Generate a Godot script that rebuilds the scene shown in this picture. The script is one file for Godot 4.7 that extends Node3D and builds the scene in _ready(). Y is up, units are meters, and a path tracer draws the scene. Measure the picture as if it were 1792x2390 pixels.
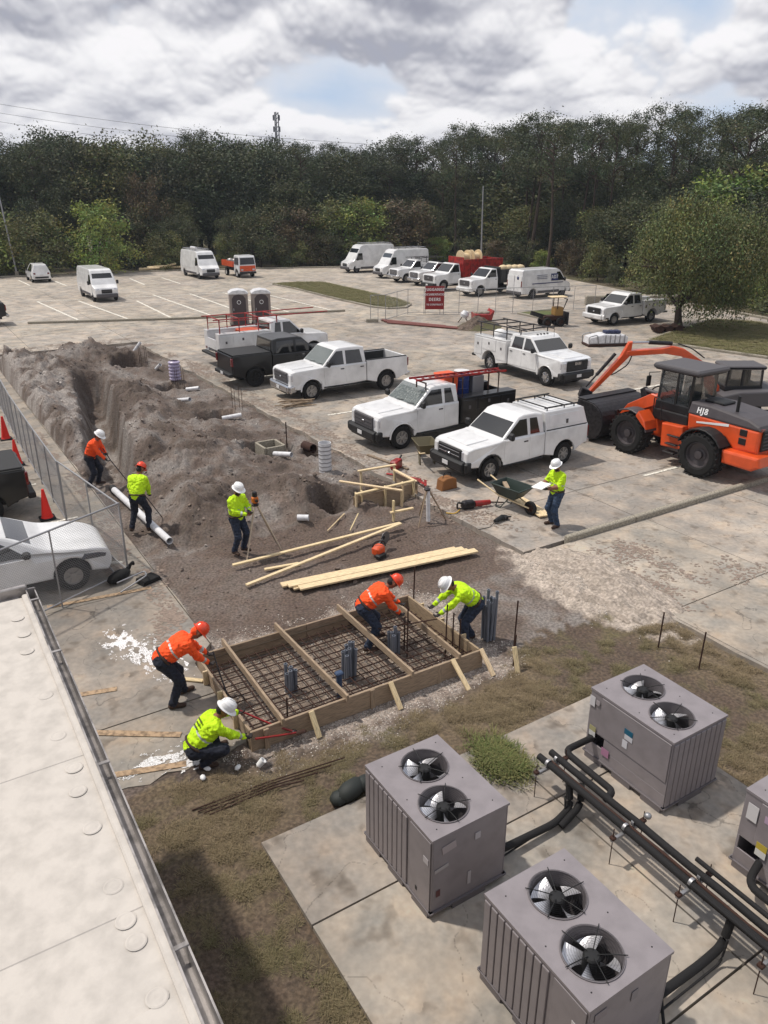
extends Node3D
# Construction yard seen from an upper storey. Site axes: a runs along the form boards, b runs towards the camera; both turned 32 degrees.
const YAW := 32.0
const CS := 0.8480481
const SN := 0.5299192
const OUT := Vector3(0, 0, 0)
var used := {}
var mats := {}
var tex := {}
var cache := {}
var rng := RandomNumberGenerator.new()
var nz := FastNoiseLite.new()
var nz2 := FastNoiseLite.new()

func S(a: float, y: float, b: float) -> Vector3:
	return Vector3(a * CS + b * SN, y, -a * SN + b * CS)

func numbered(n: String) -> String:
	if not used.has(n):
		used[n] = 0
		return n
	used[n] += 1
	return "%s_%03d" % [n, used[n]]

func thing(called: String, label: String, category: String, at := Vector3.ZERO, turn := 0.0, group := "") -> Node3D:
	var o := Node3D.new()
	o.name = numbered(called)
	add_child(o)
	o.position = at
	o.rotation_degrees.y = turn
	tag(o, label, category, group)
	return o

func tag(o: Node, label: String, category: String, group := "") -> void:
	o.set_meta("label", label)
	o.set_meta("category", category)
	if group != "":
		o.set_meta("group", group)

func mesh_of(m) -> Mesh:
	return m.commit() if m is MB else m

func obj(called: String, m, material: Material, parent: Node = self, at := Vector3.ZERO, rot := Vector3.ZERO) -> MeshInstance3D:
	var o := MeshInstance3D.new()
	o.name = numbered(called) if parent == self else called
	o.mesh = mesh_of(m)
	o.material_override = material
	parent.add_child(o, true)
	o.position = at
	o.rotation_degrees = rot
	return o

func struct(called: String, m, material: Material, at := Vector3.ZERO, turn := 0.0) -> MeshInstance3D:
	var o := obj(called, m, material, self, at, Vector3(0, turn, 0))
	o.set_meta("kind", "structure")
	return o

func stuff(called: String, m, material: Material, label: String, category: String, at := Vector3.ZERO, turn := 0.0) -> MeshInstance3D:
	var o := obj(called, m, material, self, at, Vector3(0, turn, 0))
	o.set_meta("kind", "stuff")
	tag(o, label, category)
	return o

func dup(o: Node3D, label: String, at: Vector3, turn: float) -> Node3D:
	var r: Node3D = o.duplicate()
	var base: String = String(o.name)
	if base.length() > 4 and base[base.length() - 4] == "_" and base.right(3).is_valid_int():
		base = base.left(base.length() - 4)
	r.name = numbered(base)
	add_child(r)
	r.position = at
	r.rotation_degrees.y = turn
	r.set_meta("label", label)
	return r

# ---------------------------------------------------------------- mesh builder
class MB:
	var v := PackedVector3Array()
	var n := PackedVector3Array()
	var c := PackedColorArray()
	var col := Color(1, 1, 1)
	var xf := Transform3D.IDENTITY
	# tumblehome and plan taper of a car body: sides lean in above belt, narrow towards nose and tail
	var bend := false
	var belt := 1.0
	var lean := 0.0
	var nose := 9.0
	var nose_k := 0.0
	var tail := -9.0
	var tail_k := 0.0

	func w(p: Vector3) -> Vector3:
		if bend:
			var k: float = 1.0 - lean * max(p.y - belt, 0.0)
			if p.x > nose:
				k -= nose_k * (p.x - nose) * (p.x - nose)
			elif p.x < tail:
				k -= tail_k * (tail - p.x) * (tail - p.x)
			p.z *= k
		return xf * p

	func raw(a: Vector3, b: Vector3, d: Vector3, na: Vector3, nb: Vector3, nd: Vector3) -> void:
		v.append(a); v.append(d); v.append(b)
		n.append(na); n.append(nd); n.append(nb)
		c.append(col); c.append(col); c.append(col)

	func tri(a: Vector3, b: Vector3, d: Vector3) -> void:
		a = w(a); b = w(b); d = w(d)
		var q := (b - a).cross(d - a)
		if q.length_squared() < 1e-16:
			return
		q = q.normalized()
		raw(a, b, d, q, q, q)

	func quad(a: Vector3, b: Vector3, d: Vector3, e: Vector3) -> void:
		tri(a, b, d)
		tri(a, d, e)

	func box(at: Vector3, size: Vector3) -> MB:
		var h := size * 0.5
		var p: Array[Vector3] = []
		for i in 8:
			p.append(at + Vector3(h.x if i & 1 else -h.x, h.y if i & 2 else -h.y, h.z if i & 4 else -h.z))
		quad(p[4], p[5], p[7], p[6])
		quad(p[1], p[0], p[2], p[3])
		quad(p[5], p[1], p[3], p[7])
		quad(p[0], p[4], p[6], p[2])
		quad(p[6], p[7], p[3], p[2])
		quad(p[0], p[1], p[5], p[4])
		return self

	# box between two points, sized w (sideways) by h (up)
	func bar(p: Vector3, q: Vector3, wd: float, h: float) -> MB:
		var d := q - p
		var up := Vector3.UP if abs(d.normalized().y) < 0.95 else Vector3.RIGHT
		var sd := d.cross(up).normalized()
		up = sd.cross(d).normalized()
		var keep := xf
		xf = xf * Transform3D(Basis(d.normalized(), up, sd), (p + q) * 0.5)
		box(Vector3.ZERO, Vector3(d.length(), h, wd))
		xf = keep
		return self

	func cbox(at: Vector3, size: Vector3, bev: float) -> MB:
		var h := size * 0.5
		var bb: float = min(bev, min(h.x, min(h.y, h.z)) * 0.9)
		var poly := PackedVector2Array()
		for s in [[1, -1, 0], [1, -1, 1], [1, 1, 1], [1, 1, 0], [-1, 1, 0], [-1, 1, 1], [-1, -1, 1], [-1, -1, 0]]:
			poly.append(Vector2(at.x + s[0] * (h.x - (bb if s[2] == 0 else 0.0)), at.y + s[1] * (h.y - (0.0 if s[2] == 0 else bb))))
		return prism(poly, at.z - h.z, at.z + h.z, bb)

	static func inset(poly: PackedVector2Array, d: float) -> PackedVector2Array:
		var out := PackedVector2Array()
		var k := poly.size()
		for i in k:
			var p := poly[i]
			var e0 := (p - poly[(i + k - 1) % k]).normalized()
			var e1 := (poly[(i + 1) % k] - p).normalized()
			var n0 := Vector2(-e0.y, e0.x)
			var n1 := Vector2(-e1.y, e1.x)
			var m := n0 + n1
			var l: float = max(m.length_squared(), 0.6)
			out.append(p + m * (2.0 * d / l))
		return out

	# polygon in x,y (anticlockwise) from z0 to z1
	func prism(poly: PackedVector2Array, z0: float, z1: float, bev := 0.0) -> MB:
		if Geometry2D.is_polygon_clockwise(poly):
			poly.reverse()
		var k := poly.size()
		var cap := poly
		var za := z0
		var zb := z1
		var rnd := bev >= 0.03
		var mid := inset(poly, bev * 0.3) if rnd else poly
		var zm := bev * 0.3
		if bev > 0.0:
			cap = inset(poly, bev)
			za = z0 + bev
			zb = z1 - bev
		for i in k:
			var j := (i + 1) % k
			quad(Vector3(poly[i].x, poly[i].y, za), Vector3(poly[j].x, poly[j].y, za), Vector3(poly[j].x, poly[j].y, zb), Vector3(poly[i].x, poly[i].y, zb))
			if rnd:
				quad(Vector3(poly[i].x, poly[i].y, zb), Vector3(poly[j].x, poly[j].y, zb), Vector3(mid[j].x, mid[j].y, z1 - zm), Vector3(mid[i].x, mid[i].y, z1 - zm))
				quad(Vector3(mid[i].x, mid[i].y, z1 - zm), Vector3(mid[j].x, mid[j].y, z1 - zm), Vector3(cap[j].x, cap[j].y, z1), Vector3(cap[i].x, cap[i].y, z1))
				quad(Vector3(cap[i].x, cap[i].y, z0), Vector3(cap[j].x, cap[j].y, z0), Vector3(mid[j].x, mid[j].y, z0 + zm), Vector3(mid[i].x, mid[i].y, z0 + zm))
				quad(Vector3(mid[i].x, mid[i].y, z0 + zm), Vector3(mid[j].x, mid[j].y, z0 + zm), Vector3(poly[j].x, poly[j].y, za), Vector3(poly[i].x, poly[i].y, za))
			elif bev > 0.0:
				quad(Vector3(poly[i].x, poly[i].y, zb), Vector3(poly[j].x, poly[j].y, zb), Vector3(cap[j].x, cap[j].y, z1), Vector3(cap[i].x, cap[i].y, z1))
				quad(Vector3(cap[i].x, cap[i].y, z0), Vector3(cap[j].x, cap[j].y, z0), Vector3(poly[j].x, poly[j].y, za), Vector3(poly[i].x, poly[i].y, za))
		var t := Geometry2D.triangulate_polygon(cap)
		for i in range(0, t.size(), 3):
			var p := cap[t[i]]
			var q := cap[t[i + 1]]
			var r := cap[t[i + 2]]
			if (q - p).cross(r - p) < 0:
				var s := q
				q = r
				r = s
			tri(Vector3(p.x, p.y, z1), Vector3(q.x, q.y, z1), Vector3(r.x, r.y, z1))
			tri(Vector3(p.x, p.y, z0), Vector3(r.x, r.y, z0), Vector3(q.x, q.y, z0))
		return self

	# plan polygon (x, z) as a slab from y0 to y1
	func slab(poly: PackedVector2Array, y0: float, y1: float, bev := 0.0) -> MB:
		var keep := xf
		xf = xf * Transform3D(Basis(Vector3(1, 0, 0), Vector3(0, 0, -1), Vector3(0, 1, 0)), Vector3.ZERO)
		var f := PackedVector2Array()
		for p in poly:
			f.append(Vector2(p.x, -p.y))
		prism(f, y0, y1, bev)
		xf = keep
		return self

	func ring(p: Vector3, d: Vector3, r: float, seg: int, ref := Vector3.UP) -> Array:
		var up := ref if abs(d.dot(ref)) < 0.95 else Vector3.RIGHT
		var s := d.cross(up).normalized()
		var u := d.cross(s).normalized()
		var pts := PackedVector3Array()
		var ns := PackedVector3Array()
		for i in seg:
			var a := TAU * i / seg
			var dir := s * cos(a) + u * sin(a)
			pts.append(p + dir * r)
			ns.append(dir)
		return [pts, ns]

	# round rod through points; radii one number or an array
	func tube(path: Array, r, seg := 8, caps := true) -> MB:
		var last := []
		var k := path.size()
		for i in k:
			var d: Vector3
			if i == 0:
				d = path[1] - path[0]
			elif i == k - 1:
				d = path[k - 1] - path[k - 2]
			else:
				d = (path[i] - path[i - 1]).normalized() + (path[i + 1] - path[i]).normalized()
			d = d.normalized()
			var rr: float = r[i] if r is Array else r
			if i > 0 and i < k - 1:
				var hc: float = (path[i + 1] - path[i]).normalized().dot(d)
				rr /= max(hc, 0.7)
			var now := ring(path[i], d, rr, seg)
			if i > 0:
				for j in seg:
					var m := (j + 1) % seg
					_q(last[0][j], last[0][m], now[0][m], now[0][j], last[1][j], last[1][m], now[1][m], now[1][j])
			if caps and (i == 0 or i == k - 1):
				for j in range(1, seg - 1):
					if i == 0:
						tri(now[0][0], now[0][j + 1], now[0][j])
					else:
						tri(now[0][0], now[0][j], now[0][j + 1])
			last = now
		return self

	func _q(a, b, d, e, na, nb, nd, ne) -> void:
		a = w(a); b = w(b); d = w(d); e = w(e)
		var bs := xf.basis
		na = bs * na; nb = bs * nb; nd = bs * nd; ne = bs * ne
		raw(a, b, d, na.normalized(), nb.normalized(), nd.normalized())
		raw(a, d, e, na.normalized(), nd.normalized(), ne.normalized())

	# profile of (radius, height) turned about the axis from base; smooth normals
	func lathe(base: Vector3, axis: Vector3, profile: Array, seg := 16) -> MB:
		var ax := axis.normalized()
		var up := Vector3.UP if abs(ax.y) < 0.9 else Vector3.RIGHT
		var s := ax.cross(up).normalized()
		var u := ax.cross(s).normalized()
		for i in profile.size() - 1:
			var p: Vector2 = profile[i]
			var q: Vector2 = profile[i + 1]
			var t := (q - p).normalized()
			for j in seg:
				var a0 := TAU * j / seg
				var a1 := TAU * (j + 1) / seg
				var d0 := s * cos(a0) + u * sin(a0)
				var d1 := s * cos(a1) + u * sin(a1)
				var n0 := d0 * t.y - ax * t.x
				var n1 := d1 * t.y - ax * t.x
				_q(base + d0 * p.x + ax * p.y, base + d1 * p.x + ax * p.y, base + d1 * q.x + ax * q.y, base + d0 * q.x + ax * q.y, n0, n1, n1, n0)
		return self

	func ball(at: Vector3, r: Vector3, seg := 12, rings := 7) -> MB:
		for i in rings:
			var t0 := PI * i / rings - PI / 2
			var t1 := PI * (i + 1) / rings - PI / 2
			for j in seg:
				var a0 := TAU * j / seg
				var a1 := TAU * (j + 1) / seg
				var q := []
				for e in [[a0, t0], [a1, t0], [a1, t1], [a0, t1]]:
					q.append(Vector3(cos(e[0]) * cos(e[1]), sin(e[1]), -sin(e[0]) * cos(e[1])))
				_q(at + q[0] * r, at + q[1] * r, at + q[2] * r, at + q[3] * r, q[0], q[1], q[2], q[3])
		return self

	func commit() -> ArrayMesh:
		var arr := []
		arr.resize(Mesh.ARRAY_MAX)
		arr[Mesh.ARRAY_VERTEX] = v
		arr[Mesh.ARRAY_NORMAL] = n
		arr[Mesh.ARRAY_COLOR] = c
		var m := ArrayMesh.new()
		if v.size() > 0:
			m.add_surface_from_arrays(Mesh.PRIMITIVE_TRIANGLES, arr)
		return m

func V2(a: Array) -> PackedVector2Array:
	var p := PackedVector2Array()
	for i in range(0, a.size(), 2):
		p.append(Vector2(a[i], a[i + 1]))
	return p

# ---------------------------------------------------------------- materials
func noise_tex(key: String, sd: int, freq: float, octaves: int, lo: float, hi: float, size := 512, kind := FastNoiseLite.TYPE_SIMPLEX_SMOOTH, stretch := 1) -> ImageTexture:
	if tex.has(key):
		return tex[key]
	var f := FastNoiseLite.new()
	f.seed = sd
	f.noise_type = kind
	f.frequency = freq
	f.fractal_octaves = octaves
	f.fractal_gain = 0.55
	var im := f.get_seamless_image(size, size / stretch)
	im.convert(Image.FORMAT_L8)
	if stretch > 1:
		im.resize(size, size, Image.INTERPOLATE_CUBIC)
	var d := im.get_data()
	for i in d.size():
		d[i] = int(clamp((lo + (hi - lo) * d[i] / 255.0) * 255.0, 0, 255))
	im = Image.create_from_data(size, size, false, Image.FORMAT_L8, d)
	im.generate_mipmaps()
	tex[key] = ImageTexture.create_from_image(im)
	return tex[key]

func normal_tex(key: String, sd: int, freq: float, octaves: int, strength: float, size := 512) -> ImageTexture:
	if tex.has(key):
		return tex[key]
	var f := FastNoiseLite.new()
	f.seed = sd
	f.frequency = freq
	f.fractal_octaves = octaves
	var im := f.get_seamless_image(size, size)
	im.bump_map_to_normal_map(strength)
	tex[key] = ImageTexture.create_from_image(im)
	return tex[key]

func mat(key: String, color := Color(1, 1, 1), rough := 0.8, metal := 0.0, o := {}) -> StandardMaterial3D:
	if mats.has(key):
		return mats[key]
	var m := StandardMaterial3D.new()
	m.albedo_color = color
	m.roughness = rough
	m.metallic = metal
	m.vertex_color_use_as_albedo = o.get("vc", false)
	if o.has("tex"):
		m.albedo_texture = o.tex
		m.uv1_triplanar = true
		m.uv1_world_triplanar = o.get("world", false)
		m.uv1_scale = o.scale if o.scale is Vector3 else Vector3.ONE * float(o.scale)
	if o.has("normal"):
		m.normal_enabled = true
		m.normal_texture = o.normal
		m.normal_scale = o.get("ns", 1.0)
		m.uv1_triplanar = true
		m.uv1_world_triplanar = o.get("world", false)
		m.uv1_scale = o.scale if o.scale is Vector3 else Vector3.ONE * float(o.scale)
	if o.has("coat"):
		m.clearcoat_enabled = true
		m.clearcoat = o.coat
		m.clearcoat_roughness = 0.08
	if o.has("alpha"):
		m.transparency = BaseMaterial3D.TRANSPARENCY_ALPHA
		m.albedo_color.a = o.alpha
	if o.has("backlight"):
		m.backlight_enabled = true
		m.backlight = o.backlight
	m.cull_mode = BaseMaterial3D.CULL_DISABLED if o.get("two", false) else BaseMaterial3D.CULL_BACK
	mats[key] = m
	return m

# weathered concrete: blotches, speckle, stains and hairline cracks
func concrete_tex() -> ImageTexture:
	var n := 1024
	var im := []
	for q in [[11, 0.004, 5], [12, 0.012, 6], [13, 0.09, 3], [14, 0.006, 3], [15, 0.02, 3]]:
		var f := FastNoiseLite.new()
		f.seed = q[0]
		f.noise_type = FastNoiseLite.TYPE_SIMPLEX_SMOOTH
		f.frequency = q[1]
		f.fractal_octaves = q[2]
		f.fractal_gain = 0.55
		var g := f.get_seamless_image(n, n)
		g.convert(Image.FORMAT_L8)
		im.append(g.get_data())
	var out := PackedByteArray()
	out.resize(n * n * 3)
	for i in n * n:
		var a: float = im[0][i] / 255.0 - 0.5
		var b: float = im[1][i] / 255.0 - 0.5
		var c: float = im[2][i] / 255.0 - 0.5
		var d: float = im[3][i] / 255.0 - 0.5
		var e: float = im[4][i] / 255.0 - 0.5
		var v := 0.86 + 0.22 * a + 0.19 * b + 0.14 * c
		if e > 0.1 and b < 0.08:
			v -= 0.7 * (e - 0.1)
		if abs(d + 0.08 * b) < 0.0035:
			v -= 0.17
		var w: float = 0.005 + 0.08 * max(e, 0.0) + 0.06 * b
		out[i * 3] = int(clamp(v * (1.0 + w) * 255.0, 0, 255))
		out[i * 3 + 1] = int(clamp(v * 255.0, 0, 255))
		out[i * 3 + 2] = int(clamp(v * (1.0 - w) * 255.0, 0, 255))
	var img := Image.create_from_data(n, n, false, Image.FORMAT_RGB8, out)
	return ImageTexture.create_from_image(img)

func make_materials() -> void:
	var grain := noise_tex("grain", 3, 0.06, 4, 0.62, 1.12)
	var soft := noise_tex("soft", 5, 0.012, 5, 0.55, 1.25)
	var dirtx := noise_tex("dirtx", 9, 0.035, 6, 0.6, 1.15, 1024)
	var conc := concrete_tex()
	var woodx := noise_tex("woodx", 13, 0.02, 5, 0.7, 1.15, 512, FastNoiseLite.TYPE_SIMPLEX_SMOOTH, 1)
	var nfine := normal_tex("nfine", 21, 0.05, 4, 3.0)
	var ndirt := normal_tex("ndirt", 22, 0.02, 6, 9.0, 1024)
	var nfold := normal_tex("nfold", 27, 0.018, 3, 14.0)
	mat("ground", Color(0.96, 0.95, 0.945), 0.97, 0, {"vc": true, "tex": dirtx, "scale": 0.33, "world": true, "normal": ndirt, "ns": 1.0})
	mat("concrete", Color(1, 1, 1), 0.9, 0, {"vc": true, "tex": conc, "scale": 0.075, "world": true, "normal": nfine, "ns": 0.25})
	mat("kerb", Color(0.64, 0.61, 0.55), 0.9, 0, {"tex": grain, "scale": 0.5, "world": true})
	mat("line_white", Color(0.9, 0.88, 0.83), 0.9, 0, {"tex": noise_tex("worn", 31, 0.03, 5, 0.6, 1.25), "scale": 0.5, "world": true})
	mat("line_orange", Color(0.66, 0.56, 0.45), 0.9, 0, {"tex": tex.worn, "scale": 0.5, "world": true})
	mat("powder", Color(0.86, 0.85, 0.85), 0.95, 0, {"tex": grain, "scale": 1.0, "world": true})
	mat("lumber", Color(0.9, 0.81, 0.65), 0.8, 0, {"vc": true, "tex": woodx, "scale": Vector3(0.5, 6, 6)})
	mat("plywood", Color(0.63, 0.55, 0.46), 0.85, 0, {"vc": true, "tex": woodx, "scale": Vector3(0.4, 5, 5)})
	mat("rust", Color(0.27, 0.17, 0.13), 0.85, 0.2, {"tex": grain, "scale": 3.0})
	mat("steel", Color(0.55, 0.56, 0.58), 0.42, 0.85, {"tex": grain, "scale": 2.0})
	mat("galv", Color(0.6, 0.6, 0.61), 0.5, 0.7)
	mat("dark_steel", Color(0.2, 0.19, 0.2), 0.5, 0.5, {"tex": soft, "scale": 1.0})
	mat("conduit", Color(0.42, 0.44, 0.48), 0.45, 0.1)
	mat("pvc", Color(0.84, 0.84, 0.85), 0.4, 0, {"tex": noise_tex("pale", 43, 0.012, 4, 0.86, 1.05), "scale": 0.7})
	mat("unit", Color(0.53, 0.505, 0.515), 0.48, 0.1, {"tex": noise_tex("unitx", 41, 0.01, 5, 0.93, 1.04), "scale": 0.5})
	mat("unit_trim", Color(0.43, 0.41, 0.42), 0.5, 0.2)
	mat("black", Color(0.055, 0.055, 0.06), 0.6, 0)
	mat("rubber", Color(0.075, 0.07, 0.068), 0.9, 0, {"tex": grain, "scale": 3.0})
	mat("foam", Color(0.09, 0.085, 0.09), 0.85, 0, {"tex": grain, "scale": 2.0})
	mat("blade", Color(0.82, 0.82, 0.84), 0.35, 0.6)
	mat("paint_white", Color(0.87, 0.87, 0.87), 0.3, 0, {"coat": 0.6, "tex": noise_tex("dusty", 51, 0.008, 5, 0.88, 1.06), "scale": 0.25})
	mat("paint_black", Color(0.03, 0.03, 0.034), 0.35, 0, {"coat": 0.35})
	mat("paint_orange", Color(0.84, 0.32, 0.12), 0.38, 0, {"coat": 0.4, "tex": tex.dusty, "scale": 0.4})
	mat("paint_red", Color(0.62, 0.1, 0.08), 0.45, 0, {"coat": 0.3, "tex": soft, "scale": 0.4})
	mat("grey_plastic", Color(0.3, 0.29, 0.3), 0.6, 0)
	mat("bumper", Color(0.09, 0.09, 0.095), 0.6, 0)
	mat("chrome", Color(0.75, 0.75, 0.76), 0.18, 0.95)
	mat("rim", Color(0.62, 0.61, 0.6), 0.4, 0.5)
	mat("glass_dark", Color(0.035, 0.04, 0.045), 0.06, 0.0, {"coat": 1.0})
	mat("glass_clear", Color(0.3, 0.36, 0.35), 0.03, 0.0, {"alpha": 0.28})
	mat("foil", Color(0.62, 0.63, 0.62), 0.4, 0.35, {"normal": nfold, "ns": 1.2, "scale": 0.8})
	mat("lamp_clear", Color(0.78, 0.78, 0.8), 0.12, 0.3, {"coat": 1.0})
	mat("lamp_red", Color(0.4, 0.02, 0.03), 0.2, 0, {"coat": 1.0})
	mat("plate", Color(0.8, 0.8, 0.8), 0.5)
	mat("roofing", Color(0.74, 0.715, 0.685), 0.85, 0, {"tex": noise_tex("roofx", 61, 0.012, 8, 0.9, 1.05, 1024), "scale": 0.3, "world": true, "normal": nfine, "ns": 0.2})
	mat("roof_metal", Color(0.66, 0.64, 0.63), 0.4, 0.5, {"tex": soft, "scale": 0.6, "world": true})
	mat("wall", Color(0.66, 0.6, 0.53), 0.9, 0, {"tex": grain, "scale": 0.7, "world": true})
	mat("leaf", Color(1, 1, 1), 0.75, 0, {"vc": true, "two": true, "backlight": Color(0.35, 0.4, 0.15)})
	mat("bark", Color(0.3, 0.25, 0.21), 0.95, 0, {"tex": grain, "scale": Vector3(1.5, 0.3, 1.5)})
	mat("grass", Color(1, 1, 1), 0.9, 0, {"vc": true, "two": true, "backlight": Color(0.15, 0.16, 0.05)})
	mat("stone", Color(1, 1, 1), 0.95, 0, {"vc": true})
	mat("paper", Color(0.87, 0.87, 0.87), 0.8)
	mat("lime", Color(0.74, 0.9, 0.07), 0.85, 0, {"normal": nfold, "ns": 1.3, "scale": 1.1})
	mat("hi_orange", Color(0.95, 0.32, 0.09), 0.85, 0, {"normal": nfold, "ns": 1.3, "scale": 1.1})
	mat("denim", Color(0.15, 0.19, 0.27), 0.9, 0, {"tex": soft, "scale": 2.5, "normal": nfine, "ns": 0.7})
	mat("dark_denim", Color(0.11, 0.13, 0.19), 0.9, 0, {"tex": soft, "scale": 2.5})
	mat("boots", Color(0.24, 0.17, 0.13), 0.85)
	mat("skin", Color(0.5, 0.32, 0.24), 0.6)
	mat("glove", Color(0.16, 0.14, 0.14), 0.85)
	mat("hair", Color(0.07, 0.05, 0.045), 0.8)
	mat("reflective", Color(0.66, 0.67, 0.66), 0.5, 0.2)
	mat("hat_white", Color(0.9, 0.9, 0.9), 0.32, 0, {"coat": 0.4})
	mat("hat_orange", Color(0.88, 0.25, 0.09), 0.35, 0, {"coat": 0.4})

# ---------------------------------------------------------------- camera, sky, sun
func make_camera_and_light() -> void:
	var cam := Camera3D.new()
	cam.name = "camera"
	add_child(cam)
	cam.position = Vector3(0, 8.0, 0)
	cam.rotation_degrees = Vector3(-22.5, 0, 0)
	cam.fov = 67.28
	cam.near = 0.1
	cam.far = 2500.0
	cam.current = true
	var sun := DirectionalLight3D.new()
	sun.name = "sun"
	add_child(sun)
	sun.look_at_from_position(Vector3(-0.62, 1.25, -0.18), Vector3.ZERO)
	sun.light_energy = 1.0
	sun.light_color = Color(1.0, 0.97, 0.93)
	sun.light_angular_distance = 2.2
	sun.shadow_enabled = true
	var env := Environment.new()
	env.background_mode = Environment.BG_SKY
	env.background_energy_multiplier = 0.9
	env.tonemap_mode = Environment.TONE_MAPPER_LINEAR
	env.tonemap_exposure = 1.14
	env.sdfgi_enabled = true
	env.ssao_enabled = true
	env.ssil_enabled = true
	env.fog_enabled = true
	env.fog_density = 0.0003
	env.fog_light_color = Color(0.8, 0.84, 0.9)
	var sky := Sky.new()
	var sm := PanoramaSkyMaterial.new()
	sm.panorama = cloud_sky()
	sky.sky_material = sm
	env.sky = sky
	var we := WorldEnvironment.new()
	we.name = "world_environment"
	we.environment = env
	add_child(we)

# banks of cumulus: one density field over the whole dome, lit from above
func cloud_sky() -> ImageTexture:
	var W := 4096
	var H := 2048
	var f := FastNoiseLite.new()
	f.seed = 77
	f.noise_type = FastNoiseLite.TYPE_SIMPLEX_SMOOTH
	f.frequency = 0.55
	f.fractal_octaves = 3
	var puff := FastNoiseLite.new()
	puff.seed = 31
	puff.noise_type = FastNoiseLite.TYPE_SIMPLEX_SMOOTH
	puff.fractal_type = FastNoiseLite.FRACTAL_RIDGED
	puff.frequency = 0.62
	puff.fractal_octaves = 5
	puff.fractal_gain = 0.5
	puff.fractal_lacunarity = 2.2
	var g := FastNoiseLite.new()
	g.seed = 5
	g.frequency = 0.2
	g.fractal_octaves = 2
	var d := PackedByteArray()
	d.resize(W * H * 3)
	d.fill(205)
	var half := H / 2
	var dens := PackedFloat32Array()
	dens.resize(W * (half + 8))
	var cx := PackedFloat32Array()
	var sx := PackedFloat32Array()
	for x in W:
		var az := TAU * (x + 0.5) / W
		cx.append(cos(az) * 4.4)
		sx.append(sin(az) * 4.4)
	# full detail near the horizon; coarser samples higher up, where clouds are larger
	for y in half + 8:
		var el := PI * 0.5 - PI * (y + 0.5) / H
		var step := 1 if el < 0.24 else 8
		var vv: float = 1.55 * log(max(el, 0.0) + 0.1)
		var row := y * W
		for x in range(0, W, step):
			var dd := 0.75 * f.get_noise_3d(cx[x], vv, sx[x]) - 0.34 * puff.get_noise_3d(cx[x], vv * 1.15, sx[x]) + 0.35 * g.get_noise_3d(cx[x], vv, sx[x]) + 0.2
			dens[row + x] = dd
			for k in range(1, step):
				dens[row + x + k] = dd
	for y in half:
		var el := PI * 0.5 - PI * (y + 0.5) / H
		var t: float = clamp(el / 0.9, 0.0, 1.0)
		var blue := Color(0.68, 0.8, 0.92).lerp(Color(0.36, 0.55, 0.82), pow(t, 0.6))
		var sc: float = clamp(el / 0.2, 0.15, 3.0)
		var up: int = max(y - int(2 + 13 * sc), 0) * W
		var up2: int = max(y - int(1 + 4 * sc), 0) * W
		var row := y * W
		for x in W:
			var a := dens[row + x]
			var cover: float = clamp((a + 0.19) * 12.0, 0.0, 1.0)
			cover = cover * cover * (3.0 - 2.0 * cover)
			var veil: float = clamp(0.86 + 1.5 * (a + 0.2), 0.0, 0.97)
			var lit: float = 0.7 + 2.0 * (a - dens[up + x]) + 2.2 * (a - dens[up2 + x]) - 0.75 * max(a - 0.1, 0.0)
			lit = clamp(lit, 0.0, 1.0)
			lit = lit * lit * (3.0 - 2.0 * lit)
			var wr: float = lerp(0.87, 0.6 + 0.385 * lit, cover)
			var wg: float = lerp(0.885, 0.608 + 0.372 * lit, cover)
			var wb: float = lerp(0.92, 0.66 + 0.325 * lit, cover)
			var k: float = max(cover, veil)
			var i := (row + x) * 3
			d[i] = int(255.0 * lerp(blue.r, wr, k))
			d[i + 1] = int(255.0 * lerp(blue.g, wg, k))
			d[i + 2] = int(255.0 * lerp(blue.b, wb, k))
	return ImageTexture.create_from_image(Image.create_from_data(W, H, false, Image.FORMAT_RGB8, d))

# ---------------------------------------------------------------- ground
var bumps := [[5.0, -38.5, 2.3, 3.6, 1.05], [3.2, -40.5, 2.0, 2.2, 0.7], [8.2, -43.0, 1.7, 1.6, 0.9], [4.35, -32.0, 0.95, 3.4, 0.75], [4.4, -27.6, 0.7, 2.2, 0.7], [7.9, -32.0, 1.0, 3.0, 0.75], [7.2, -27.0, 1.2, 2.4, 0.75], [7.3, -22.8, 1.6, 2.0, 0.85], [6.1, -19.6, 0.9, 1.5, 0.72], [8.7, -18.7, 1.0, 1.1, 0.75], [6.0, -24.2, 0.6, 1.5, 0.6], [9.0, -26.0, 0.7, 1.2, 0.4], [11.7, -10.6, 0.6, 1.5, 0.3], [10.3, -41.5, 1.2, 0.8, 0.4], [31.8, -39.3, 1.6, 1.0, 0.7]]
var holes := [[9.85, -40.2, 1.0, 0.85], [9.94, -34.2, 0.65, 0.9], [10.0, -28.6, 0.85, 0.8], [9.95, -23.35, 0.95, 1.0], [9.35, -17.75, 0.62, 0.8], [11.2, -22.3, 0.5, 0.5], [9.6, -31.0, 0.5, 0.4], [10.9, -17.6, 0.8, 0.55]]
var trench := [[7.2, -37.2], [6.95, -36.0], [6.35, -31.9], [5.7, -28.4], [5.15, -25.3], [4.75, -23.6]]

func seg_dist(a: float, b: float, p: Array, q: Array) -> float:
	var d := Vector2(q[0] - p[0], q[1] - p[1])
	var e := Vector2(a - p[0], b - p[1])
	var t: float = clamp(e.dot(d) / d.length_squared(), 0.0, 1.0)
	return (e - d * t).length()

func in_form(a: float, b: float) -> float: # distance outside the form box
	var dx: float = max(max(3.45 - a, a - 8.0), 0.0)
	var dy: float = max(max(-12.0 - b, b + 9.42), 0.0)
	return sqrt(dx * dx + dy * dy)

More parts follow.
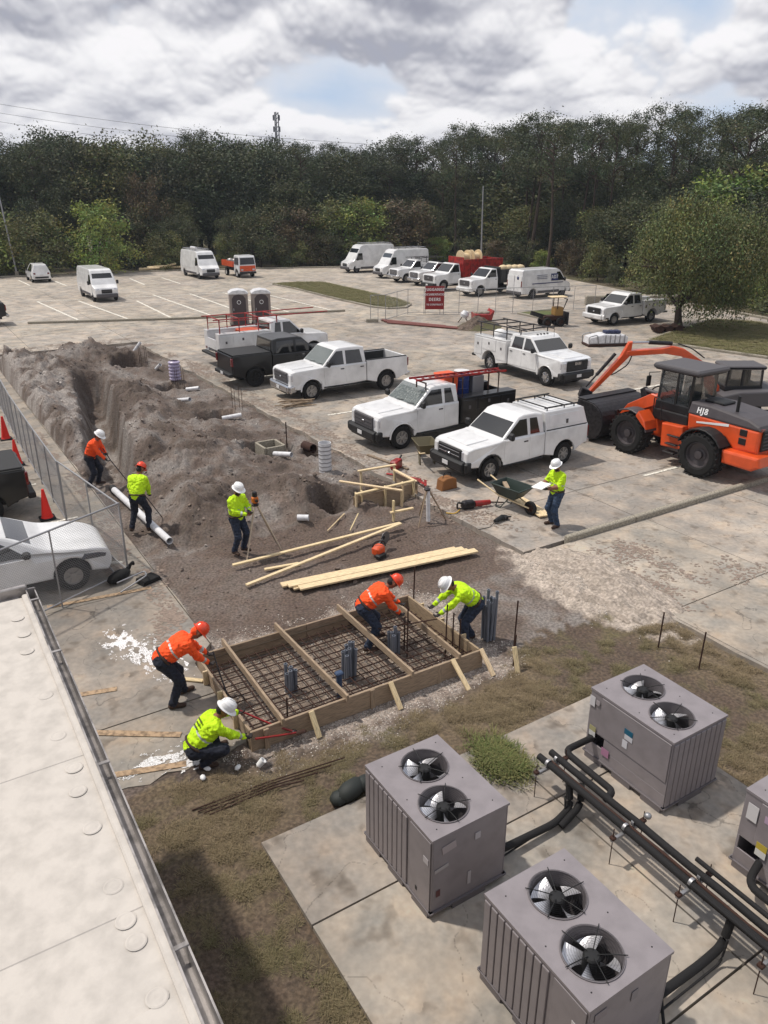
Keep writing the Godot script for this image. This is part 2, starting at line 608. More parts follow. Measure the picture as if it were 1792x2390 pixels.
func height(a: float, b: float) -> float:
	var base := -0.14
	if a < 3.3 and b > -10.0 and a > -1.0:
		base = -0.015
	elif b > -9.1 and a > 0.0:
		base = lerp(-0.14, -0.05, clamp((b + 9.1) / 0.8, 0, 1))
	if a < -1.0 or a > 14.0 or b < -48.0 or b > -1.0:
		if a > 30.0 and a < 34.0 and b > -42.0 and b < -37.0:
			return -0.1 + 0.75 * exp(-pow((a - 31.8) / 1.3, 2) - pow((b + 39.5) / 0.9, 2)) + 0.08 * nz.get_noise_2d(a * 3, b * 3)
		return -0.14
	var site: float = clamp((a - 3.6) / 0.6, 0, 1) * clamp((11.9 - a) / 0.7, 0, 1) * clamp((b + 46.3) / 0.8, 0, 1) * clamp((-15.4 - b) / 2.0, 0, 1)
	var h := 0.0
	for e in bumps:
		var q: float = pow((a - e[0]) / e[2], 2) + pow((b - e[1]) / e[3], 2)
		if q < 5.0:
			h += e[4] * exp(-q) * (1.0 + 0.25 * nz.get_noise_2d(a * 2.2, b * 2.2))
	var rough := nz.get_noise_2d(a * 1.3, b * 1.3) * 0.3 + absf(nz2.get_noise_2d(a * 1.8, b * 1.8)) * 0.36 - 0.1 + nz.get_noise_2d(a * 6.0, b * 6.0) * 0.06 + nz2.get_noise_2d(a * 11.0, b * 11.0) * 0.03
	h = h * (0.3 + 0.7 * max(site, 0.0 if b < -14.0 else 1.0)) + rough * site * (0.6 + 0.6 * min(h, 1.0))
	h += (nz.get_noise_2d(a * 5, b * 5) * 0.03 + nz2.get_noise_2d(a * 9, b * 9) * 0.015)
	# wheel ruts across the levelled dirt
	if b > -17.0 and b < -12.2 and a > 3.9 and a < 11.6:
		h += 0.018 * sin(b * 16.0 + 2.6 * nz.get_noise_2d(a * 0.8, b * 0.8) * 3.0) * clamp(0.4 + nz2.get_noise_2d(a * 0.5, b * 0.5) * 2.0, 0, 1)
	if site > 0.0:
		var td := 9.0
		for i in trench.size() - 1:
			td = min(td, seg_dist(a, b, trench[i], trench[i + 1]))
		td += 0.12 * nz2.get_noise_2d(a * 4, b * 4)
		h -= 1.5 * clamp((0.75 - td) / 0.42, 0, 1) * clamp((b + 38.0) / 1.5, 0, 1)
	for e in holes:
		var r := Vector2(a - e[0], b - e[1]).length() + 0.1 * nz.get_noise_2d(a * 4, b * 4)
		h -= e[3] * clamp((e[2] - r) / 0.22, 0, 1)
		h += 0.1 * exp(-pow((r - e[2] - 0.2) / 0.25, 2))
	if in_form(a, b) <= 0.0:
		return base + 0.02 + 0.03 * nz2.get_noise_2d(a * 8, b * 8)
	# keep clear of the slabs that lie on the ground
	var y := base + h
	if a < 4.0 or a > 11.62:
		if b < -9.35 and not (a > 11.62 and b > -12.25):
			y = min(y, -0.1 if b < -10.0 else -0.015)
	if a > 12.15 and b > -12.3:
		y = min(y, -0.1)
	if a > 2.7 and a < 12.0 and b > -7.5:
		y = min(y, -0.04) if a < 9.2 else y
	return y

func ground_color(a: float, b: float, h: float) -> Color:
	var n1 := nz.get_noise_2d(a * 0.9 + 40, b * 0.9)
	var n2 := nz2.get_noise_2d(a * 3.1, b * 3.1 + 70)
	var n3 := nz.get_noise_2d(a * 9.0, b * 9.0 + 20)
	var brown := Color(0.198, 0.15, 0.122)
	var grey := Color(0.275, 0.25, 0.23)
	var damp := Color(0.105, 0.08, 0.065)
	var c := brown.lerp(grey, clamp(0.3 + 1.3 * n1 + 1.0 * n2, 0, 1))
	c = c.lerp(damp, clamp(0.28 - 1.6 * n1 + 0.5 * n3, 0, 0.9))
	if b < -26.0 and a < 7.0: # pale sandy spoil on the left banks
		c = c.lerp(Color(0.42, 0.385, 0.355), clamp((7.2 - a) * 0.45, 0, 0.8) * clamp(0.5 + 1.6 * n2 + 1.2 * n1, 0, 1))
	if b > -17.0 and b < -12.0 and a > 4.0:
		c = c.lerp(Color(0.15, 0.106, 0.083), 0.65)
	var gd := in_form(a, b)
	if gd < 2.2 and a > 3.3:
		var reach := 0.75 + 0.5 * n1 + 0.5 * n2
		c = c.lerp(Color(0.43, 0.365, 0.315) * (1.0 + 0.5 * n3), clamp((reach - gd) * 2.6, 0, 1))
		if gd <= 0.0:
			c = Color(0.27, 0.215, 0.17) * (1.0 + 0.6 * n2)
	if b > -9.2 + 0.5 * n2 - (0.4 if a > 8.8 else 0.0) and a > 0.2:
		var dry := Color(0.19, 0.145, 0.09).lerp(Color(0.125, 0.09, 0.066), clamp(0.5 + 1.4 * n1, 0, 1)).lerp(Color(0.15, 0.135, 0.06), clamp(0.1 + 1.2 * n2, 0, 1))
		c = c.lerp(dry, clamp((gd - 0.6 - 0.6 * n2) * 2.0, 0, 1))
	var sp := pow((a - 11.9) / 0.95, 2) + pow((b + 10.6) / 2.3, 2) + 0.9 * n2
	if sp < 1.4 and b > -14.0:
		c = c.lerp(Color(0.55, 0.48, 0.41) * (1.0 + 0.35 * n3), clamp((1.4 - sp) * 2.0, 0, 1))
	if a < -1.0 or a > 14.0 or b < -48.0:
		c = Color(0.16, 0.12, 0.085).lerp(Color(0.12, 0.12, 0.05), clamp(0.5 + 1.5 * n1, 0, 1))
	return c * (1.0 + 0.16 * n3)

func axis_steps(parts: Array) -> PackedFloat32Array:
	var out := PackedFloat32Array()
	for p in parts:
		var x: float = p[0]
		while x < p[1] - 1e-4:
			out.append(x)
			x += p[2]
	out.append(parts[-1][1])
	return out

func make_ground() -> void:
	nz.seed = 4
	nz.frequency = 0.35
	nz.fractal_octaves = 4
	nz2.seed = 8
	nz2.frequency = 0.5
	nz2.fractal_octaves = 3
	var xs := axis_steps([[-420, -60, 60], [-60, -4, 8], [-4, 2, 0.5], [2, 12.5, 0.1], [12.5, 15, 0.5], [15, 35, 1.0], [35, 75, 8], [75, 435, 60]])
	var zs := axis_steps([[-420, -120, 60], [-120, -49, 6], [-49, -46, 0.5], [-46, -24, 0.16], [-24, -3.0, 0.1], [-3.0, 0, 0.5], [0, 60, 20]])
	var nx := xs.size()
	var nzz := zs.size()
	var pos := PackedVector3Array()
	var nor := PackedVector3Array()
	var colr := PackedColorArray()
	for j in nzz:
		for i in nx:
			var h := height(xs[i], zs[j])
			pos.append(Vector3(xs[i], h, zs[j]))
			colr.append(ground_color(xs[i], zs[j], h))
	nor.resize(pos.size())
	for j in nzz:
		for i in nx:
			var l := pos[j * nx + max(i - 1, 0)]
			var r := pos[j * nx + min(i + 1, nx - 1)]
			var u := pos[max(j - 1, 0) * nx + i]
			var d := pos[min(j + 1, nzz - 1) * nx + i]
			nor[j * nx + i] = (d - u).cross(r - l).normalized()
	var idx := PackedInt32Array()
	for j in nzz - 1:
		for i in nx - 1:
			var k := j * nx + i
			idx.append(k); idx.append(k + 1); idx.append(k + nx)
			idx.append(k + 1); idx.append(k + nx + 1); idx.append(k + nx)
	var arr := []
	arr.resize(Mesh.ARRAY_MAX)
	arr[Mesh.ARRAY_VERTEX] = pos
	arr[Mesh.ARRAY_NORMAL] = nor
	arr[Mesh.ARRAY_COLOR] = colr
	arr[Mesh.ARRAY_INDEX] = idx
	var m := ArrayMesh.new()
	m.add_surface_from_arrays(Mesh.PRIMITIVE_TRIANGLES, arr)
	struct("ground", m, mats.ground, Vector3.ZERO, YAW)

func toab(x: float, z: float) -> Vector2:
	return Vector2(x * CS - z * SN, x * SN + z * CS)

func world_poly(a: Array) -> PackedVector2Array:
	var p := PackedVector2Array()
	for i in range(0, a.size(), 2):
		p.append(toab(a[i], a[i + 1]))
	return p

# concrete poured in bays: each bay a slab of its own, a joint between
func pavement(called: String, poly: PackedVector2Array, cell: Vector2, off: Vector2, top: float, thick: float, tone: Color, joint := 0.012) -> Node3D:
	var o := Node3D.new()
	o.name = numbered(called)
	add_child(o)
	o.rotation_degrees.y = YAW
	o.set_meta("kind", "structure")
	var r := Rect2(poly[0], Vector2.ZERO)
	for p in poly:
		r = r.expand(p)
	var i0 := int(floor((r.position.x - off.x) / cell.x))
	var i1 := int(ceil((r.end.x - off.x) / cell.x))
	var j0 := int(floor((r.position.y - off.y) / cell.y))
	var j1 := int(ceil((r.end.y - off.y) / cell.y))
	for i in range(i0, i1):
		for j in range(j0, j1):
			var x := off.x + i * cell.x
			var y := off.y + j * cell.y
			var q := V2([x + joint, y + joint, x + cell.x - joint, y + joint, x + cell.x - joint, y + cell.y - joint, x + joint, y + cell.y - joint])
			for piece in Geometry2D.intersect_polygons(q, poly):
				if piece.size() < 3:
					continue
				var mb := MB.new()
				var k := rng.randf_range(0.93, 1.06)
				mb.col = Color(tone.r * k, tone.g * k, tone.b * k * rng.randf_range(0.98, 1.02))
				mb.slab(piece, top - thick, top + rng.randf_range(-0.003, 0.003))
				obj("slab", mb, mats.concrete, o)
	return o

# sheet of paint or powder a few millimetres above the concrete, site coordinates
func strip(called: String, p: Vector2, q: Vector2, wd: float, m: Material, y := 0.012) -> void:
	var d := (q - p).normalized()
	var s := Vector2(-d.y, d.x) * wd * 0.5
	var mb := MB.new()
	var k: int = max(2, int((q - p).length() / 0.35))
	var last_a := Vector2.ZERO
	var last_b := Vector2.ZERO
	for i in k + 1:
		var t := p.lerp(q, float(i) / k)
		var e := 1.0 + rng.randf_range(-0.16, 0.12)
		var ca := t + s * e
		var cb := t - s * (1.0 + rng.randf_range(-0.16, 0.12))
		if i > 0:
			mb.quad(Vector3(last_a.x, y, last_a.y), Vector3(ca.x, y, ca.y), Vector3(cb.x, y, cb.y), Vector3(last_b.x, y, last_b.y))
			mb.quad(Vector3(last_b.x, y - 0.004, last_b.y), Vector3(cb.x, y - 0.004, cb.y), Vector3(ca.x, y - 0.004, ca.y), Vector3(last_a.x, y - 0.004, last_a.y))
		last_a = ca
		last_b = cb
	struct(called, mb, m, Vector3.ZERO, YAW)

func kerb_line(called: String, pts: PackedVector2Array, wd: float, h: float, m: Material, base := 0.0, closed := false) -> Node3D:
	var o := Node3D.new()
	o.name = numbered(called)
	add_child(o)
	o.rotation_degrees.y = YAW
	o.set_meta("kind", "structure")
	var k := pts.size()
	for i in (k if closed else k - 1):
		var p := pts[i]
		var q := pts[(i + 1) % k]
		var l := (q - p).length()
		var seg: int = max(1, int(round(l / 2.4)))
		for s in seg:
			var a := p.lerp(q, float(s) / seg + 0.004 / l * (1 if s > 0 else 0))
			var b := p.lerp(q, float(s + 1) / seg)
			var mb := MB.new()
			var d := b - a
			mb.xf = Transform3D(Basis(Vector3.UP, -atan2(d.y, d.x)), Vector3((a.x + b.x) / 2, base + h / 2, (a.y + b.y) / 2))
			mb.cbox(Vector3.ZERO, Vector3(d.length() - 0.006, h, wd), 0.025)
			obj("kerb_stone", mb, m, o)
	return o

func island(called: String, pts: PackedVector2Array, tone: Color) -> void:
	kerb_line(called + "_kerb", pts, 0.2, 0.13, mats.kerb, 0.0, true)
	var mb := MB.new()
	var inner := pts
	for p in Geometry2D.triangulate_polygon(inner):
		pass
	var r := Rect2(pts[0], Vector2.ZERO)
	for p in pts:
		r = r.expand(p)
	var st := 0.6
	var x := r.position.x
	while x < r.end.x:
		var y := r.position.y
		while y < r.end.y:
			for piece in Geometry2D.intersect_polygons(V2([x, y, x + st, y, x + st, y + st, x, y + st]), inner):
				var n := nz.get_noise_2d(x, y) + nz2.get_noise_2d(x * 2, y * 2) * 0.6
				mb.col = tone.lerp(Color(0.23, 0.19, 0.11), clamp(0.3 + n, 0, 1))
				var t := Geometry2D.triangulate_polygon(piece)
				for i in range(0, t.size(), 3):
					var a: Vector2 = piece[t[i]]
					var b: Vector2 = piece[t[i + 1]]
					var c: Vector2 = piece[t[i + 2]]
					if (b - a).cross(c - a) > 0:
						var s := b
						b = c
						c = s
					mb.tri(Vector3(a.x, 0.1 + isl_h(a), a.y), Vector3(b.x, 0.1 + isl_h(b), b.y), Vector3(c.x, 0.1 + isl_h(c), c.y))
			y += st
		x += st
	struct(called, mb, mats.ground, Vector3.ZERO, YAW)

func isl_h(p: Vector2) -> float:
	return 0.03 * nz.get_noise_2d(p.x * 2, p.y * 2)

func make_paving() -> void:
	rng.seed = 12
	var tone := Color(0.41, 0.365, 0.315)
	# right-hand lot with a broken edge towards the dig
	var p := PackedVector2Array()
	var b := -46.0
	while b < -12.6:
		p.append(Vector2(11.72 + 0.14 * nz2.get_noise_2d(b * 1.5, 3.0) + 0.05 * nz.get_noise_2d(b * 8, 0.0), b))
		b += 0.4
	p.append(Vector2(11.75, -12.45))
	p.append(Vector2(47, -12.45))
	p.append(Vector2(47, -46))
	pavement("parking_lot", p, Vector2(4.6, 5.2), Vector2(11.2, -46.0), 0.0, 0.16, tone)
	# left apron and lot
	p = V2([-34, -46, 3.92, -46])
	b = -45.6
	while b < -12.2:
		p.append(Vector2(3.93 + 0.05 * nz2.get_noise_2d(b * 1.2, 9.0), b))
		b += 0.6
	p.append(Vector2(3.42, -12.05))
	p.append(Vector2(3.38, -9.5))
	for k in 12:
		p.append(Vector2(3.2 - 0.28 * k, -9.42 + 0.22 * nz2.get_noise_2d(k * 1.3, 5.0)))
	p.append(Vector2(-6, -9.4))
	p.append(Vector2(-34, -9.4))
	pavement("apron", p, Vector2(4.8, 4.4), Vector2(-0.9, -46.2), 0.0, 0.14, Color(0.36, 0.32, 0.275))
	# far lot up to the wood
	p = world_poly([-75, -66, -39.4, -83.2, -22.7, -90.8, -5.4, -95.0, 8, -97, 17, -86, 24.2, -62, 26.6, -54.5, 31, -44, 39.0, -40])
	p.append(Vector2(52, -14))
	p.append(Vector2(47.02, -14))
	p.append(Vector2(47.02, -46.02))
	p.append(Vector2(-34, -46.02))
	p.append(Vector2(-34, -60))
	pavement("far_lot", p, Vector2(5.4, 5.4), Vector2(0.7, -46.02), 0.0, 0.14, Color(0.46, 0.41, 0.35))
	# lot in front of the kerb on the right
	p = V2([12.25, -12.28])
	b = -12.0
	while b < -1.0:
		p.append(Vector2(12.2 + 0.04 * nz2.get_noise_2d(b * 2, 1.0), b))
		b += 0.5
	p.append(Vector2(40, -1.0))
	p.append(Vector2(40, -12.28))
	pavement("front_lot", p, Vector2(3.6, 3.6), Vector2(12.3, -12.28), 0.0, 0.12, Color(0.44, 0.39, 0.335))
	kerb_line("lot_kerb", V2([13.05, -12.36, 40, -12.36]), 0.16, 0.27, mats.kerb, -0.12)
	# pad under the condensing units
	pavement("equipment_pad", V2([2.72, -7.45, 6.62, -7.43, 9.15, -7.45, 9.15, -0.5, 2.7, -0.5]), Vector2(3.9, 3.0), Vector2(2.72, -8.97), 0.03, 0.15, Color(0.4, 0.36, 0.31), 0.014)
	# low kerb between drive lane and far stalls, painted stall lines
	kerb_line("stall_kerb", world_poly([-23.6, -51.9, -13.65, -53.9, -2.86, -57.7]), 0.22, 0.15, mats.kerb)
	kerb_line("wood_edge_kerb", world_poly([-70, -68.5, -39.4, -82.3, -22.7, -89.9, -5.4, -94.0, 6, -96.0]), 0.22, 0.14, mats.kerb)
	kerb_line("right_kerb", world_poly([23.6, -61.5, 26.2, -54.2, 30.6, -43.6]), 0.22, 0.16, mats.kerb)
	for l in [[-27.7, -63.2, -20.9, -53.6], [-24.6, -63.7, -17.6, -54.0], [-19.9, -63.7, -14.7, -54.4], [-19.7, -67.7, -11.9, -55.1], [-16.7, -68.4, -9.5, -55.8], [-14.0, -69.2, -6.6, -56.8], [-11.4, -70.0, -3.7, -58.0], [-36.5, -79.8, -33.2, -74.8], [-32.3, -78.5, -29.8, -74.8], [-25.8, -81.2, -22.7, -75.6], [-22.8, -82.1, -19.5, -76.4], [-27.7, -63.2, -11.4, -70.0]]:
		strip("parking_line", toab(l[0], l[1]), toab(l[2], l[3]), 0.17, mats.line_white)
	for l in [[12.6, -33.6, 17, -33.5], [13.2, -29.9, 19.0, -29.9], [13.6, -25.9, 19.6, -25.8], [14.2, -23.3, 20, -23.3], [24, -22.5, 30, -22.5], [18.5, -14.6, 21.5, -14.6]]:
		strip("parking_line", Vector2(l[0], l[1]), Vector2(l[2], l[3]), 0.12, mats.line_white)
	for l in [[0.2, -18.0, 3.2, -18.1], [0.1, -20.3, 3.1, -20.4], [0.3, -23.6, 2.6, -23.7], [0.0, -27.3, 2.4, -27.3], [2.2, -17.6, 3.4, -17.0]]:
		strip("parking_line", Vector2(l[0], l[1]), Vector2(l[2], l[3]), 0.1, mats.line_white)
	for l in [[1.5, -15.68, 3.6, -15.4], [0.9, -12.3, 2.0, -12.0], [1.2, -11.1, 2.55, -10.2], [1.3, -9.85, 2.4, -9.5]]:
		strip("parking_line", Vector2(l[0], l[1]), Vector2(l[2], l[3]), 0.13, mats.line_orange)
	# spilled white powder on the apron
	flecks("spilled_powder", "spilled white powder smeared over the apron behind the bending worker", "powder", mats.stone, [[2.5, -13.5, 0.24, 0.34], [2.75, -12.75, 0.26, 0.5], [3.05, -12.2, 0.2, 0.3]], 9000, Color(0.78, 0.76, 0.75), 0.0085)
	flecks("spilled_powder", "spilled white powder around the crouching worker", "powder", mats.stone, [[2.1, -9.75, 0.42, 0.16], [2.6, -9.5, 0.3, 0.12]], 7000, Color(0.72, 0.71, 0.7), 0.008)
	# dirt carried over the edges of the paving
	var sp := []
	for i in 34:
		sp.append([11.95 + abs(rng.randfn()) * 0.45, rng.randf_range(-45.0, -12.8), rng.randf_range(0.2, 0.6), rng.randf_range(0.3, 1.2)])
	for i in 16:
		sp.append([rng.randf_range(4.0, 12.0), -46.4 - abs(rng.randfn()) * 0.5, rng.randf_range(0.6, 1.6), rng.randf_range(0.2, 0.5)])
	for i in 14:
		sp.append([3.8 - abs(rng.randfn()) * 0.25, rng.randf_range(-30.0, -12.5), rng.randf_range(0.1, 0.3), rng.randf_range(0.3, 0.9)])
	for i in 8:
		sp.append([rng.randf_range(12.3, 15.5), rng.randf_range(-12.0, -9.0), rng.randf_range(0.3, 0.7), rng.randf_range(0.3, 0.7)])
	flecks("spilled_dirt", "brown dirt carried over the edges of the paving", "soil", mats.stone, sp, 520, Color(0.235, 0.18, 0.145), 0.03)
	island("median", world_poly([-10.5, -75.6, -9.6, -76.7, -8.2, -77.1, -5.8, -76.9, -2.0, -70.3, 1.15, -64.3, 2.05, -61.2, 1.6, -59.4, 0.36, -58.9, -0.8, -59.8, -3.3, -63.7, -7.9, -71.8]), Color(0.13, 0.15, 0.045))
	island("right_verge", world_poly([15.4, -45.3, 17.4, -47.8, 19.3, -49.9, 22.3, -53.4, 24.6, -52.6, 27, -46.5, 30.4, -39.5, 24, -36.5, 20.1, -40.3]), Color(0.15, 0.14, 0.06))
	island("fence_verge", world_poly([9.6, -56.4, 12.5, -58.4, 12.9, -56.2, 11.2, -53.6]), Color(0.12, 0.16, 0.04))
	# bare dirt by the far fence
	stuff("sand_bank", heap(1.25, 2.6, 0.42, 44, Color(0.5, 0.435, 0.37)), mats.ground, "pale sandy bank spilled over the lot edge right of the form box", "sand", S(12.15, 0.0, -10.4), YAW)
	stuff("dirt_heap", heap(1.9, 1.1, 0.75, 40, Color(0.19, 0.145, 0.115)), mats.ground, "heap of dark brown soil in front of the red sign", "soil", S(31.6, 0.0, -39.4), YAW)

func heap_at(i: int, j: int, k: int, rx: float, rz: float, h: float) -> Vector3:
	var x: float = (i / float(k) * 2 - 1)
	var z: float = (j / float(k) * 2 - 1)
	var y: float = h * exp(-3.2 * (x * x + z * z)) * (1 + 0.4 * nz.get_noise_2d(x * 6, z * 6)) + 0.05 * nz2.get_noise_2d(x * 12, z * 12) - 0.06 * h - 0.5 * max(x * x + z * z - 0.5 + 0.3 * nz2.get_noise_2d(x * 5, z * 5), 0.0)
	return Vector3(x * rx, y, z * rz)

func heap(rx: float, rz: float, h: float, k: int, tone: Color) -> MB:
	var mb := MB.new()
	for i in k:
		for j in k:
			mb.col = tone * (1 + 0.5 * nz.get_noise_2d(i * 1.0, j * 1.0))
			mb.quad(heap_at(i, j, k, rx, rz, h), heap_at(i, j + 1, k, rx, rz, h), heap_at(i + 1, j + 1, k, rx, rz, h), heap_at(i + 1, j, k, rx, rz, h))
	return mb

# loose matter lying as separate flecks, thinning outwards
func flecks(called: String, label: String, cat: String, m: Material, spots: Array, n: int, tone: Color, size: float, y := 0.006) -> void:
	var disc := MB.new()
	for i in 6:
		disc.tri(Vector3(0, 0.35, 0), Vector3(cos(TAU * (i + 1) / 6), 0, -sin(TAU * (i + 1) / 6)) * -1.0, Vector3(cos(TAU * i / 6), 0, -sin(TAU * i / 6)) * -1.0)
	var xs := []
	for s in spots:
		for i in n:
			var p := Vector2(rng.randfn(), rng.randfn())
			var e := nz2.get_noise_2d(p.x * 2.0 + s[0] * 5, p.y * 2.0 + s[1]) + 0.5 * nz.get_noise_2d(p.x * 6 + s[0], p.y * 6)
			if p.length() > 0.9 + 1.9 * e:
				continue
			var k := size * rng.randf_range(0.4, 1.5)
			var q := Vector2(s[0] + p.x * s[2], s[1] + p.y * s[3])
			xs.append([Transform3D(Basis(Vector3.UP, rng.randf() * TAU).scaled(Vector3(k, k * 0.15, k * rng.randf_range(0.5, 1.0))), S(q.x, y, q.y)), tone * rng.randf_range(0.75, 1.15)])
	scatter(called, label, cat, disc.commit(), m, xs)

# ---------------------------------------------------------------- vehicles: x forward, y up, base at ground centre
func arc(cx: float, cy: float, r: float, a0: float, a1: float, k: int) -> Array:
	var out := []
	for i in k + 1:
		var t := deg_to_rad(a0 + (a1 - a0) * i / k)
		out.append(cx + r * cos(t))
		out.append(cy + r * sin(t))
	return out

func wheel_mesh(r: float, w: float, lugs := false) -> Array:
	var key := "wheel%.2f_%.2f_%s" % [r, w, lugs]
	if not cache.has(key):
		var t := MB.new()
		var h := w * 0.5
		t.lathe(Vector3.ZERO, Vector3(0, 0, 1), [Vector2(r * 0.56, -h * 0.7), Vector2(r * 0.64, -h), Vector2(r * 0.86, -h), Vector2(r * 0.96, -h * 0.86), Vector2(r, -h * 0.6), Vector2(r, h * 0.6), Vector2(r * 0.96, h * 0.86), Vector2(r * 0.86, h), Vector2(r * 0.64, h), Vector2(r * 0.56, h * 0.7)], 32)
		if lugs:
			for i in 24:
				var a := TAU * i / 24
				for s in [-1, 1]:
					var aa: float = a + (0.13 if s > 0 else 0.0)
					t.xf = Transform3D(Basis(Vector3(0, 0, 1), aa), Vector3(-sin(aa), cos(aa), 0) * r)
					t.bar(Vector3(-0.03, -0.005, s * 0.02), Vector3(0.07, -0.02, s * h * 0.98), r * 0.1, r * 0.07)
			t.xf = Transform3D.IDENTITY
		var m := MB.new()
		m.lathe(Vector3.ZERO, Vector3(0, 0, 1), [Vector2(r * 0.58, -h * 0.75), Vector2(r * 0.6, -h * 0.2), Vector2(r * 0.6, h * 0.8), Vector2(r * 0.56, h * 0.82), Vector2(r * 0.52, h * 0.45), Vector2(r * 0.2, h * 0.3)], 24)
		m.lathe(Vector3.ZERO, Vector3(0, 0, 1), [Vector2(r * 0.2, h * 0.3), Vector2(r * 0.18, h * 0.72), Vector2(0.0, h * 0.76)], 16)
		if lugs:
			m.lathe(Vector3.ZERO, Vector3(0, 0, 1), [Vector2(r * 0.52, h * 0.3), Vector2(r * 0.4, h * 0.12), Vector2(r * 0.34, h * 0.12), Vector2(r * 0.3, h * 0.4), Vector2(r * 0.2, h * 0.44)], 24)
		for i in (0 if lugs else 7):
			var a := TAU * i / 7
			m.xf = Transform3D(Basis(Vector3(0, 0, 1), a), Vector3.ZERO)
			m.bar(Vector3(0, r * 0.16, h * 0.62), Vector3(0, r * 0.55, h * 0.66), r * 0.11, h * 0.25)
		cache[key] = [t.commit(), m.commit()]
	return cache[key]

func add_wheel(o: Node3D, x: float, z: float, r: float, w: float, rim: Material, lugs := false) -> void:
	var m := wheel_mesh(r, w, lugs)
	var t := obj("wheel", m[0], mats.rubber, o, Vector3(x, r, z), Vector3(0, 0 if z > 0 else 180, 0))
	obj("rim", m[1], rim, t)

func panel(o: Node3D, called: String, poly: Array, z: float, depth: float, m: Material, b := {}) -> Array:
	var out := []
	for s in [-1, 1]:
		var mb := MB.new()
		set_bend(mb, b)
		mb.prism(V2(poly), min(s * (z - 0.01), s * (z + depth)), max(s * (z - 0.01), s * (z + depth)), min(depth, 0.008))
		out.append(obj(called, mb, m, o))
	return out

func set_bend(mb: MB, b: Dictionary) -> void:
	if b.is_empty():
		return
	mb.bend = true
	mb.belt = b.get("belt", 9.0)
	mb.lean = b.get("lean", 0.0)
	mb.nose = b.get("nose", 99.0)
	mb.nose_k = b.get("nose_k", 0.0)
	mb.tail = b.get("tail", -99.0)
	mb.tail_k = b.get("tail_k", 0.0)

# pane lying on the sloping front or back of a cab: from (x0,y0) to (x1,y1), half widths w0 and w1
func pane(o: Node3D, called: String, p: Vector2, q: Vector2, w0: float, w1: float, m: Material) -> MeshInstance3D:
	var mb := MB.new()
	var d := (q - p).normalized()
	var nn := Vector2(d.y, -d.x) * 0.012
	if nn.x * (1.0 if p.x > q.x else -1.0) < 0:
		nn = -nn
	var a := p + nn
	var b := q + nn
	var pts := [Vector3(a.x, a.y, w0), Vector3(a.x, a.y, -w0), Vector3(b.x, b.y, -w1), Vector3(b.x, b.y, w1)]
	var bk := [Vector3(p.x, p.y, w0), Vector3(p.x, p.y, -w0), Vector3(q.x, q.y, -w1), Vector3(q.x, q.y, w1)]
	mb.quad(pts[0], pts[1], pts[2], pts[3])
	mb.quad(bk[3], bk[2], bk[1], bk[0])
	for i in 4:
		var j := (i + 1) % 4
		mb.quad(bk[i], bk[j], pts[j], pts[i])
	return obj(called, mb, m, o)

# windscreen: a folded foil sunshade behind clear glass, or plain tinted glass
func screen(o: Node3D, a: Vector2, b: Vector2, w0: float, w1: float, p: Dictionary) -> void:
	if not p.get("shade", false):
		pane(o, "windshield", a, b, w0, w1, mats.glass_dark)
		return
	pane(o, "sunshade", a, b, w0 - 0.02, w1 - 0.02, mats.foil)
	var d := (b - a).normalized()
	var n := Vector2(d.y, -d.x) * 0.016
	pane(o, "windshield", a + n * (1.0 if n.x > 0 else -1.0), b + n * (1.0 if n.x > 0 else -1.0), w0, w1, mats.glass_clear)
	for s in [-0.35, 0.3]:
		var m := MB.new()
		m.bar(Vector3(a.x + 0.035, a.y + 0.02, s), Vector3(a.x - 0.02, a.y + 0.07, s - 0.38), 0.014, 0.014)
		obj("wiper", m, mats.black, o)

func cb(o: Node3D, called: String, at: Vector3, size: Vector3, m: Material, bev := 0.02, rot := Vector3.ZERO) -> MeshInstance3D:
	return obj(called, MB.new().cbox(Vector3.ZERO, size, bev), m, o, at, rot)

func word(o: Node3D, text: String, h: float, at: Vector3, rot: Vector3, m: Material, called := "lettering", depth := 0.004) -> MeshInstance3D:
	var t := TextMesh.new()
	t.text = text
	var f := SystemFont.new()
	f.font_names = PackedStringArray(["Droid Sans"])
	f.font_weight = 700
	t.font = f
	t.font_size = 32
	t.pixel_size = h / 24.0
	t.depth = depth
	t.curve_step = 2.0
	return obj(called, t, m, o, at, rot)

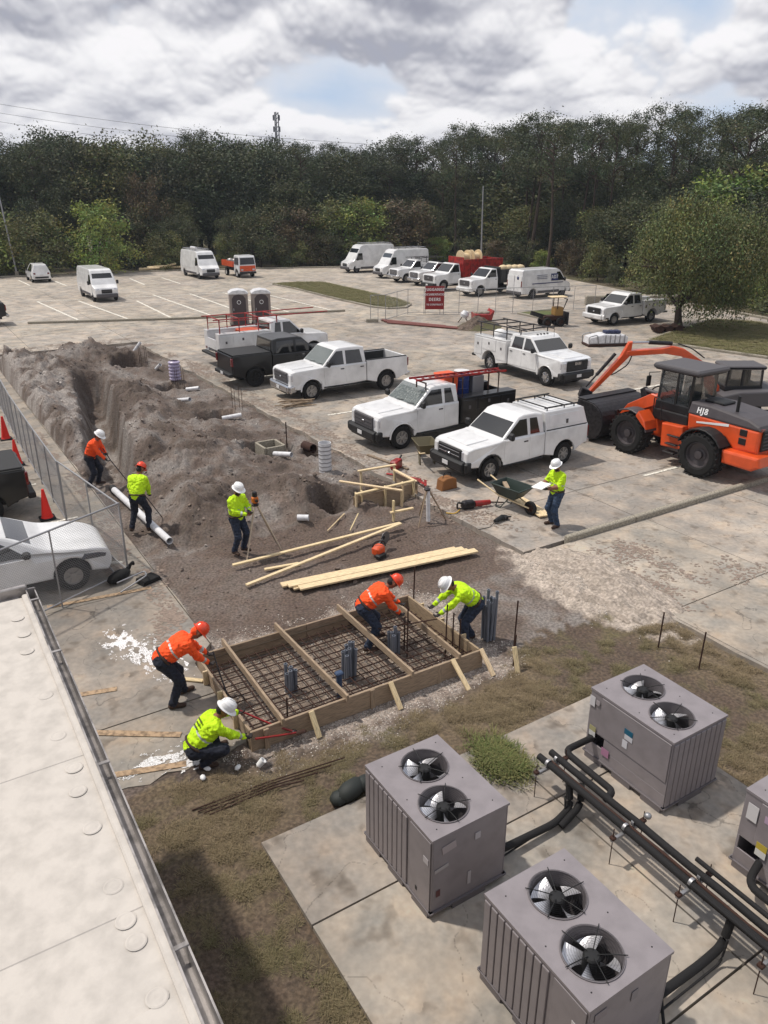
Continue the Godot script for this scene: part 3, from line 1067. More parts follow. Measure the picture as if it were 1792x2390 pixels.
# pickup truck. opts: paint, wb, W, R, roof, belt, cab ("crew", "ext", "reg"), rear ("bed", "cover", "cap", "service", "none"), grille material, bumper material
func pickup(called: String, label: String, at: Vector3, yaw: float, p: Dictionary) -> Node3D:
	var o := thing(called, label, p.get("category", "pickup truck"), at, yaw, p.get("group", ""))
	var wb: float = p.get("wb", 3.65)
	var W: float = p.get("W", 1.98)
	var R: float = p.get("R", 0.4)
	var roof: float = p.get("roof", 1.98)
	var belt: float = p.get("belt", 1.3)
	var hood: float = p.get("hood", 1.26)
	var fo: float = p.get("fo", 0.92)
	var ro: float = p.get("ro", 1.05)
	var paint: Material = p.get("paint", mats.paint_white)
	var bump: Material = p.get("bumper", mats.bumper)
	var sill: float = p.get("sill", 0.5)
	var xa := wb * 0.5
	var xf := xa + fo
	var cowl: float = xa - p.get("cowl", 0.5)
	var cabl: float = {"crew": 2.25, "ext": 1.85, "reg": 1.35}[p.get("cab", "crew")] * p.get("cab_k", 1.0)
	var xc: float = cowl - cabl
	var xr := -xa - ro
	var Ra := R + 0.09
	var hw := W * 0.5
	# hood, wings and lower cab with front wheel arches
	var poly := [xc, sill]
	poly += arc(xa, R + 0.02, Ra, 180, 0, 10)
	poly[poly.size() - 1] = max(poly[poly.size() - 1], 0.5)
	poly += [xf - 0.1, 0.52, xf, 0.62, xf, hood - 0.2, xf - 0.05, hood - 0.1, xf - 0.22, hood - 0.045, cowl + 0.1, hood + 0.015, cowl - 0.02, belt, xc, belt]
	var bend := {"nose": xa + 0.25, "nose_k": 0.24, "belt": 0.95, "lean": 0.05}
	var mb := MB.new()
	set_bend(mb, bend)
	mb.prism(V2(poly), -hw, hw, 0.045)
	obj("cab_body", mb, paint, o)
	# cab top
	var gw := hw - 0.06
	var g := {"belt": belt, "lean": 0.19}
	var rf: float = cowl - 0.72
	poly = [xc, belt - 0.02, cowl - 0.02, belt - 0.02, rf, roof - 0.045, rf - 0.2, roof, xc + 0.35, roof - 0.005, xc + 0.06, roof - 0.06]
	mb = MB.new()
	set_bend(mb, g)
	mb.prism(V2(poly), -gw, gw, 0.05)
	obj("cab_roof", mb, paint, o)
	var dk: float = 1.0 - 0.19 * (roof - 0.1 - belt)
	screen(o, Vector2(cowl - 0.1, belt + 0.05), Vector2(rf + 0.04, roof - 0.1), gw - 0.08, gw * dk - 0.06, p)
	pane(o, "rear_window", Vector2(xc + 0.01, belt + 0.12), Vector2(xc + 0.05, roof - 0.14), gw - 0.18, gw * dk - 0.14, mats.glass_dark)
	# doors and their windows
	var splits := [cowl - 0.12, cowl - 1.12, xc + 0.06]
	if p.get("cab", "crew") == "reg":
		splits = [cowl - 0.12, xc + 0.08]
	if p.get("cab", "crew") == "ext":
		splits = [cowl - 0.12, xc + 0.62, xc + 0.08]
	for i in splits.size() - 1:
		var x1: float = splits[i]
		var x0: float = splits[i + 1] + 0.012
		var d: Array = panel(o, "door", [x0, sill + 0.06, x1, sill + 0.06, x1 + 0.03, belt - 0.32, x1, belt - 0.03, x0, belt - 0.03], hw, 0.012, paint, bend)
		if p.get("cab", "crew") != "ext" or i == 0:
			for q in 2:
				var s: float = -1.0 if q == 0 else 1.0
				cb(d[q], "door_handle", Vector3(x0 + 0.16, belt - 0.15, s * (hw + 0.012) * 0.985), Vector3(0.17, 0.04, 0.05), mats.bumper, 0.012)
		# window follows the screen pillar on the front door
		var wx1: float = x1 - 0.1
		var top: float = roof - 0.13
		var wp := [x0 + 0.05, belt + 0.02, wx1, belt + 0.02, wx1, top, x0 + 0.07, top]
		if i == 0:
			wp = [x0 + 0.05, belt + 0.02, x1 - 0.06, belt + 0.02, x1 - 0.1, belt + 0.08, max(rf - 0.02, x0 + 0.3), top, x0 + 0.07, top]
		elif i == splits.size() - 2:
			wp = [x0 + 0.1, belt + 0.02, wx1 + 0.06, belt + 0.02, wx1 + 0.06, top, x0 + 0.2, top - 0.01]
		panel(o, "side_window", wp, gw, 0.006, mats.glass_dark, g)
	# nose
	var gm: Material = p.get("grille", mats.grey_plastic)
	var ghy: float = hood - 0.34
	cb(o, "grille", Vector3(xf + 0.01, ghy, 0), Vector3(0.08, 0.46, W * 0.62), gm, 0.04)
	cb(o, "hood_crown", Vector3((xf + cowl) * 0.5 - 0.02, hood - 0.015, 0), Vector3(xf - cowl - 0.42, 0.05, W * 0.55), paint, 0.02, Vector3(0, 0, -3.2))
	for i in 3:
		cb(o, "grille_bar", Vector3(xf + 0.04, ghy - 0.12 + 0.12 * i, 0), Vector3(0.03, 0.035, W * 0.56), p.get("bars", mats.bumper), 0.01)
	if p.get("badge", true):
		obj("badge", MB.new().ball(Vector3.ZERO, Vector3(0.015, 0.05, 0.11), 12, 6), p.get("badge_mat", mats.chrome), o, Vector3(xf + 0.06, ghy, 0))
	for s in [-1, 1]:
		cb(o, "headlight", Vector3(xf - 0.085, ghy + 0.03, s * (hw - 0.235)), Vector3(0.16, 0.32, 0.3), mats.lamp_clear, 0.04, Vector3(0, s * -12, 0))
		cb(o, "mirror", Vector3(cowl - 0.22, belt + 0.12, s * (hw + 0.14)), Vector3(0.13, 0.22, 0.2), p.get("mirror", mats.bumper), 0.04)
	cb(o, "front_bumper", Vector3(xf + 0.05, 0.56, 0), Vector3(0.24, 0.32, W * 0.86), bump, 0.06)
	for s in [-1, 1]:
		cb(o, "bumper_corner", Vector3(xf - 0.08, 0.56, s * (hw - 0.1)), Vector3(0.4, 0.31, 0.14), bump, 0.05, Vector3(0, s * -24, 0))
	cb(o, "air_dam", Vector3(xf - 0.02, 0.4, 0), Vector3(0.2, 0.14, W * 0.8), mats.bumper, 0.03)
	cb(o, "license_plate", Vector3(xf + 0.185, 0.56, 0), Vector3(0.012, 0.13, 0.28), mats.plate, 0.004)
	# chassis
	cb(o, "chassis", Vector3((xf + xr) * 0.5, 0.5, 0), Vector3(xf - xr - 0.5, 0.26, W * 0.62), mats.black, 0.03)
	cb(o, "running_board", Vector3((cowl + xc) * 0.5, sill - 0.05, 0), Vector3(cabl - 0.1, 0.06, W * 1.02), mats.bumper, 0.02)
	var rim: Material = p.get("rim", mats.rim)
	for x in [xa, -xa]:
		for s in [-1, 1]:
			add_wheel(o, x, s * (hw - 0.15), R, 0.27, rim)
	for s in [-1, 1]:
		var lip := MB.new()
		var pts := []
		for v in range(0, 11):
			var t := deg_to_rad(180.0 * v / 10)
			pts.append(Vector3(xa + Ra * cos(t), R + 0.02 + Ra * sin(t), s * (hw - 0.01)))
		lip.tube(pts, 0.028, 6)
		obj("wheel_arch", lip, p.get("arch", paint), o)
	var rear: String = p.get("rear", "bed")
	var rail: float = p.get("rail", belt + 0.06)
	if rear in ["bed", "cover", "cap"]:
		var side := [xr, 0.62, xr + 0.25, 0.56]
		side += arc(-xa, R + 0.02, Ra, 180, 0, 10)
		side += [xc - 0.03, sill, xc - 0.03, rail, xr + 0.02, rail]
		for s in [-1, 1]:
			mb = MB.new()
			set_bend(mb, {"belt": 0.95, "lean": 0.05})
			mb.prism(V2(side), min(s * hw, s * (hw - 0.1)), max(s * hw, s * (hw - 0.1)), 0.03)
			obj("bed_side", mb, paint, o)
			cb(o, "tail_light", Vector3(xr - 0.005, rail - 0.25, s * (hw - 0.1)), Vector3(0.09, 0.36, 0.17), mats.lamp_red, 0.02)
			cb(o, "bed_rail", Vector3((xr + xc) * 0.5, rail + 0.012, s * (hw - 0.075)), Vector3(xc - xr - 0.12, 0.03, 0.11), mats.bumper, 0.01)
		cb(o, "tailgate", Vector3(xr + 0.03, (rail + 0.66) * 0.5, 0), Vector3(0.08, rail - 0.66, W - 0.24), paint, 0.02)
		cb(o, "bed_floor", Vector3((xr + xc) * 0.5, 0.78, 0), Vector3(xc - xr - 0.1, 0.06, W - 0.22), mats.bumper, 0.01)
		cb(o, "bed_front", Vector3(xc - 0.07, (rail + 0.75) * 0.5, 0), Vector3(0.06, rail - 0.78, W - 0.22), mats.bumper, 0.01)
		for s in [-1, 1]:
			cb(o, "bed_liner", Vector3((xr + xc) * 0.5, (rail + 0.8) * 0.5 - 0.01, s * (hw - 0.14)), Vector3(xc - xr - 0.25, rail - 0.84, 0.03), mats.bumper, 0.008)
		cb(o, "rear_bumper", Vector3(xr - 0.07, 0.6, 0), Vector3(0.2, 0.16, W * 0.92), p.get("rear_bumper", mats.chrome), 0.03)
		if rear == "cover":
			cb(o, "bed_cover", Vector3((xr + xc) * 0.5, rail + 0.045, 0), Vector3(xc - xr - 0.1, 0.05, W - 0.16), mats.bumper, 0.015)
			cb(o, "license_plate", Vector3(xr - 0.175, 0.62, 0), Vector3(0.012, 0.13, 0.28), mats.plate, 0.004)
		if rear == "cap":
			var ct := roof - 0.04
			poly = [xr + 0.02, rail, xc - 0.04, rail, xc - 0.04, ct, xr + 0.28, ct, xr + 0.16, ct - 0.05]
			mb = MB.new()
			set_bend(mb, {"belt": rail, "lean": 0.22})
			mb.prism(V2(poly), -(hw - 0.03), hw - 0.03, 0.035)
			obj("bed_cap", mb, paint, o)
			var pn: Array = panel(o, "cap_panel", [xr + 0.3, rail + 0.1, xc - 0.18, rail + 0.1, xc - 0.2, ct - 0.12, xr + 0.4, ct - 0.12], hw - 0.03, 0.012, paint, {"belt": rail, "lean": 0.22})
			for q in 2:
				cb(pn[q], "latch", Vector3((xr + xc) * 0.5, rail + 0.2, (-1.0 if q == 0 else 1.0) * (hw - 0.05)), Vector3(0.09, 0.14, 0.03), mats.grey_plastic, 0.01)
			for s in [-1, 1]:
				obj("roof_rail", MB.new().tube([Vector3(xr + 0.3, ct + 0.09, s * (hw * 0.74)), Vector3(xc - 0.1, ct + 0.09, s * (hw * 0.74))], 0.025, 6), mats.bumper, o)
			for x in [xr + 0.5, (xr + xc) * 0.5, xc - 0.2]:
				var rk := MB.new()
				rk.tube([Vector3(x, ct - 0.02, -hw * 0.74), Vector3(x, ct + 0.09, -hw * 0.74), Vector3(x, ct + 0.09, hw * 0.74), Vector3(x, ct - 0.02, hw * 0.74)], 0.02, 6)
				obj("roof_bar", rk, mats.bumper, o)
	elif rear == "service":
		var sm: Material = p.get("body", mats.paint_white)
		var tp: float = p.get("top", 1.5)
		var xs: float = xr - p.get("body_over", 0.1)
		var sd := [xs, 0.66]
		sd += arc(-xa, R + 0.04, Ra + 0.02, 180, 0, 10)
		sd[2 + 0] = max(sd[2], xs + 0.1)
		sd += [xc - 0.06, 0.58, xc - 0.06, tp, xs, tp]
		for s in [-1, 1]:
			mb = MB.new()
			mb.prism(V2(sd), min(s * (hw + 0.04), s * (hw - 0.42)), max(s * (hw + 0.04), s * (hw - 0.42)), 0.015)
			obj("body_side", mb, sm, o)
			var cols := [[xs + 0.04, -xa - Ra - 0.05, 0.72], [-xa - Ra + 0.0, -xa + Ra, R + Ra + 0.1], [-xa + Ra + 0.06, xc - 0.1, 0.66]]
			for q in cols:
				if q[1] - q[0] < 0.15:
					continue
				mb = MB.new()
				mb.prism(V2([q[0], q[2], q[1], q[2], q[1], tp - 0.06, q[0], tp - 0.06]), min(s * (hw + 0.036), s * (hw + 0.058)), max(s * (hw + 0.036), s * (hw + 0.058)), 0.008)
				var dr := obj("cabinet_door", mb, sm, o)
				cb(dr, "door_handle", Vector3((q[0] + q[1]) * 0.5, lerp(q[2], tp - 0.06, 0.62), s * (hw + 0.062)), Vector3(0.1, 0.12, 0.02), mats.grey_plastic, 0.008)
			cb(o, "body_lid", Vector3((xs + xc) * 0.5 - 0.03, tp + 0.02, s * (hw - 0.19)), Vector3(xc - xs - 0.06, 0.035, 0.48), sm, 0.01)
			cb(o, "tail_light", Vector3(xs - 0.01, 0.8, s * (hw - 0.2)), Vector3(0.03, 0.12, 0.2), mats.lamp_red, 0.01)
		cb(o, "body_floor", Vector3((xs + xc) * 0.5 - 0.03, 0.84, 0), Vector3(xc - xs - 0.1, 0.06, W - 0.7), mats.grey_plastic, 0.01)
		cb(o, "tailgate", Vector3(xs + 0.02, 1.08, 0), Vector3(0.05, 0.5, W - 0.84), sm, 0.012)
		cb(o, "rear_bumper", Vector3(xs - 0.1, 0.6, 0), Vector3(0.24, 0.12, W), p.get("rear_bumper", mats.bumper), 0.02)
	return o

# panel van. opts: wb, W, roof (height), len_f, len_r
func van(called: String, label: String, at: Vector3, yaw: float, p: Dictionary) -> Node3D:
	var o := thing(called, label, "van", at, yaw, p.get("group", ""))
	var wb: float = p.get("wb", 3.8)
	var W: float = p.get("W", 2.02)
	var roof: float = p.get("roof", 2.5)
	var R := 0.35
	var xa := wb * 0.5
	var xf: float = xa + p.get("fo", 0.92)
	var xr: float = -xa - p.get("ro", 1.1)
	var hw := W * 0.5
	var belt := 1.32
	var Ra := R + 0.08
	var paint: Material = p.get("paint", mats.paint_white)
	var hy := 1.12
	var cowl := xa + 0.28
	var rf: float = cowl - 0.55 - (roof - 1.9) * 0.35
	var poly := [xr, 0.42]
	poly += arc(-xa, R + 0.02, Ra, 180, 0, 8)
	poly += arc(xa, R + 0.02, Ra, 180, 0, 8)
	poly += [xf - 0.04, 0.42, xf, 0.55, xf, 0.92, xf - 0.08, hy - 0.05, cowl + 0.05, hy + 0.16, cowl, belt, rf, roof - 0.12, rf - 0.35, roof, xr + 0.25, roof, xr + 0.06, roof - 0.12, xr, belt]
	var bend := {"belt": belt, "lean": 0.13 if roof > 2.4 else 0.16, "nose": xa + 0.25, "nose_k": 0.25}
	var mb := MB.new()
	set_bend(mb, bend)
	mb.prism(V2(poly), -hw, hw, 0.06)
	obj("body", mb, paint, o)
	var kt: float = 1.0 - bend.lean * (min(roof, 2.3) - 0.25 - belt)
	var sx: float = cowl - (cowl - rf) * 0.12
	var ex: float = cowl - (cowl - rf) * 0.8
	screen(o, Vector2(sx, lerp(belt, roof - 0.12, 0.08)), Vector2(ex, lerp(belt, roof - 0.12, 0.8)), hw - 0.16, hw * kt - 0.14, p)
	var st: float = min(roof - 0.25, 2.02)
	var wx := cowl - (cowl - rf) * (st - belt) / (roof - 0.12 - belt)
	panel(o, "door", [cowl - 1.12, 0.5, cowl - 0.1, 0.5, cowl - 0.06, belt - 0.05, wx - 0.02, st + 0.06, cowl - 1.12, st + 0.06], hw, 0.01, paint, bend)
	panel(o, "side_window", [cowl - 1.02, belt + 0.02, cowl - 0.16, belt + 0.02, wx - 0.1, st, cowl - 1.02, st], hw + 0.012, 0.006, mats.glass_dark, bend)
	panel(o, "side_panel", [xr + 0.5, 1.0, cowl - 1.35, 1.0, cowl - 1.35, roof - 0.4, xr + 0.5, roof - 0.4], hw, 0.01, paint, bend)
	panel(o, "side_moulding", [-xa + Ra + 0.03, 0.42, xa - Ra - 0.03, 0.42, xa - Ra - 0.03, 0.62, -xa + Ra + 0.03, 0.62], hw, 0.02, mats.grey_plastic, bend)
	cb(o, "grille", Vector3(xf + 0.01, 0.83, 0), Vector3(0.07, 0.3, W * 0.42), mats.bumper, 0.04)
	cb(o, "grille_bar", Vector3(xf + 0.05, 0.85, 0), Vector3(0.03, 0.05, W * 0.36), mats.grey_plastic, 0.012)
	cb(o, "front_bumper", Vector3(xf + 0.02, 0.5, 0), Vector3(0.2, 0.3, W * 0.86), mats.grey_plastic, 0.06)
	for s in [-1, 1]:
		cb(o, "headlight", Vector3(xf - 0.12, 0.94, s * (hw - 0.3)), Vector3(0.2, 0.24, 0.24), mats.lamp_clear, 0.05)
		cb(o, "mirror", Vector3(cowl - 0.3, belt + 0.12, s * (hw + 0.15)), Vector3(0.12, 0.3, 0.18), mats.bumper, 0.04)
		cb(o, "tail_light", Vector3(xr - 0.005, 1.2, s * (hw - 0.12)), Vector3(0.05, 0.5, 0.12), mats.lamp_red, 0.02)
		for x in [xa, -xa]:
			add_wheel(o, x, s * (hw - 0.13), R, 0.22, p.get("rim", mats.grey_plastic))
	cb(o, "rear_bumper", Vector3(xr - 0.03, 0.5, 0), Vector3(0.14, 0.22, W * 0.9), mats.grey_plastic, 0.03)
	if p.get("rear_doors", false):
		for s in [-1, 1]:
			cb(o, "rear_door", Vector3(xr - 0.012, 1.2, s * hw * 0.46), Vector3(0.03, 1.3, hw * 0.86), paint, 0.012)
	cb(o, "chassis", Vector3((xf + xr) * 0.5, 0.42, 0), Vector3(xf - xr - 0.4, 0.2, W * 0.62), mats.black, 0.03)
	if p.get("rack", false):
		for s in [-1, 1]:
			obj("roof_rail", MB.new().tube([Vector3(xr + 0.3, roof + 0.14, s * hw * 0.68), Vector3(rf - 0.5, roof + 0.14, s * hw * 0.68)], 0.025, 6), mats.galv, o)
		for i in 5:
			var x: float = lerp(xr + 0.4, rf - 0.6, i / 4.0)
			obj("roof_bar", MB.new().tube([Vector3(x, roof - 0.03, -hw * 0.68), Vector3(x, roof + 0.14, -hw * 0.68), Vector3(x, roof + 0.14, hw * 0.68), Vector3(x, roof - 0.03, hw * 0.68)], 0.02, 6), mats.galv, o)
	return o

# smooth curve through the points of a profile
func flow(a: Array, n: int) -> Array:
	var p := V2(a)
	var out := []
	for i in p.size() - 1:
		for k in n:
			var q := p[i].cubic_interpolate(p[i + 1], p[max(i - 1, 0)], p[min(i + 2, p.size() - 1)], k / float(n))
			out += [q.x, q.y]
	out += [p[p.size() - 1].x, p[p.size() - 1].y]
	return out

# car with a rounded body, seen near the fence and at the far edge
func car(called: String, label: String, at: Vector3, yaw: float, p: Dictionary) -> Node3D:
	var o := thing(called, label, "car", at, yaw)
	var wb: float = p.get("wb", 2.7)
	var W: float = p.get("W", 1.82)
	var R := 0.34
	var xa := wb * 0.5
	var xf := xa + 0.86
	var xr: float = -xa - p.get("ro", 0.9)
	var hw := W * 0.5
	var belt := 1.0
	var roof: float = p.get("roof", 1.48)
	var Ra := R + 0.06
	var paint: Material = mats.paint_white
	# one flowing side profile, nose to tail
	var cx := xa - 0.42
	var tailx: float = xr
	var top := [xf - 0.1, 0.24, xf, 0.36, xf + 0.01, 0.55, xf - 0.04, 0.7, xf - 0.16, 0.8, xf - 0.4, 0.89, xf - 0.7, 0.955, xa - 0.1, 0.995, cx, belt + 0.06, cx - 0.3, belt + 0.2, cx - 0.65, roof - 0.12, cx - 0.95, roof - 0.03, cx - 1.35, roof, -xa + 0.4, roof - 0.015]
	if p.get("wagon", false):
		top += [tailx + 0.3, roof - 0.06, tailx + 0.14, roof - 0.2, tailx + 0.05, belt, tailx, 0.7, tailx + 0.05, 0.34]
	else:
		top += [-xa - 0.1, roof - 0.14, tailx + 0.42, belt + 0.14, tailx + 0.1, belt + 0.06, tailx, 0.7, tailx + 0.06, 0.34]
	var bend := {"nose": xa + 0.1, "nose_k": 0.5, "tail": -xa - 0.3, "tail_k": 0.45, "belt": belt - 0.06, "lean": 0.5}
	var poly: Array = arc(-xa, R + 0.02, Ra, 180, 0, 10) + arc(xa, R + 0.02, Ra, 180, 0, 10) + flow(top, 4)
	var mb := MB.new()
	set_bend(mb, bend)
	mb.prism(V2(poly), -hw, hw, 0.055)
	obj("body", mb, paint, o)
	pane(o, "windshield", Vector2(cx - 0.08, belt + 0.07), Vector2(cx - 0.72, roof - 0.09), hw - 0.16, hw * 0.76 - 0.06, p.get("shield", mats.glass_dark))
	var bk := tailx + (0.09 if p.get("wagon", false) else 0.4)
	pane(o, "rear_window", Vector2(bk, belt + 0.1), Vector2(bk + (0.1 if p.get("wagon", false) else 0.45), roof - 0.2), hw - 0.2, hw * 0.74 - 0.06, mats.glass_dark)
	panel(o, "side_window", [cx - 1.5, belt + 0.0, cx - 0.42, belt + 0.0, cx - 0.72, belt + 0.24, cx - 0.98, roof - 0.1, cx - 1.5, roof - 0.07], hw, 0.006, mats.glass_dark, bend)
	panel(o, "side_window", [tailx + 0.62, belt + 0.04, cx - 1.56, belt, cx - 1.56, roof - 0.07, -xa + 0.35, roof - 0.09, tailx + 0.8, belt + 0.2], hw, 0.006, mats.glass_dark, bend)
	panel(o, "door", [cx - 1.53, 0.4, cx - 0.3, 0.4, cx - 0.22, 0.7, cx - 0.34, belt - 0.04, cx - 1.53, belt - 0.04], hw, 0.008, paint, bend)
	panel(o, "door", [-xa + 0.36, 0.4, cx - 1.56, 0.4, cx - 1.56, belt - 0.04, -xa - 0.02, belt - 0.04, -xa + 0.1, 0.7], hw, 0.008, paint, bend)
	for s in [-1, 1]:
		mb = MB.new()
		mb.prism(V2([-0.3, 0.0, 0.26, -0.12, 0.3, -0.05, 0.12, 0.05, -0.2, 0.1]), -0.05, 0.05, 0.02)
		obj("headlight", mb, mat("lamp_smoked", Color(0.3, 0.3, 0.32), 0.12, 0.3), o, Vector3(xf - 0.38, 0.7, s * (hw - 0.11)), Vector3(0, s * 24, 0))
		cb(o, "mirror", Vector3(cx - 0.42, belt + 0.06, s * (hw + 0.06)), Vector3(0.16, 0.13, 0.2), mats.bumper, 0.04)
		cb(o, "tail_light", Vector3(xr + 0.06, 0.85, s * (hw * 0.72)), Vector3(0.12, 0.18, 0.2), mats.lamp_red, 0.03)
		for x in [xa, -xa]:
			add_wheel(o, x, s * (hw - 0.11), R, 0.21, mats.rim)
	cb(o, "grille", Vector3(xf - 0.06, 0.5, 0), Vector3(0.12, 0.2, W * 0.5), mats.bumper, 0.03)
	cb(o, "chassis", Vector3(0, 0.32, 0), Vector3(xf - xr - 0.5, 0.18, W * 0.6), mats.black, 0.03)
	cb(o, "rear_bumper", Vector3(xr + 0.03, 0.5, 0), Vector3(0.12, 0.16, W * 0.7), mats.bumper, 0.03)
	cb(o, "license_plate", Vector3(xr - 0.02, 0.72, 0), Vector3(0.02, 0.11, 0.3), mats.plate, 0.004)
	return o

func ladder(o: Node3D, at: Vector3, rot: Vector3, l: float, w: float, m: Material) -> void:
	var t := MB.new()
	for s in [-1, 1]:
		t.box(Vector3(0, 0, s * w * 0.5), Vector3(l, 0.07, 0.03))
	var k := int(l / 0.3)
	for i in k:
		t.box(Vector3(-l * 0.5 + 0.18 + i * 0.3, 0, 0), Vector3(0.035, 0.03, w))
	obj("ladder", t, m, o, at, rot)

func make_vehicles() -> void:
	var west := YAW + 180.0 # facing along -a
	var east := YAW
	var south := YAW - 90.0 # facing along +b
	var north := YAW + 90.0
	# --- the near lot
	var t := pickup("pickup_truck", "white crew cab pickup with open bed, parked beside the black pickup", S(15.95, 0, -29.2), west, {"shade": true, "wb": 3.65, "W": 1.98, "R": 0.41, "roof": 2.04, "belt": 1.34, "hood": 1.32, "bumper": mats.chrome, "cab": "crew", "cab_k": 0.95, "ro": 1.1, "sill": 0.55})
	cb(t, "hitch_rack", Vector3(-3.15, 0.75, 0.5), Vector3(0.3, 0.06, 0.5), mats.rust, 0.01)
	cb(t, "hitch_post", Vector3(-3.3, 0.95, 0.55), Vector3(0.06, 0.4, 0.06), mats.rust, 0.01)
	pickup("pickup_truck", "black pickup with covered bed, its tail towards the dig", S(14.95, 0, -32.75), east, {"wb": 3.6, "W": 1.98, "R": 0.42, "roof": 2.02, "belt": 1.36, "hood": 1.3, "paint": mats.paint_black, "rim": mats.black, "rear": "cover", "cab": "crew", "sill": 0.55, "shield": mats.glass_dark, "rear_bumper": mats.bumper, "badge": false})
	t = pickup("service_truck", "white service truck with red ladder rack behind the black pickup", S(16.4, 0, -37.3), east, {"category": "service truck", "wb": 3.9, "W": 2.0, "R": 0.41, "roof": 2.1, "belt": 1.38, "hood": 1.3, "rear": "service", "cab": "ext", "top": 1.62, "ro": 1.15})
	rack(t, -3.05, 2.6, 1.62, 2.32, mats.paint_red)
	cb(t, "tool_tray", Vector3(-1.2, 1.5, 0.0), Vector3(1.1, 0.3, 0.9), mats.paint_orange, 0.03)
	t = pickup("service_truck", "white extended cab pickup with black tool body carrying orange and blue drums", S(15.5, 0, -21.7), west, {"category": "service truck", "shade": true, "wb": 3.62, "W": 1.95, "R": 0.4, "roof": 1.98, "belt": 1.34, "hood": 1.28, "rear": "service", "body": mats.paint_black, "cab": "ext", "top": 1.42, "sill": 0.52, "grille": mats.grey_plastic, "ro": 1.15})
	cb(t, "load_deck", Vector3(-1.35, 1.16, 0), Vector3(2.3, 0.06, 1.1), mats.grey_plastic, 0.01)
	drum_load(t)
	ladder(t, Vector3(-0.75, 2.2, -0.62), Vector3(0, 0, 1.5), 3.9, 0.42, mats.paint_red)
	for x in [-2.3, -0.7, 0.85]:
		obj("rack_hoop", MB.new().tube([Vector3(x, 1.42 if x < 0 else 1.9, -0.9), Vector3(x, 2.13, -0.9), Vector3(x, 2.13, -0.35), Vector3(x, 1.42 if x < 0 else 1.9, -0.35)], 0.025, 6), mats.rust, t)
	pickup("pickup_truck", "dusty white pickup with white bed cap and black grille", S(15.69, 0, -17.62), west, {"wb": 2.98, "W": 1.82, "R": 0.36, "roof": 1.84, "belt": 1.2, "hood": 1.16, "rear": "cap", "cab": "ext", "cab_k": 0.93, "cowl": 0.4, "fo": 0.85, "ro": 0.98, "grille": mats.bumper, "bars": mats.chrome, "arch": mats.bumper, "sill": 0.46, "rail": 1.22})
	t = pickup("service_truck", "white crew cab service truck with white tool cabinets facing the loader", S(25.15, 0, -27.05), south, {"category": "service truck", "wb": 3.9, "W": 2.02, "R": 0.41, "roof": 2.02, "belt": 1.36, "hood": 1.32, "rear": "service", "cab": "crew", "cab_k": 0.92, "top": 1.58, "grille": mats.bumper, "badge": false, "ro": 1.05, "shield": mats.glass_dark, "rim": mats.chrome, "sill": 0.54})
	word(t, "RAM", 0.13, Vector3(2.93, 1.08, 0), Vector3(0, 90, 0), mats.chrome)
	for z in [-0.3, -0.1, 0.1, 0.3]:
		cb(t, "roof_marker", Vector3(0.55, 2.04, z), Vector3(0.12, 0.05, 0.07), mats.black, 0.02)
	rack(t, -2.9, 0.1, 1.58, 2.2, mats.dark_steel)
	var bagm := MB.new()
	bagm.ball(Vector3.ZERO, Vector3(0.42, 0.26, 0.3), 12, 7)
	obj("white_sack", bagm, mats.paper, t, Vector3(-2.3, 1.62, 0.1))
	obj("white_sack", bagm, mats.paper, t, Vector3(-0.95, 1.5, 0.15))
	obj("antenna", MB.new().tube([Vector3(0.9, 1.9, -0.4), Vector3(0.85, 2.6, -0.4)], 0.01, 5), mats.black, t)
	t = pickup("service_truck", "white service truck with its door open parked by the big tree", S(41.6, 0, -36.3), west - 4, {"category": "service truck", "wb": 3.3, "W": 1.95, "R": 0.38, "roof": 1.95, "belt": 1.28, "hood": 1.22, "rear": "service", "cab": "crew", "cab_k": 0.85, "top": 1.4, "grille": mats.bumper, "bumper": mats.paint_white, "ro": 1.1})
	mb_door(t)
	# --- left edge beyond the fence
	car("white_car", "white compact car behind the chain link fence", S(0.9, 0, -17.1), east - 2, {"wb": 2.62, "roof": 1.5, "shield": mats.glass_dark})
	pickup("pickup_truck", "black pickup with grey bed cover beside the traffic cones", S(-0.75, 0, -21.95), west, {"wb": 3.6, "W": 1.95, "R": 0.39, "roof": 1.92, "paint": mats.paint_black, "rim": mats.black, "rear": "cover", "rear_bumper": mats.bumper, "shield": mats.glass_dark})
	pickup("pickup_truck", "dark pickup at the far left behind the upper fence", S(-1.4, 0, -27.5), west, {"wb": 3.5, "W": 1.9, "R": 0.38, "roof": 1.9, "paint": mats.paint_black, "rim": mats.black, "rear": "bed", "shield": mats.glass_dark})
	pickup("pickup_truck", "black pickup cut off by the left picture edge on the far drive", S(3.5, 0, -57.5), west, {"wb": 3.5, "W": 1.9, "R": 0.38, "paint": mats.paint_black, "rim": mats.black, "rear": "cover", "shield": mats.glass_dark})
	# --- far lot
	van("white_van", "white low roof panel van parked alone among the far stalls", S(14.75, 0, -67.9), south, {"wb": 4.0, "roof": 2.42, "W": 1.95})
	car("white_hatchback", "white hatchback seen from behind at the edge of the wood", S(12.95, 0, -85.1), north, {"wb": 2.8, "roof": 1.72, "W": 1.75, "wagon": true, "ro": 0.75})
	t = van("white_van", "white van with roof rack beside the orange flatbed truck", S(27.9, 0, -80.4), south, {"wb": 4.3, "roof": 2.62, "W": 2.05, "rack": true})
	obj("roof_tube", MB.new().tube([Vector3(-0.2, 2.9, 0.7), Vector3(1.2, 2.9, 0.7)], 0.14, 10), mats.pvc, t)
	flatbed()
	van("white_van", "tall white van at the far end of the parked row", S(45.6, 0, -76.5), west, {"wb": 3.8, "roof": 2.85, "W": 2.1, "rack": true})
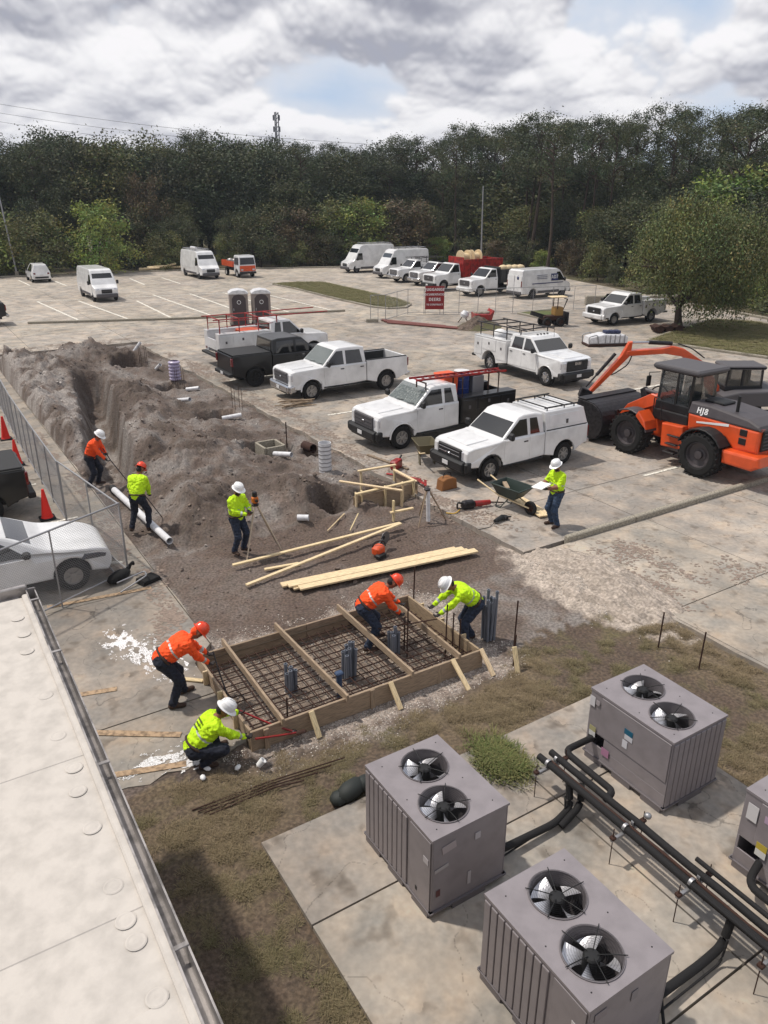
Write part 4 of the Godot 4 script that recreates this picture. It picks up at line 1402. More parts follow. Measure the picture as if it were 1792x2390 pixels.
	t = van("white_van", "tall white van second in the parked row with ladders on its roof", S(45.5, 0, -69.6), west, {"wb": 3.7, "roof": 2.75, "W": 2.0, "rack": true})
	for i in 6:
		cb(t, "print_mark", Vector3(-1.2 + 0.26 * i, 2.1, 0.925), Vector3(0.18, 0.2, 0.012), mats.grey_plastic, 0.003, Vector3(-8, 0, 0))
	t = pickup("work_truck", "white work truck with a low rack bed, third in the parked row", S(44.6, 0, -65.4), west, {"category": "truck", "wb": 3.5, "W": 1.95, "R": 0.4, "roof": 2.05, "belt": 1.35, "hood": 1.3, "bumper": mats.chrome, "cab": "reg", "rear": "service", "top": 1.5, "bars": mats.chrome})
	rack(t, -2.7, 0.4, 1.5, 2.2, mats.dark_steel)
	t = pickup("work_truck", "white work truck carrying wire reels, fourth in the parked row", S(44.7, 0, -62.0), west, {"category": "truck", "wb": 3.5, "W": 1.95, "R": 0.4, "roof": 2.05, "belt": 1.35, "hood": 1.3, "bumper": mats.chrome, "cab": "reg", "rear": "service", "top": 1.5, "bars": mats.chrome})
	for i in 3:
		obj("debris", MB.new().ball(Vector3.ZERO, Vector3(0.4, 0.22, 0.3), 9, 5), mats.plywood, t, Vector3(-1.9 + 0.6 * i, 1.6, 0.1 * i))
	t = pickup("dump_truck", "white dump truck with a red dump box in the parked row", S(43.5, 0, -57.7), west, {"category": "truck", "wb": 3.8, "W": 2.1, "R": 0.46, "roof": 2.3, "belt": 1.55, "hood": 1.45, "sill": 0.65, "cab": "reg", "rear": "none"})
	dump_box(t, -0.15, -4.6, 1.1, 2.55, 2.3, mats.paint_red)
	for i in 4:
		cb(t, "print_mark", Vector3(0.1 + 0.16 * i, 1.15, 1.065), Vector3(0.11, 0.15, 0.012), mats.grey_plastic, 0.003)
	for x in [-1.0, -2.2]:
		obj("cable_reel", MB.new().lathe(Vector3.ZERO, Vector3(1, 0, 0), [Vector2(0.0, 0), Vector2(0.62, 0), Vector2(0.62, 0.08), Vector2(0.35, 0.08), Vector2(0.35, 0.8), Vector2(0.62, 0.8), Vector2(0.62, 0.88), Vector2(0, 0.88)], 18), mats.lumber, t, Vector3(x - 0.45, 2.7, 0))
	t = pickup("dump_truck", "white dump truck with a black slatted dump box", S(43.9, 0, -53.1), west, {"category": "truck", "wb": 3.7, "W": 2.05, "R": 0.43, "roof": 2.2, "belt": 1.48, "hood": 1.4, "sill": 0.6, "cab": "reg", "rear": "none", "bumper": mats.paint_white})
	dump_box(t, -0.15, -3.9, 1.0, 2.05, 2.2, mats.paint_black)
	for i in 4:
		obj("debris", MB.new().ball(Vector3.ZERO, Vector3(0.5, 0.3, 0.4), 9, 5), mats.lumber, t, Vector3(-1.6 - 0.5 * i, 2.02, 0.3 - 0.15 * i))
	t = van("logo_van", "white van with blue logo and lettering, its tail to the row", S(46.4, 0, -49.6), east, {"wb": 3.3, "roof": 2.3, "W": 1.95, "rear_doors": true, "shield": mats.glass_dark, "ro": 1.2})
	var blue := mat("logo_blue", Color(0.13, 0.17, 0.36), 0.5)
	cb(t, "logo", Vector3(0.62, 1.62, 0.97), Vector3(0.75, 0.55, 0.012), blue, 0.004, Vector3(-8, 0, 0))
	word(t, "AD7", 0.3, Vector3(0.62, 1.64, 0.985), Vector3(-8, 0, 0), mats.paint_white)
	for i in 3:
		cb(t, "print_line", Vector3(-0.75, 1.82 - 0.13 * i, 0.955 + 0.014 * i), Vector3(1.1, 0.035, 0.012), blue, 0.003, Vector3(-8, 0, 0))
	cb(t, "stripe", Vector3(-0.1, 1.18, 0.985), Vector3(3.4, 0.07, 0.012), blue, 0.003)
	obj("logo", MB.new().ball(Vector3.ZERO, Vector3(0.01, 0.22, 0.2), 12, 6), blue, t, Vector3(-2.87, 1.65, 0.42))

func mb_door(t: Node3D) -> void:
	var mb := MB.new()
	mb.prism(V2([-0.5, 0.55, 0.5, 0.55, 0.5, 1.25, -0.5, 1.25]), -0.04, 0.04, 0.015)
	var d := obj("open_door", mb, mats.paint_white, t, Vector3(0.35, 0, 1.25), Vector3(0, -28, 0))
	obj("door_glass", MB.new().prism(V2([-0.45, 1.27, 0.4, 1.27, 0.05, 1.72, -0.45, 1.75]), -0.012, 0.012), mats.glass_dark, d)

func rack(o: Node3D, x0: float, x1: float, y0: float, y1: float, m: Material) -> void:
	for s in [-1, 1]:
		obj("rack_rail", MB.new().tube([Vector3(x0 - 0.3, y1, s * 0.82), Vector3(x1 + 0.3, y1, s * 0.82)], 0.03, 6), m, o)
		obj("rack_rail", MB.new().tube([Vector3(x0, (y0 + y1) * 0.5, s * 0.82), Vector3(min(x1, -0.2), (y0 + y1) * 0.5, s * 0.82)], 0.02, 6), m, o)
	var k := 4
	for i in k:
		var x: float = lerp(x0, min(x1, 0.0), i / float(k - 1))
		obj("rack_hoop", MB.new().tube([Vector3(x, y0, -0.82), Vector3(x, y1, -0.82), Vector3(x, y1, 0.82), Vector3(x, y0, 0.82)], 0.028, 6), m, o)

func drum_load(t: Node3D) -> void:
	var orange := mat("drum_orange", Color(0.85, 0.33, 0.14), 0.5)
	var blue := mat("drum_blue", Color(0.06, 0.17, 0.42), 0.4)
	var prof := [Vector2(0, 0), Vector2(0.27, 0), Vector2(0.29, 0.05), Vector2(0.29, 0.3), Vector2(0.305, 0.32), Vector2(0.29, 0.34), Vector2(0.29, 0.6), Vector2(0.305, 0.62), Vector2(0.29, 0.64), Vector2(0.28, 0.86), Vector2(0.25, 0.89), Vector2(0, 0.89)]
	for d in [["orange_bin", "square orange plastic bin with lid in the black tool body", -0.75], ["blue_drum", "blue plastic drum standing between the orange bin and the grey box", -1.42], ["grey_box", "grey plastic box under a board in the black tool body", -2.0]]:
		var o := thing(d[0], d[1], "container", t.to_global(Vector3(d[2], 1.2, 0.12)), t.rotation_degrees.y)
		if d[0] == "blue_drum":
			obj("drum_body", MB.new().lathe(Vector3.ZERO, Vector3.UP, prof, 20), blue, o)
			obj("drum_lid", MB.new().lathe(Vector3(0, 0.89, 0), Vector3.UP, [Vector2(0.27, 0), Vector2(0.28, 0.04), Vector2(0.0, 0.06)], 20), mats.plate, o)
		elif d[0] == "orange_bin":
			obj("bin_body", MB.new().prism(V2([-0.27, 0, 0.27, 0, 0.32, 0.85, -0.32, 0.85]), -0.3, 0.3, 0.03), orange, o)
			obj("bin_lid", MB.new().cbox(Vector3(0, 0.88, 0), Vector3(0.7, 0.07, 0.66), 0.03), orange, o)
		else:
			obj("box_body", MB.new().cbox(Vector3(0, 0.36, 0), Vector3(0.52, 0.72, 0.55), 0.03), mats.galv, o)
			obj("box_board", MB.new().cbox(Vector3(-0.25, 0.76, 0.05), Vector3(1.15, 0.03, 0.6), 0.006), mats.roof_metal, o)

func dump_box(o: Node3D, x1: float, x0: float, y0: float, y1: float, W: float, m: Material) -> void:
	var hw := W * 0.5
	for s in [-1, 1]:
		cb(o, "box_side", Vector3((x0 + x1) * 0.5, (y0 + y1) * 0.5, s * (hw - 0.03)), Vector3(x1 - x0, y1 - y0, 0.05), m, 0.012)
		for i in 7:
			var x: float = lerp(x0 + 0.1, x1 - 0.1, i / 6.0)
			cb(o, "box_rib", Vector3(x, (y0 + y1) * 0.5, s * (hw + 0.01)), Vector3(0.08, y1 - y0 - 0.12, 0.06), m, 0.012)
		cb(o, "box_rail", Vector3((x0 + x1) * 0.5, y1, s * (hw - 0.01)), Vector3(x1 - x0 + 0.02, 0.1, 0.1), m, 0.015)
	for x in [x0, x1]:
		cb(o, "box_end", Vector3(x, (y0 + y1) * 0.5 + (0.12 if x == x1 else 0.0), 0), Vector3(0.06, y1 - y0 + (0.24 if x == x1 else 0.0), W - 0.06), m, 0.012)
	cb(o, "box_floor", Vector3((x0 + x1) * 0.5, y0 + 0.1, 0), Vector3(x1 - x0 - 0.04, 0.14, W - 0.08), m, 0.012)

func flatbed() -> void:
	var o := thing("flatbed_truck", "small orange cab-over flatbed truck at the edge of the wood", "truck", S(31.65, 0, -79.1), YAW - 90.0)
	var W := 1.85
	var hw := W / 2
	var mb := MB.new()
	mb.bend = true
	mb.belt = 1.25
	mb.lean = 0.1
	mb.prism(V2([0.75, 0.5] + arc(1.45, 0.4, 0.46, 180, 0, 8) + [2.2, 0.5, 2.24, 1.2, 2.12, 2.0, 2.0, 2.15, 0.9, 2.18, 0.75, 2.1]), -hw, hw, 0.06)
	obj("cab", mb, mats.paint_white, o)
	cb(o, "cab_front", Vector3(2.24, 0.92, 0), Vector3(0.05, 0.55, W - 0.16), mats.paint_orange, 0.02)
	pane(o, "windshield", Vector2(2.225, 1.3), Vector2(2.14, 1.95), hw - 0.12, hw - 0.2, mats.glass_dark)
	panel(o, "side_window", [0.95, 1.28, 2.05, 1.28, 2.0, 1.95, 0.95, 1.95], hw, 0.006, mats.glass_dark, {"belt": 1.25, "lean": 0.1})
	cb(o, "front_bumper", Vector3(2.26, 0.5, 0), Vector3(0.16, 0.2, W - 0.05), mats.bumper, 0.03)
	for s in [-1, 1]:
		cb(o, "headlight", Vector3(2.27, 0.8, s * 0.62), Vector3(0.03, 0.16, 0.26), mats.lamp_clear, 0.01)
		cb(o, "bed_side", Vector3(-0.95, 1.25, s * (hw + 0.02)), Vector3(3.1, 0.55, 0.05), mats.paint_orange, 0.012)
		for x in [1.45, -1.5]:
			add_wheel(o, x, s * (hw - 0.14), 0.38, 0.26, mats.paint_white)
	cb(o, "bed_floor", Vector3(-0.95, 0.98, 0), Vector3(3.1, 0.1, W), mats.rust, 0.012)
	for x in [0.58, -2.48]:
		cb(o, "bed_end", Vector3(x, 1.25, 0), Vector3(0.05, 0.55, W), mats.paint_orange, 0.012)
	cb(o, "chassis", Vector3(-0.4, 0.68, 0), Vector3(4.2, 0.3, 0.9), mats.black, 0.03)
	for i in 3:
		obj("debris", MB.new().ball(Vector3.ZERO, Vector3(0.5, 0.28, 0.4), 9, 5), mats.roof_metal, o, Vector3(-1.9 + 0.8 * i, 1.42, 0.2 - 0.2 * i))

# ---------------------------------------------------------------- condensing units: local x along a, z along b, origin at base centre
func top_with_holes(w: float, l: float, y0: float, y1: float, fans: Array, r: float) -> MB:
	var mb := MB.new()
	for f in 2:
		var z0: float = -l * 0.5 if f == 0 else 0.0
		var z1: float = 0.0 if f == 0 else l * 0.5
		var c := Vector2(fans[f][0], fans[f][1])
		var angs := []
		for i in 36:
			angs.append(TAU * i / 36)
		for cr in [Vector2(-w / 2, z0), Vector2(w / 2, z0), Vector2(w / 2, z1), Vector2(-w / 2, z1)]:
			angs.append(fposmod((cr - c).angle(), TAU))
		angs.sort()
		for i in angs.size():
			var a0: float = angs[i]
			var a1: float = angs[(i + 1) % angs.size()] + (TAU if i == angs.size() - 1 else 0.0)
			if a1 - a0 < 1e-5:
				continue
			var q := []
			for a in [a0, a1]:
				var d := Vector2(cos(a), sin(a))
				var tx: float = ((w / 2 if d.x > 0 else -w / 2) - c.x) / d.x if abs(d.x) > 1e-6 else 1e9
				var tz: float = ((z1 if d.y > 0 else z0) - c.y) / d.y if abs(d.y) > 1e-6 else 1e9
				q.append(c + d * r)
				q.append(c + d * min(tx, tz))
			mb.quad(Vector3(q[0].x, y1, q[0].y), Vector3(q[2].x, y1, q[2].y), Vector3(q[3].x, y1, q[3].y), Vector3(q[1].x, y1, q[1].y))
			mb.quad(Vector3(q[1].x, y0, q[1].y), Vector3(q[3].x, y0, q[3].y), Vector3(q[2].x, y0, q[2].y), Vector3(q[0].x, y0, q[0].y))
			mb.quad(Vector3(q[0].x, y0, q[0].y), Vector3(q[2].x, y0, q[2].y), Vector3(q[2].x, y1 + 0.012, q[2].y), Vector3(q[0].x, y1 + 0.012, q[0].y))
	for s in [[-w / 2, -l / 2, w / 2, -l / 2], [w / 2, -l / 2, w / 2, l / 2], [w / 2, l / 2, -w / 2, l / 2], [-w / 2, l / 2, -w / 2, -l / 2]]:
		mb.quad(Vector3(s[0], y1, s[1]), Vector3(s[2], y1, s[3]), Vector3(s[2], y0 - 0.02, s[3]), Vector3(s[0], y0 - 0.02, s[1]))
	return mb

func fan_meshes(r: float) -> Dictionary:
	if cache.has("fan"):
		return cache.fan
	var d := {}
	d.shroud = MB.new().lathe(Vector3.ZERO, Vector3.UP, [Vector2(r, 0.012), Vector2(r - 0.004, -0.02), Vector2(r - 0.012, -0.2), Vector2(r + 0.02, -0.3)], 36).commit()
	d.rim = MB.new().lathe(Vector3.ZERO, Vector3.UP, [Vector2(r + 0.012, 0.0), Vector2(r + 0.012, 0.014), Vector2(r - 0.006, 0.014)], 36).commit()
	d.hub = MB.new().lathe(Vector3.ZERO, Vector3.UP, [Vector2(0.085, -0.2), Vector2(0.085, -0.035), Vector2(0.07, -0.02), Vector2(0, -0.018)], 20).commit()
	var b := MB.new()
	for i in 6:
		for j in 5:
			var q := []
			for e in [[i, j], [i, j + 1], [i + 1, j + 1], [i + 1, j]]:
				var rr: float = lerp(0.08, r - 0.025, e[0] / 6.0)
				var sweep: float = lerp(0.3, 0.62, e[0] / 6.0)
				var an: float = (e[1] / 5.0 - 0.5) * sweep * 1.55 - 0.25 * e[0] / 6.0
				q.append(Vector3(cos(an) * rr, -0.17 + 0.12 * (e[1] / 5.0), sin(an) * rr))
			b.quad(q[0], q[1], q[2], q[3])
			var lo := Vector3(0, -0.003, 0)
			b.quad(q[3] + lo, q[2] + lo, q[1] + lo, q[0] + lo)
	d.blade = b.commit()
	var s := MB.new()
	s.tube([Vector3(0.05, -0.012, 0), Vector3(r * 0.6, 0.01, 0), Vector3(r + 0.035, 0.022, 0)], 0.0055, 5)
	d.spoke = s.commit()
	var g := MB.new()
	for k in 9:
		var rad: float = lerp(0.1, r, k / 8.0)
		var pts := []
		for i in 37:
			pts.append(Vector3(cos(TAU * i / 36) * rad, 0.006 + 0.012 * rad / r, sin(TAU * i / 36) * rad))
		g.tube(pts, 0.0014, 3, false)
	d.guard = g.commit()
	d.dark = MB.new().lathe(Vector3(0, -1.0, 0), Vector3.UP, [Vector2(r + 0.02, 0), Vector2(0, 0.004), Vector2(r + 0.02, 0.008), Vector2(r + 0.02, 0.7)], 24).commit()
	cache.fan = d
	return d

func unit(label: String, a: float, b: float, ribs: String, phase: float) -> Node3D:
	var o := thing("condensing_unit", label, "air conditioner", S(a, 0.03, b), YAW, "air conditioning units on the concrete pad")
	var w := 1.12
	var l := 1.47
	var h := 1.22
	var fans := [[0.07, -0.33], [-0.12, 0.34]]
	var r := 0.3
	obj("top_panel", top_with_holes(w + 0.02, l + 0.02, h - 0.015, h, fans, r), mats.unit, o)
	var hw := w / 2
	var hl := l / 2
	var yb := 0.1
	var ph := h - 0.03 - yb
	for f in [["-a", Vector3(-hw + 0.01, yb + ph / 2, 0), Vector3(0.02, ph, l)], ["+a", Vector3(hw - 0.01, yb + ph / 2, 0), Vector3(0.02, ph, l)], ["-b", Vector3(0, yb + ph / 2, -hl + 0.01), Vector3(w - 0.04, ph, 0.02)], ["+b", Vector3(0, yb + ph / 2, hl - 0.01), Vector3(w - 0.04, ph, 0.02)]]:
		if f[0] == "-a" and ribs == "+b":
			continue
		cb(o, "side_panel", f[1], f[2], mats.unit, 0.006)
	# vertical coil guard strips
	if ribs == "-a":
		for i in 9:
			cb(o, "guard_strip", Vector3(-hw - 0.008, yb + ph / 2 - 0.01, -hl + 0.06 + i * 0.108), Vector3(0.02, ph - 0.04, 0.094), mats.unit, 0.006)
		cb(o, "access_panel", Vector3(-hw - 0.006, yb + ph / 2 - 0.01, hl - 0.225), Vector3(0.014, ph - 0.03, 0.42), mats.unit, 0.005)
	else:
		for i in 10:
			cb(o, "guard_strip", Vector3(-hw + 0.06 + i * 0.111, yb + ph / 2 - 0.01, hl + 0.008), Vector3(0.096, ph - 0.04, 0.02), mats.unit, 0.006)
		# panel cut out where the pipes enter
		var y0 := 0.3
		var y1 := 0.5
		var z0 := -0.7
		var z1 := -0.4
		for q in [[yb, y0, -hl, hl], [y1, yb + ph, -hl, hl], [y0, y1, -hl, z0], [y0, y1, z1, hl]]:
			cb(o, "side_panel", Vector3(-hw + 0.01, (q[0] + q[1]) / 2, (q[2] + q[3]) / 2), Vector3(0.02, q[1] - q[0] - 0.001, q[3] - q[2] - 0.001), mats.unit, 0.003)
		cb(o, "access_panel", Vector3(-hw - 0.006, yb + ph / 2 + 0.2, 0.1), Vector3(0.014, ph - 0.45, l - 0.24), mats.unit, 0.005)
	# base rails with fork slots
	for s in [-1, 1]:
		var q := MB.new()
		for z in [-0.62, -0.08, 0.46]:
			q.box(Vector3(s * hw, 0.05, z + 0.08), Vector3(0.05, 0.1, 0.34))
		q.box(Vector3(s * hw, 0.09, 0), Vector3(0.056, 0.022, l + 0.04))
		obj("base_rail", q, mats.unit_trim, o)
		q = MB.new()
		q.box(Vector3(0, 0.05, s * hl), Vector3(0.5, 0.1, 0.05))
		q.box(Vector3(0, 0.09, s * (hl + 0.003)), Vector3(w + 0.04, 0.022, 0.056))
		obj("base_rail", q, mats.unit_trim, o)
	cb(o, "base_pan", Vector3(0, 0.09, 0), Vector3(w - 0.05, 0.03, l - 0.05), mats.unit_trim, 0.005)
	var m := fan_meshes(r)
	for f in 2:
		var fan := obj("fan", m.shroud, mats.unit_trim, o, Vector3(fans[f][0], h, fans[f][1]), Vector3(0, phase + f * 40, 0))
		obj("rim", m.rim, mats.unit_trim, fan)
		obj("hub", m.hub, mats.black, fan)
		obj("guard", m.guard, mats.black, fan)
		obj("plenum", m.dark, mats.unit_trim, fan)
		for k in 4:
			obj("blade", m.blade, mats.blade, fan, Vector3.ZERO, Vector3(0, 90 * k + 20, 0))
		for k in 5:
			obj("guard_spoke", m.spoke, mats.black, fan, Vector3.ZERO, Vector3(0, 72 * k, 0))
	for q in [[0.42, 0.6], [-0.42, 0.62], [0.45, -0.62], [-0.4, -0.6], [0.35, 0.1], [-0.45, 0.05]]:
		obj("screw", MB.new().lathe(Vector3.ZERO, Vector3.UP, [Vector2(0.009, 0), Vector2(0.007, 0.005), Vector2(0, 0.006)], 8), mats.black, o, Vector3(q[0], h, q[1]))
	return o

func sticker(o: Node3D, at: Vector3, size: Vector3, col: Color, rot := Vector3.ZERO) -> void:
	cb(o, "sticker", at, size, mat("sticker_" + col.to_html(), col, 0.6), 0.001, rot)

func make_units() -> void:
	var u := unit("grey unit at left with two stickered faces, nearest the form boards", 4.52, -6.04, "-a", 10)
	var z := 0.742
	for s in [[-0.32, 1.0, 0.2, 0.11, Color(0.62, 0.58, 0.58)], [0.1, 0.96, 0.08, 0.1, Color(0.68, 0.66, 0.67)], [-0.42, 0.73, 0.2, 0.05, Color(0.62, 0.6, 0.6)], [0.0, 0.35, 0.05, 0.2, Color(0.66, 0.64, 0.65)], [-0.46, 0.36, 0.06, 0.1, Color(0.35, 0.2, 0.2)]]:
		sticker(u, Vector3(s[0], s[1], z), Vector3(s[2], s[3], 0.004), s[4], Vector3(0, 0, 8 if s[2] > 0.15 else 0))
	sticker(u, Vector3(-0.578, 0.85, 0.64), Vector3(0.004, 0.09, 0.1), Color(0.68, 0.66, 0.67))
	sticker(u, Vector3(-0.578, 0.25, 0.45), Vector3(0.004, 0.06, 0.03), Color(0.08, 0.08, 0.08))
	u = unit("grey unit in the foreground at the bottom edge, largest of the four", 4.58, -3.7, "-a", 65)
	for s in [[-0.4, 1.05, 0.16, 0.1, Color(0.5, 0.47, 0.48)], [0.06, 0.98, 0.09, 0.12, Color(0.5, 0.48, 0.49)]]:
		sticker(u, Vector3(s[0], s[1], z), Vector3(s[2], s[3], 0.004), s[4])
	sticker(u, Vector3(-0.578, 0.85, 0.6), Vector3(0.004, 0.12, 0.06), Color(0.75, 0.74, 0.74))
	u = unit("grey unit with teal and white stickers and a bent black pipe", 8.22, -5.71, "+b", 120)
	var x := -0.578
	for s in [[-0.68, 1.02, 0.1, 0.17, Color(0.76, 0.75, 0.76)], [-0.58, 1.04, 0.07, 0.08, Color(0.6, 0.57, 0.58)], [0.02, 0.9, 0.15, 0.09, Color(0.05, 0.33, 0.43)], [0.03, 0.81, 0.14, 0.08, Color(0.74, 0.74, 0.76)], [-0.02, 0.68, 0.09, 0.13, Color(0.76, 0.76, 0.78)], [-0.62, 0.56, 0.12, 0.09, Color(0.6, 0.58, 0.42)], [-0.62, 0.47, 0.12, 0.09, Color(0.75, 0.75, 0.74)], [-0.34, 0.3, 0.14, 0.13, Color(0.62, 0.44, 0.55)]]:
		sticker(u, Vector3(x, s[1], s[0]), Vector3(0.004, s[3], s[2]), s[4])
	u = unit("grey unit cut off by the right picture edge", 8.28, -3.2, "+b", 30)
	for s in [[-0.6, 0.95, 0.14, 0.24, Color(0.78, 0.77, 0.77)], [-0.4, 0.98, 0.08, 0.1, Color(0.66, 0.58, 0.66)], [-0.4, 0.56, 0.14, 0.1, Color(0.68, 0.6, 0.2)], [-0.4, 0.46, 0.14, 0.1, Color(0.78, 0.78, 0.76)], [-0.12, 0.4, 0.14, 0.14, Color(0.6, 0.4, 0.6)]]:
		sticker(u, Vector3(x, s[1], s[0]), Vector3(0.004, s[3], s[2]), s[4])
	make_pipes()

func pts_s(a: Array, at := Vector3.ZERO) -> Array:
	var o := []
	for i in range(0, a.size(), 3):
		o.append(Vector3(a[i], a[i + 1], a[i + 2]) - at)
	return o

# rounded corners on a pipe run
func soft(path: Array, r: float) -> Array:
	var out := [path[0]]
	for i in range(1, path.size() - 1):
		var d0: Vector3 = (path[i - 1] - path[i])
		var d1: Vector3 = (path[i + 1] - path[i])
		var rr: float = min(r, min(d0.length(), d1.length()) * 0.45)
		var p0: Vector3 = path[i] + d0.normalized() * rr
		var p1: Vector3 = path[i] + d1.normalized() * rr
		for k in 6:
			var t := k / 5.0
			out.append(p0.lerp(path[i], t).lerp(path[i].lerp(p1, t), t))
	out.append(path[-1])
	return out

func make_pipes() -> void:
	var o := thing("pipe_run", "black insulated pipe run on strut stands between the grey units", "pipe", Vector3.ZERO, YAW)
	for l in [[6.6, 0.52, -6.35, 6.58, 0.52, -1.5, 0.05], [6.78, 0.55, -6.3, 6.76, 0.55, -1.5, 0.05], [6.69, 0.5, -6.2, 6.68, 0.5, -1.5, 0.022]]:
		var pp := [Vector3(l[0], l[1], l[2])]
		for i in range(1, 12):
			pp.append(Vector3(lerp(l[0], l[3], i / 12.0), l[1] + rng.randf_range(-0.012, 0.012), lerp(l[2], l[5], i / 12.0)))
		pp.append(Vector3(l[3], l[4], l[5]))
		obj("pipe", MB.new().tube(pp, l[6], 12), mats.foam if l[6] > 0.03 else mats.rust, o)
	for l in [[6.86, 0.62, -3.9, 6.84, 0.62, -1.5, 0.03], [6.5, 0.6, -3.7, 6.5, 0.6, -1.5, 0.025]]:
		obj("pipe", MB.new().tube([Vector3(l[0], l[1], l[2]), Vector3(l[3], l[4], l[5])], l[6], 10), mats.foam, o)
	# branches down to each unit
	for br in [[6.6, 0.5, -5.75, 6.58, 0.13, -5.66, 6.2, 0.13, -5.56, 5.05, 0.2, -5.56], [6.7, 0.5, -5.62, 6.72, 0.16, -5.6, 6.3, 0.12, -5.5, 6.25, 0.1, -5.5], [6.58, 0.5, -3.2, 6.5, 0.14, -3.2, 6.1, 0.14, -3.18, 5.05, 0.22, -3.16]]:
		obj("branch_pipe", MB.new().tube(soft(pts_s(br), 0.14), 0.05, 12), mats.foam, o)
	obj("branch_pipe", MB.new().tube(soft(pts_s([7.7, 0.42, -6.32, 7.05, 0.45, -6.3, 6.98, 0.5, -5.3, 6.78, 0.5, -5.25]), 0.16), 0.05, 12), mats.foam, o)
	obj("branch_pipe", MB.new().tube(soft(pts_s([7.75, 0.34, -3.6, 7.35, 0.3, -3.5, 7.2, 0.45, -2.8, 6.9, 0.56, -2.4]), 0.2), 0.05, 12), mats.foam, o)
	for br in [[6.5, 0.35, -5.7, 6.45, 0.08, -5.62, 5.06, 0.14, -5.48], [6.4, 0.4, -3.1, 6.35, 0.08, -3.1, 5.06, 0.14, -3.06]]:
		obj("drain_line", MB.new().tube(soft(pts_s(br), 0.1), 0.014, 6), mats.foam, o)
	for br in [[5.08, 0.72, -5.6, 5.3, 0.7, -5.62, 5.35, 0.3, -5.6, 5.1, 0.1, -5.55], [5.14, 1.05, -3.2, 5.32, 0.9, -3.18, 5.34, 0.25, -3.1, 5.2, 0.03, -2.9]]:
		obj("power_whip", MB.new().tube(soft(pts_s(br), 0.2), 0.018, 8), mats.foam, o)
	# strut stands
	for b in [-6.16, -4.75, -3.75, -2.7]:
		cb(o, "strut_channel", Vector3(6.66, 0.44, b), Vector3(0.62, 0.045, 0.045), mats.galv, 0.006)
		for a in [6.38, 6.94]:
			obj("threaded_rod", MB.new().tube([Vector3(a, 0.03, b), Vector3(a, 0.62, b)], 0.007, 5), mats.rust, o)
			cb(o, "rod_clamp", Vector3(a, 0.47, b), Vector3(0.07, 0.04, 0.07), mats.rust, 0.008)
		for a in [6.6, 6.77]:
			obj("pipe_clamp", MB.new().lathe(Vector3(a, 0.53, b - 0.02), Vector3(0, 0, 1), [Vector2(0.052, 0), Vector2(0.058, 0), Vector2(0.058, 0.04), Vector2(0.052, 0.04)], 14), mats.galv, o)
	var v := MB.new()
	v.ball(Vector3.ZERO, Vector3(0.05, 0.045, 0.05), 10, 6)
	obj("valve", v, mats.galv, o, Vector3(6.95, 0.58, -4.7))

# ---------------------------------------------------------------- flat roof of the near building
func make_building() -> void:
	var o := thing("near_building", "flat roofed building with pale membrane roof and metal gutter at lower left", "building", S(0, 0, 0), YAW)
	var b0 := -9.2
	cb(o, "wall", Vector3(-8.0, 1.6, -3.0), Vector3(17.0, 3.5, 12.0), mats.wall, 0.01)
	cb(o, "roof_deck", Vector3(-8.0, 3.42, -3.1), Vector3(17.25, 0.2, 12.0), mats.wall, 0.01)
	var seams := [-9.08, -7.14, -5.86, -4.78, -4.08, -3.3, -1.5, 0.6, 2.8]
	for i in seams.size() - 1:
		for k in 4:
			var w := [0.0, 0.0]
			var x1: float = 0.66 - k * 3.0
			var mb := MB.new()
			var y: float = 3.55 + (i % 2) * 0.006 + (k % 2) * 0.003
			mb.cbox(Vector3(x1 - 1.5, y, (seams[i] + seams[i + 1]) * 0.5), Vector3(3.06, 0.03, seams[i + 1] - seams[i] + 0.06), 0.008)
			obj("membrane_sheet", mb, mats.roofing, o)
	var disc := MB.new().lathe(Vector3.ZERO, Vector3.UP, [Vector2(0.07, 0.0), Vector2(0.06, 0.004), Vector2(0.045, 0.002), Vector2(0.02, 0.005), Vector2(0, 0.004)], 18).commit()
	for b in [-8.6, -8.2, -7.82, -6.9, -6.21, -5.71, -5.41, -4.95, -4.32, -4.0, -3.81, -3.37, -2.9]:
		obj("fastener_plate", disc, mats.roofing, o, Vector3(0.5 + rng.randf_range(-0.02, 0.02), 3.573, b))
	# edge strip and gutter
	cb(o, "edge_strip", Vector3(0.655, 3.585, -3.1), Vector3(0.07, 0.05, 12.0), mats.roofing, 0.015)
	var prof := V2([0.69, 3.62, 0.69, 3.48, 0.765, 3.47, 0.772, 3.6, 0.785, 3.6, 0.785, 3.588, 0.78, 3.588, 0.775, 3.455, 0.675, 3.465, 0.675, 3.62])
	obj("gutter", MB.new().prism(prof, b0 + 0.02, 3.0), mats.roof_metal, o)
	cb(o, "gutter_end", Vector3(0.73, 3.54, b0 + 0.01), Vector3(0.11, 0.17, 0.02), mats.roof_metal, 0.004)
	cb(o, "parapet_cap", Vector3(-8.0, 3.56, b0 - 0.01), Vector3(17.4, 0.22, 0.06), mats.roof_metal, 0.012)
	cb(o, "parapet_cap", Vector3(-8.0, 3.5, b0 + 0.06), Vector3(17.2, 0.1, 0.1), mats.roof_metal, 0.012)
	for b in [-8.9, -7.6, -5.6, -3.6]:
		cb(o, "gutter_strap", Vector3(0.73, 3.605, b), Vector3(0.11, 0.012, 0.035), mats.roof_metal, 0.003)
	cb(o, "fascia", Vector3(0.6, 3.2, -3.1), Vector3(0.06, 0.55, 12.1), mats.roof_metal, 0.01)

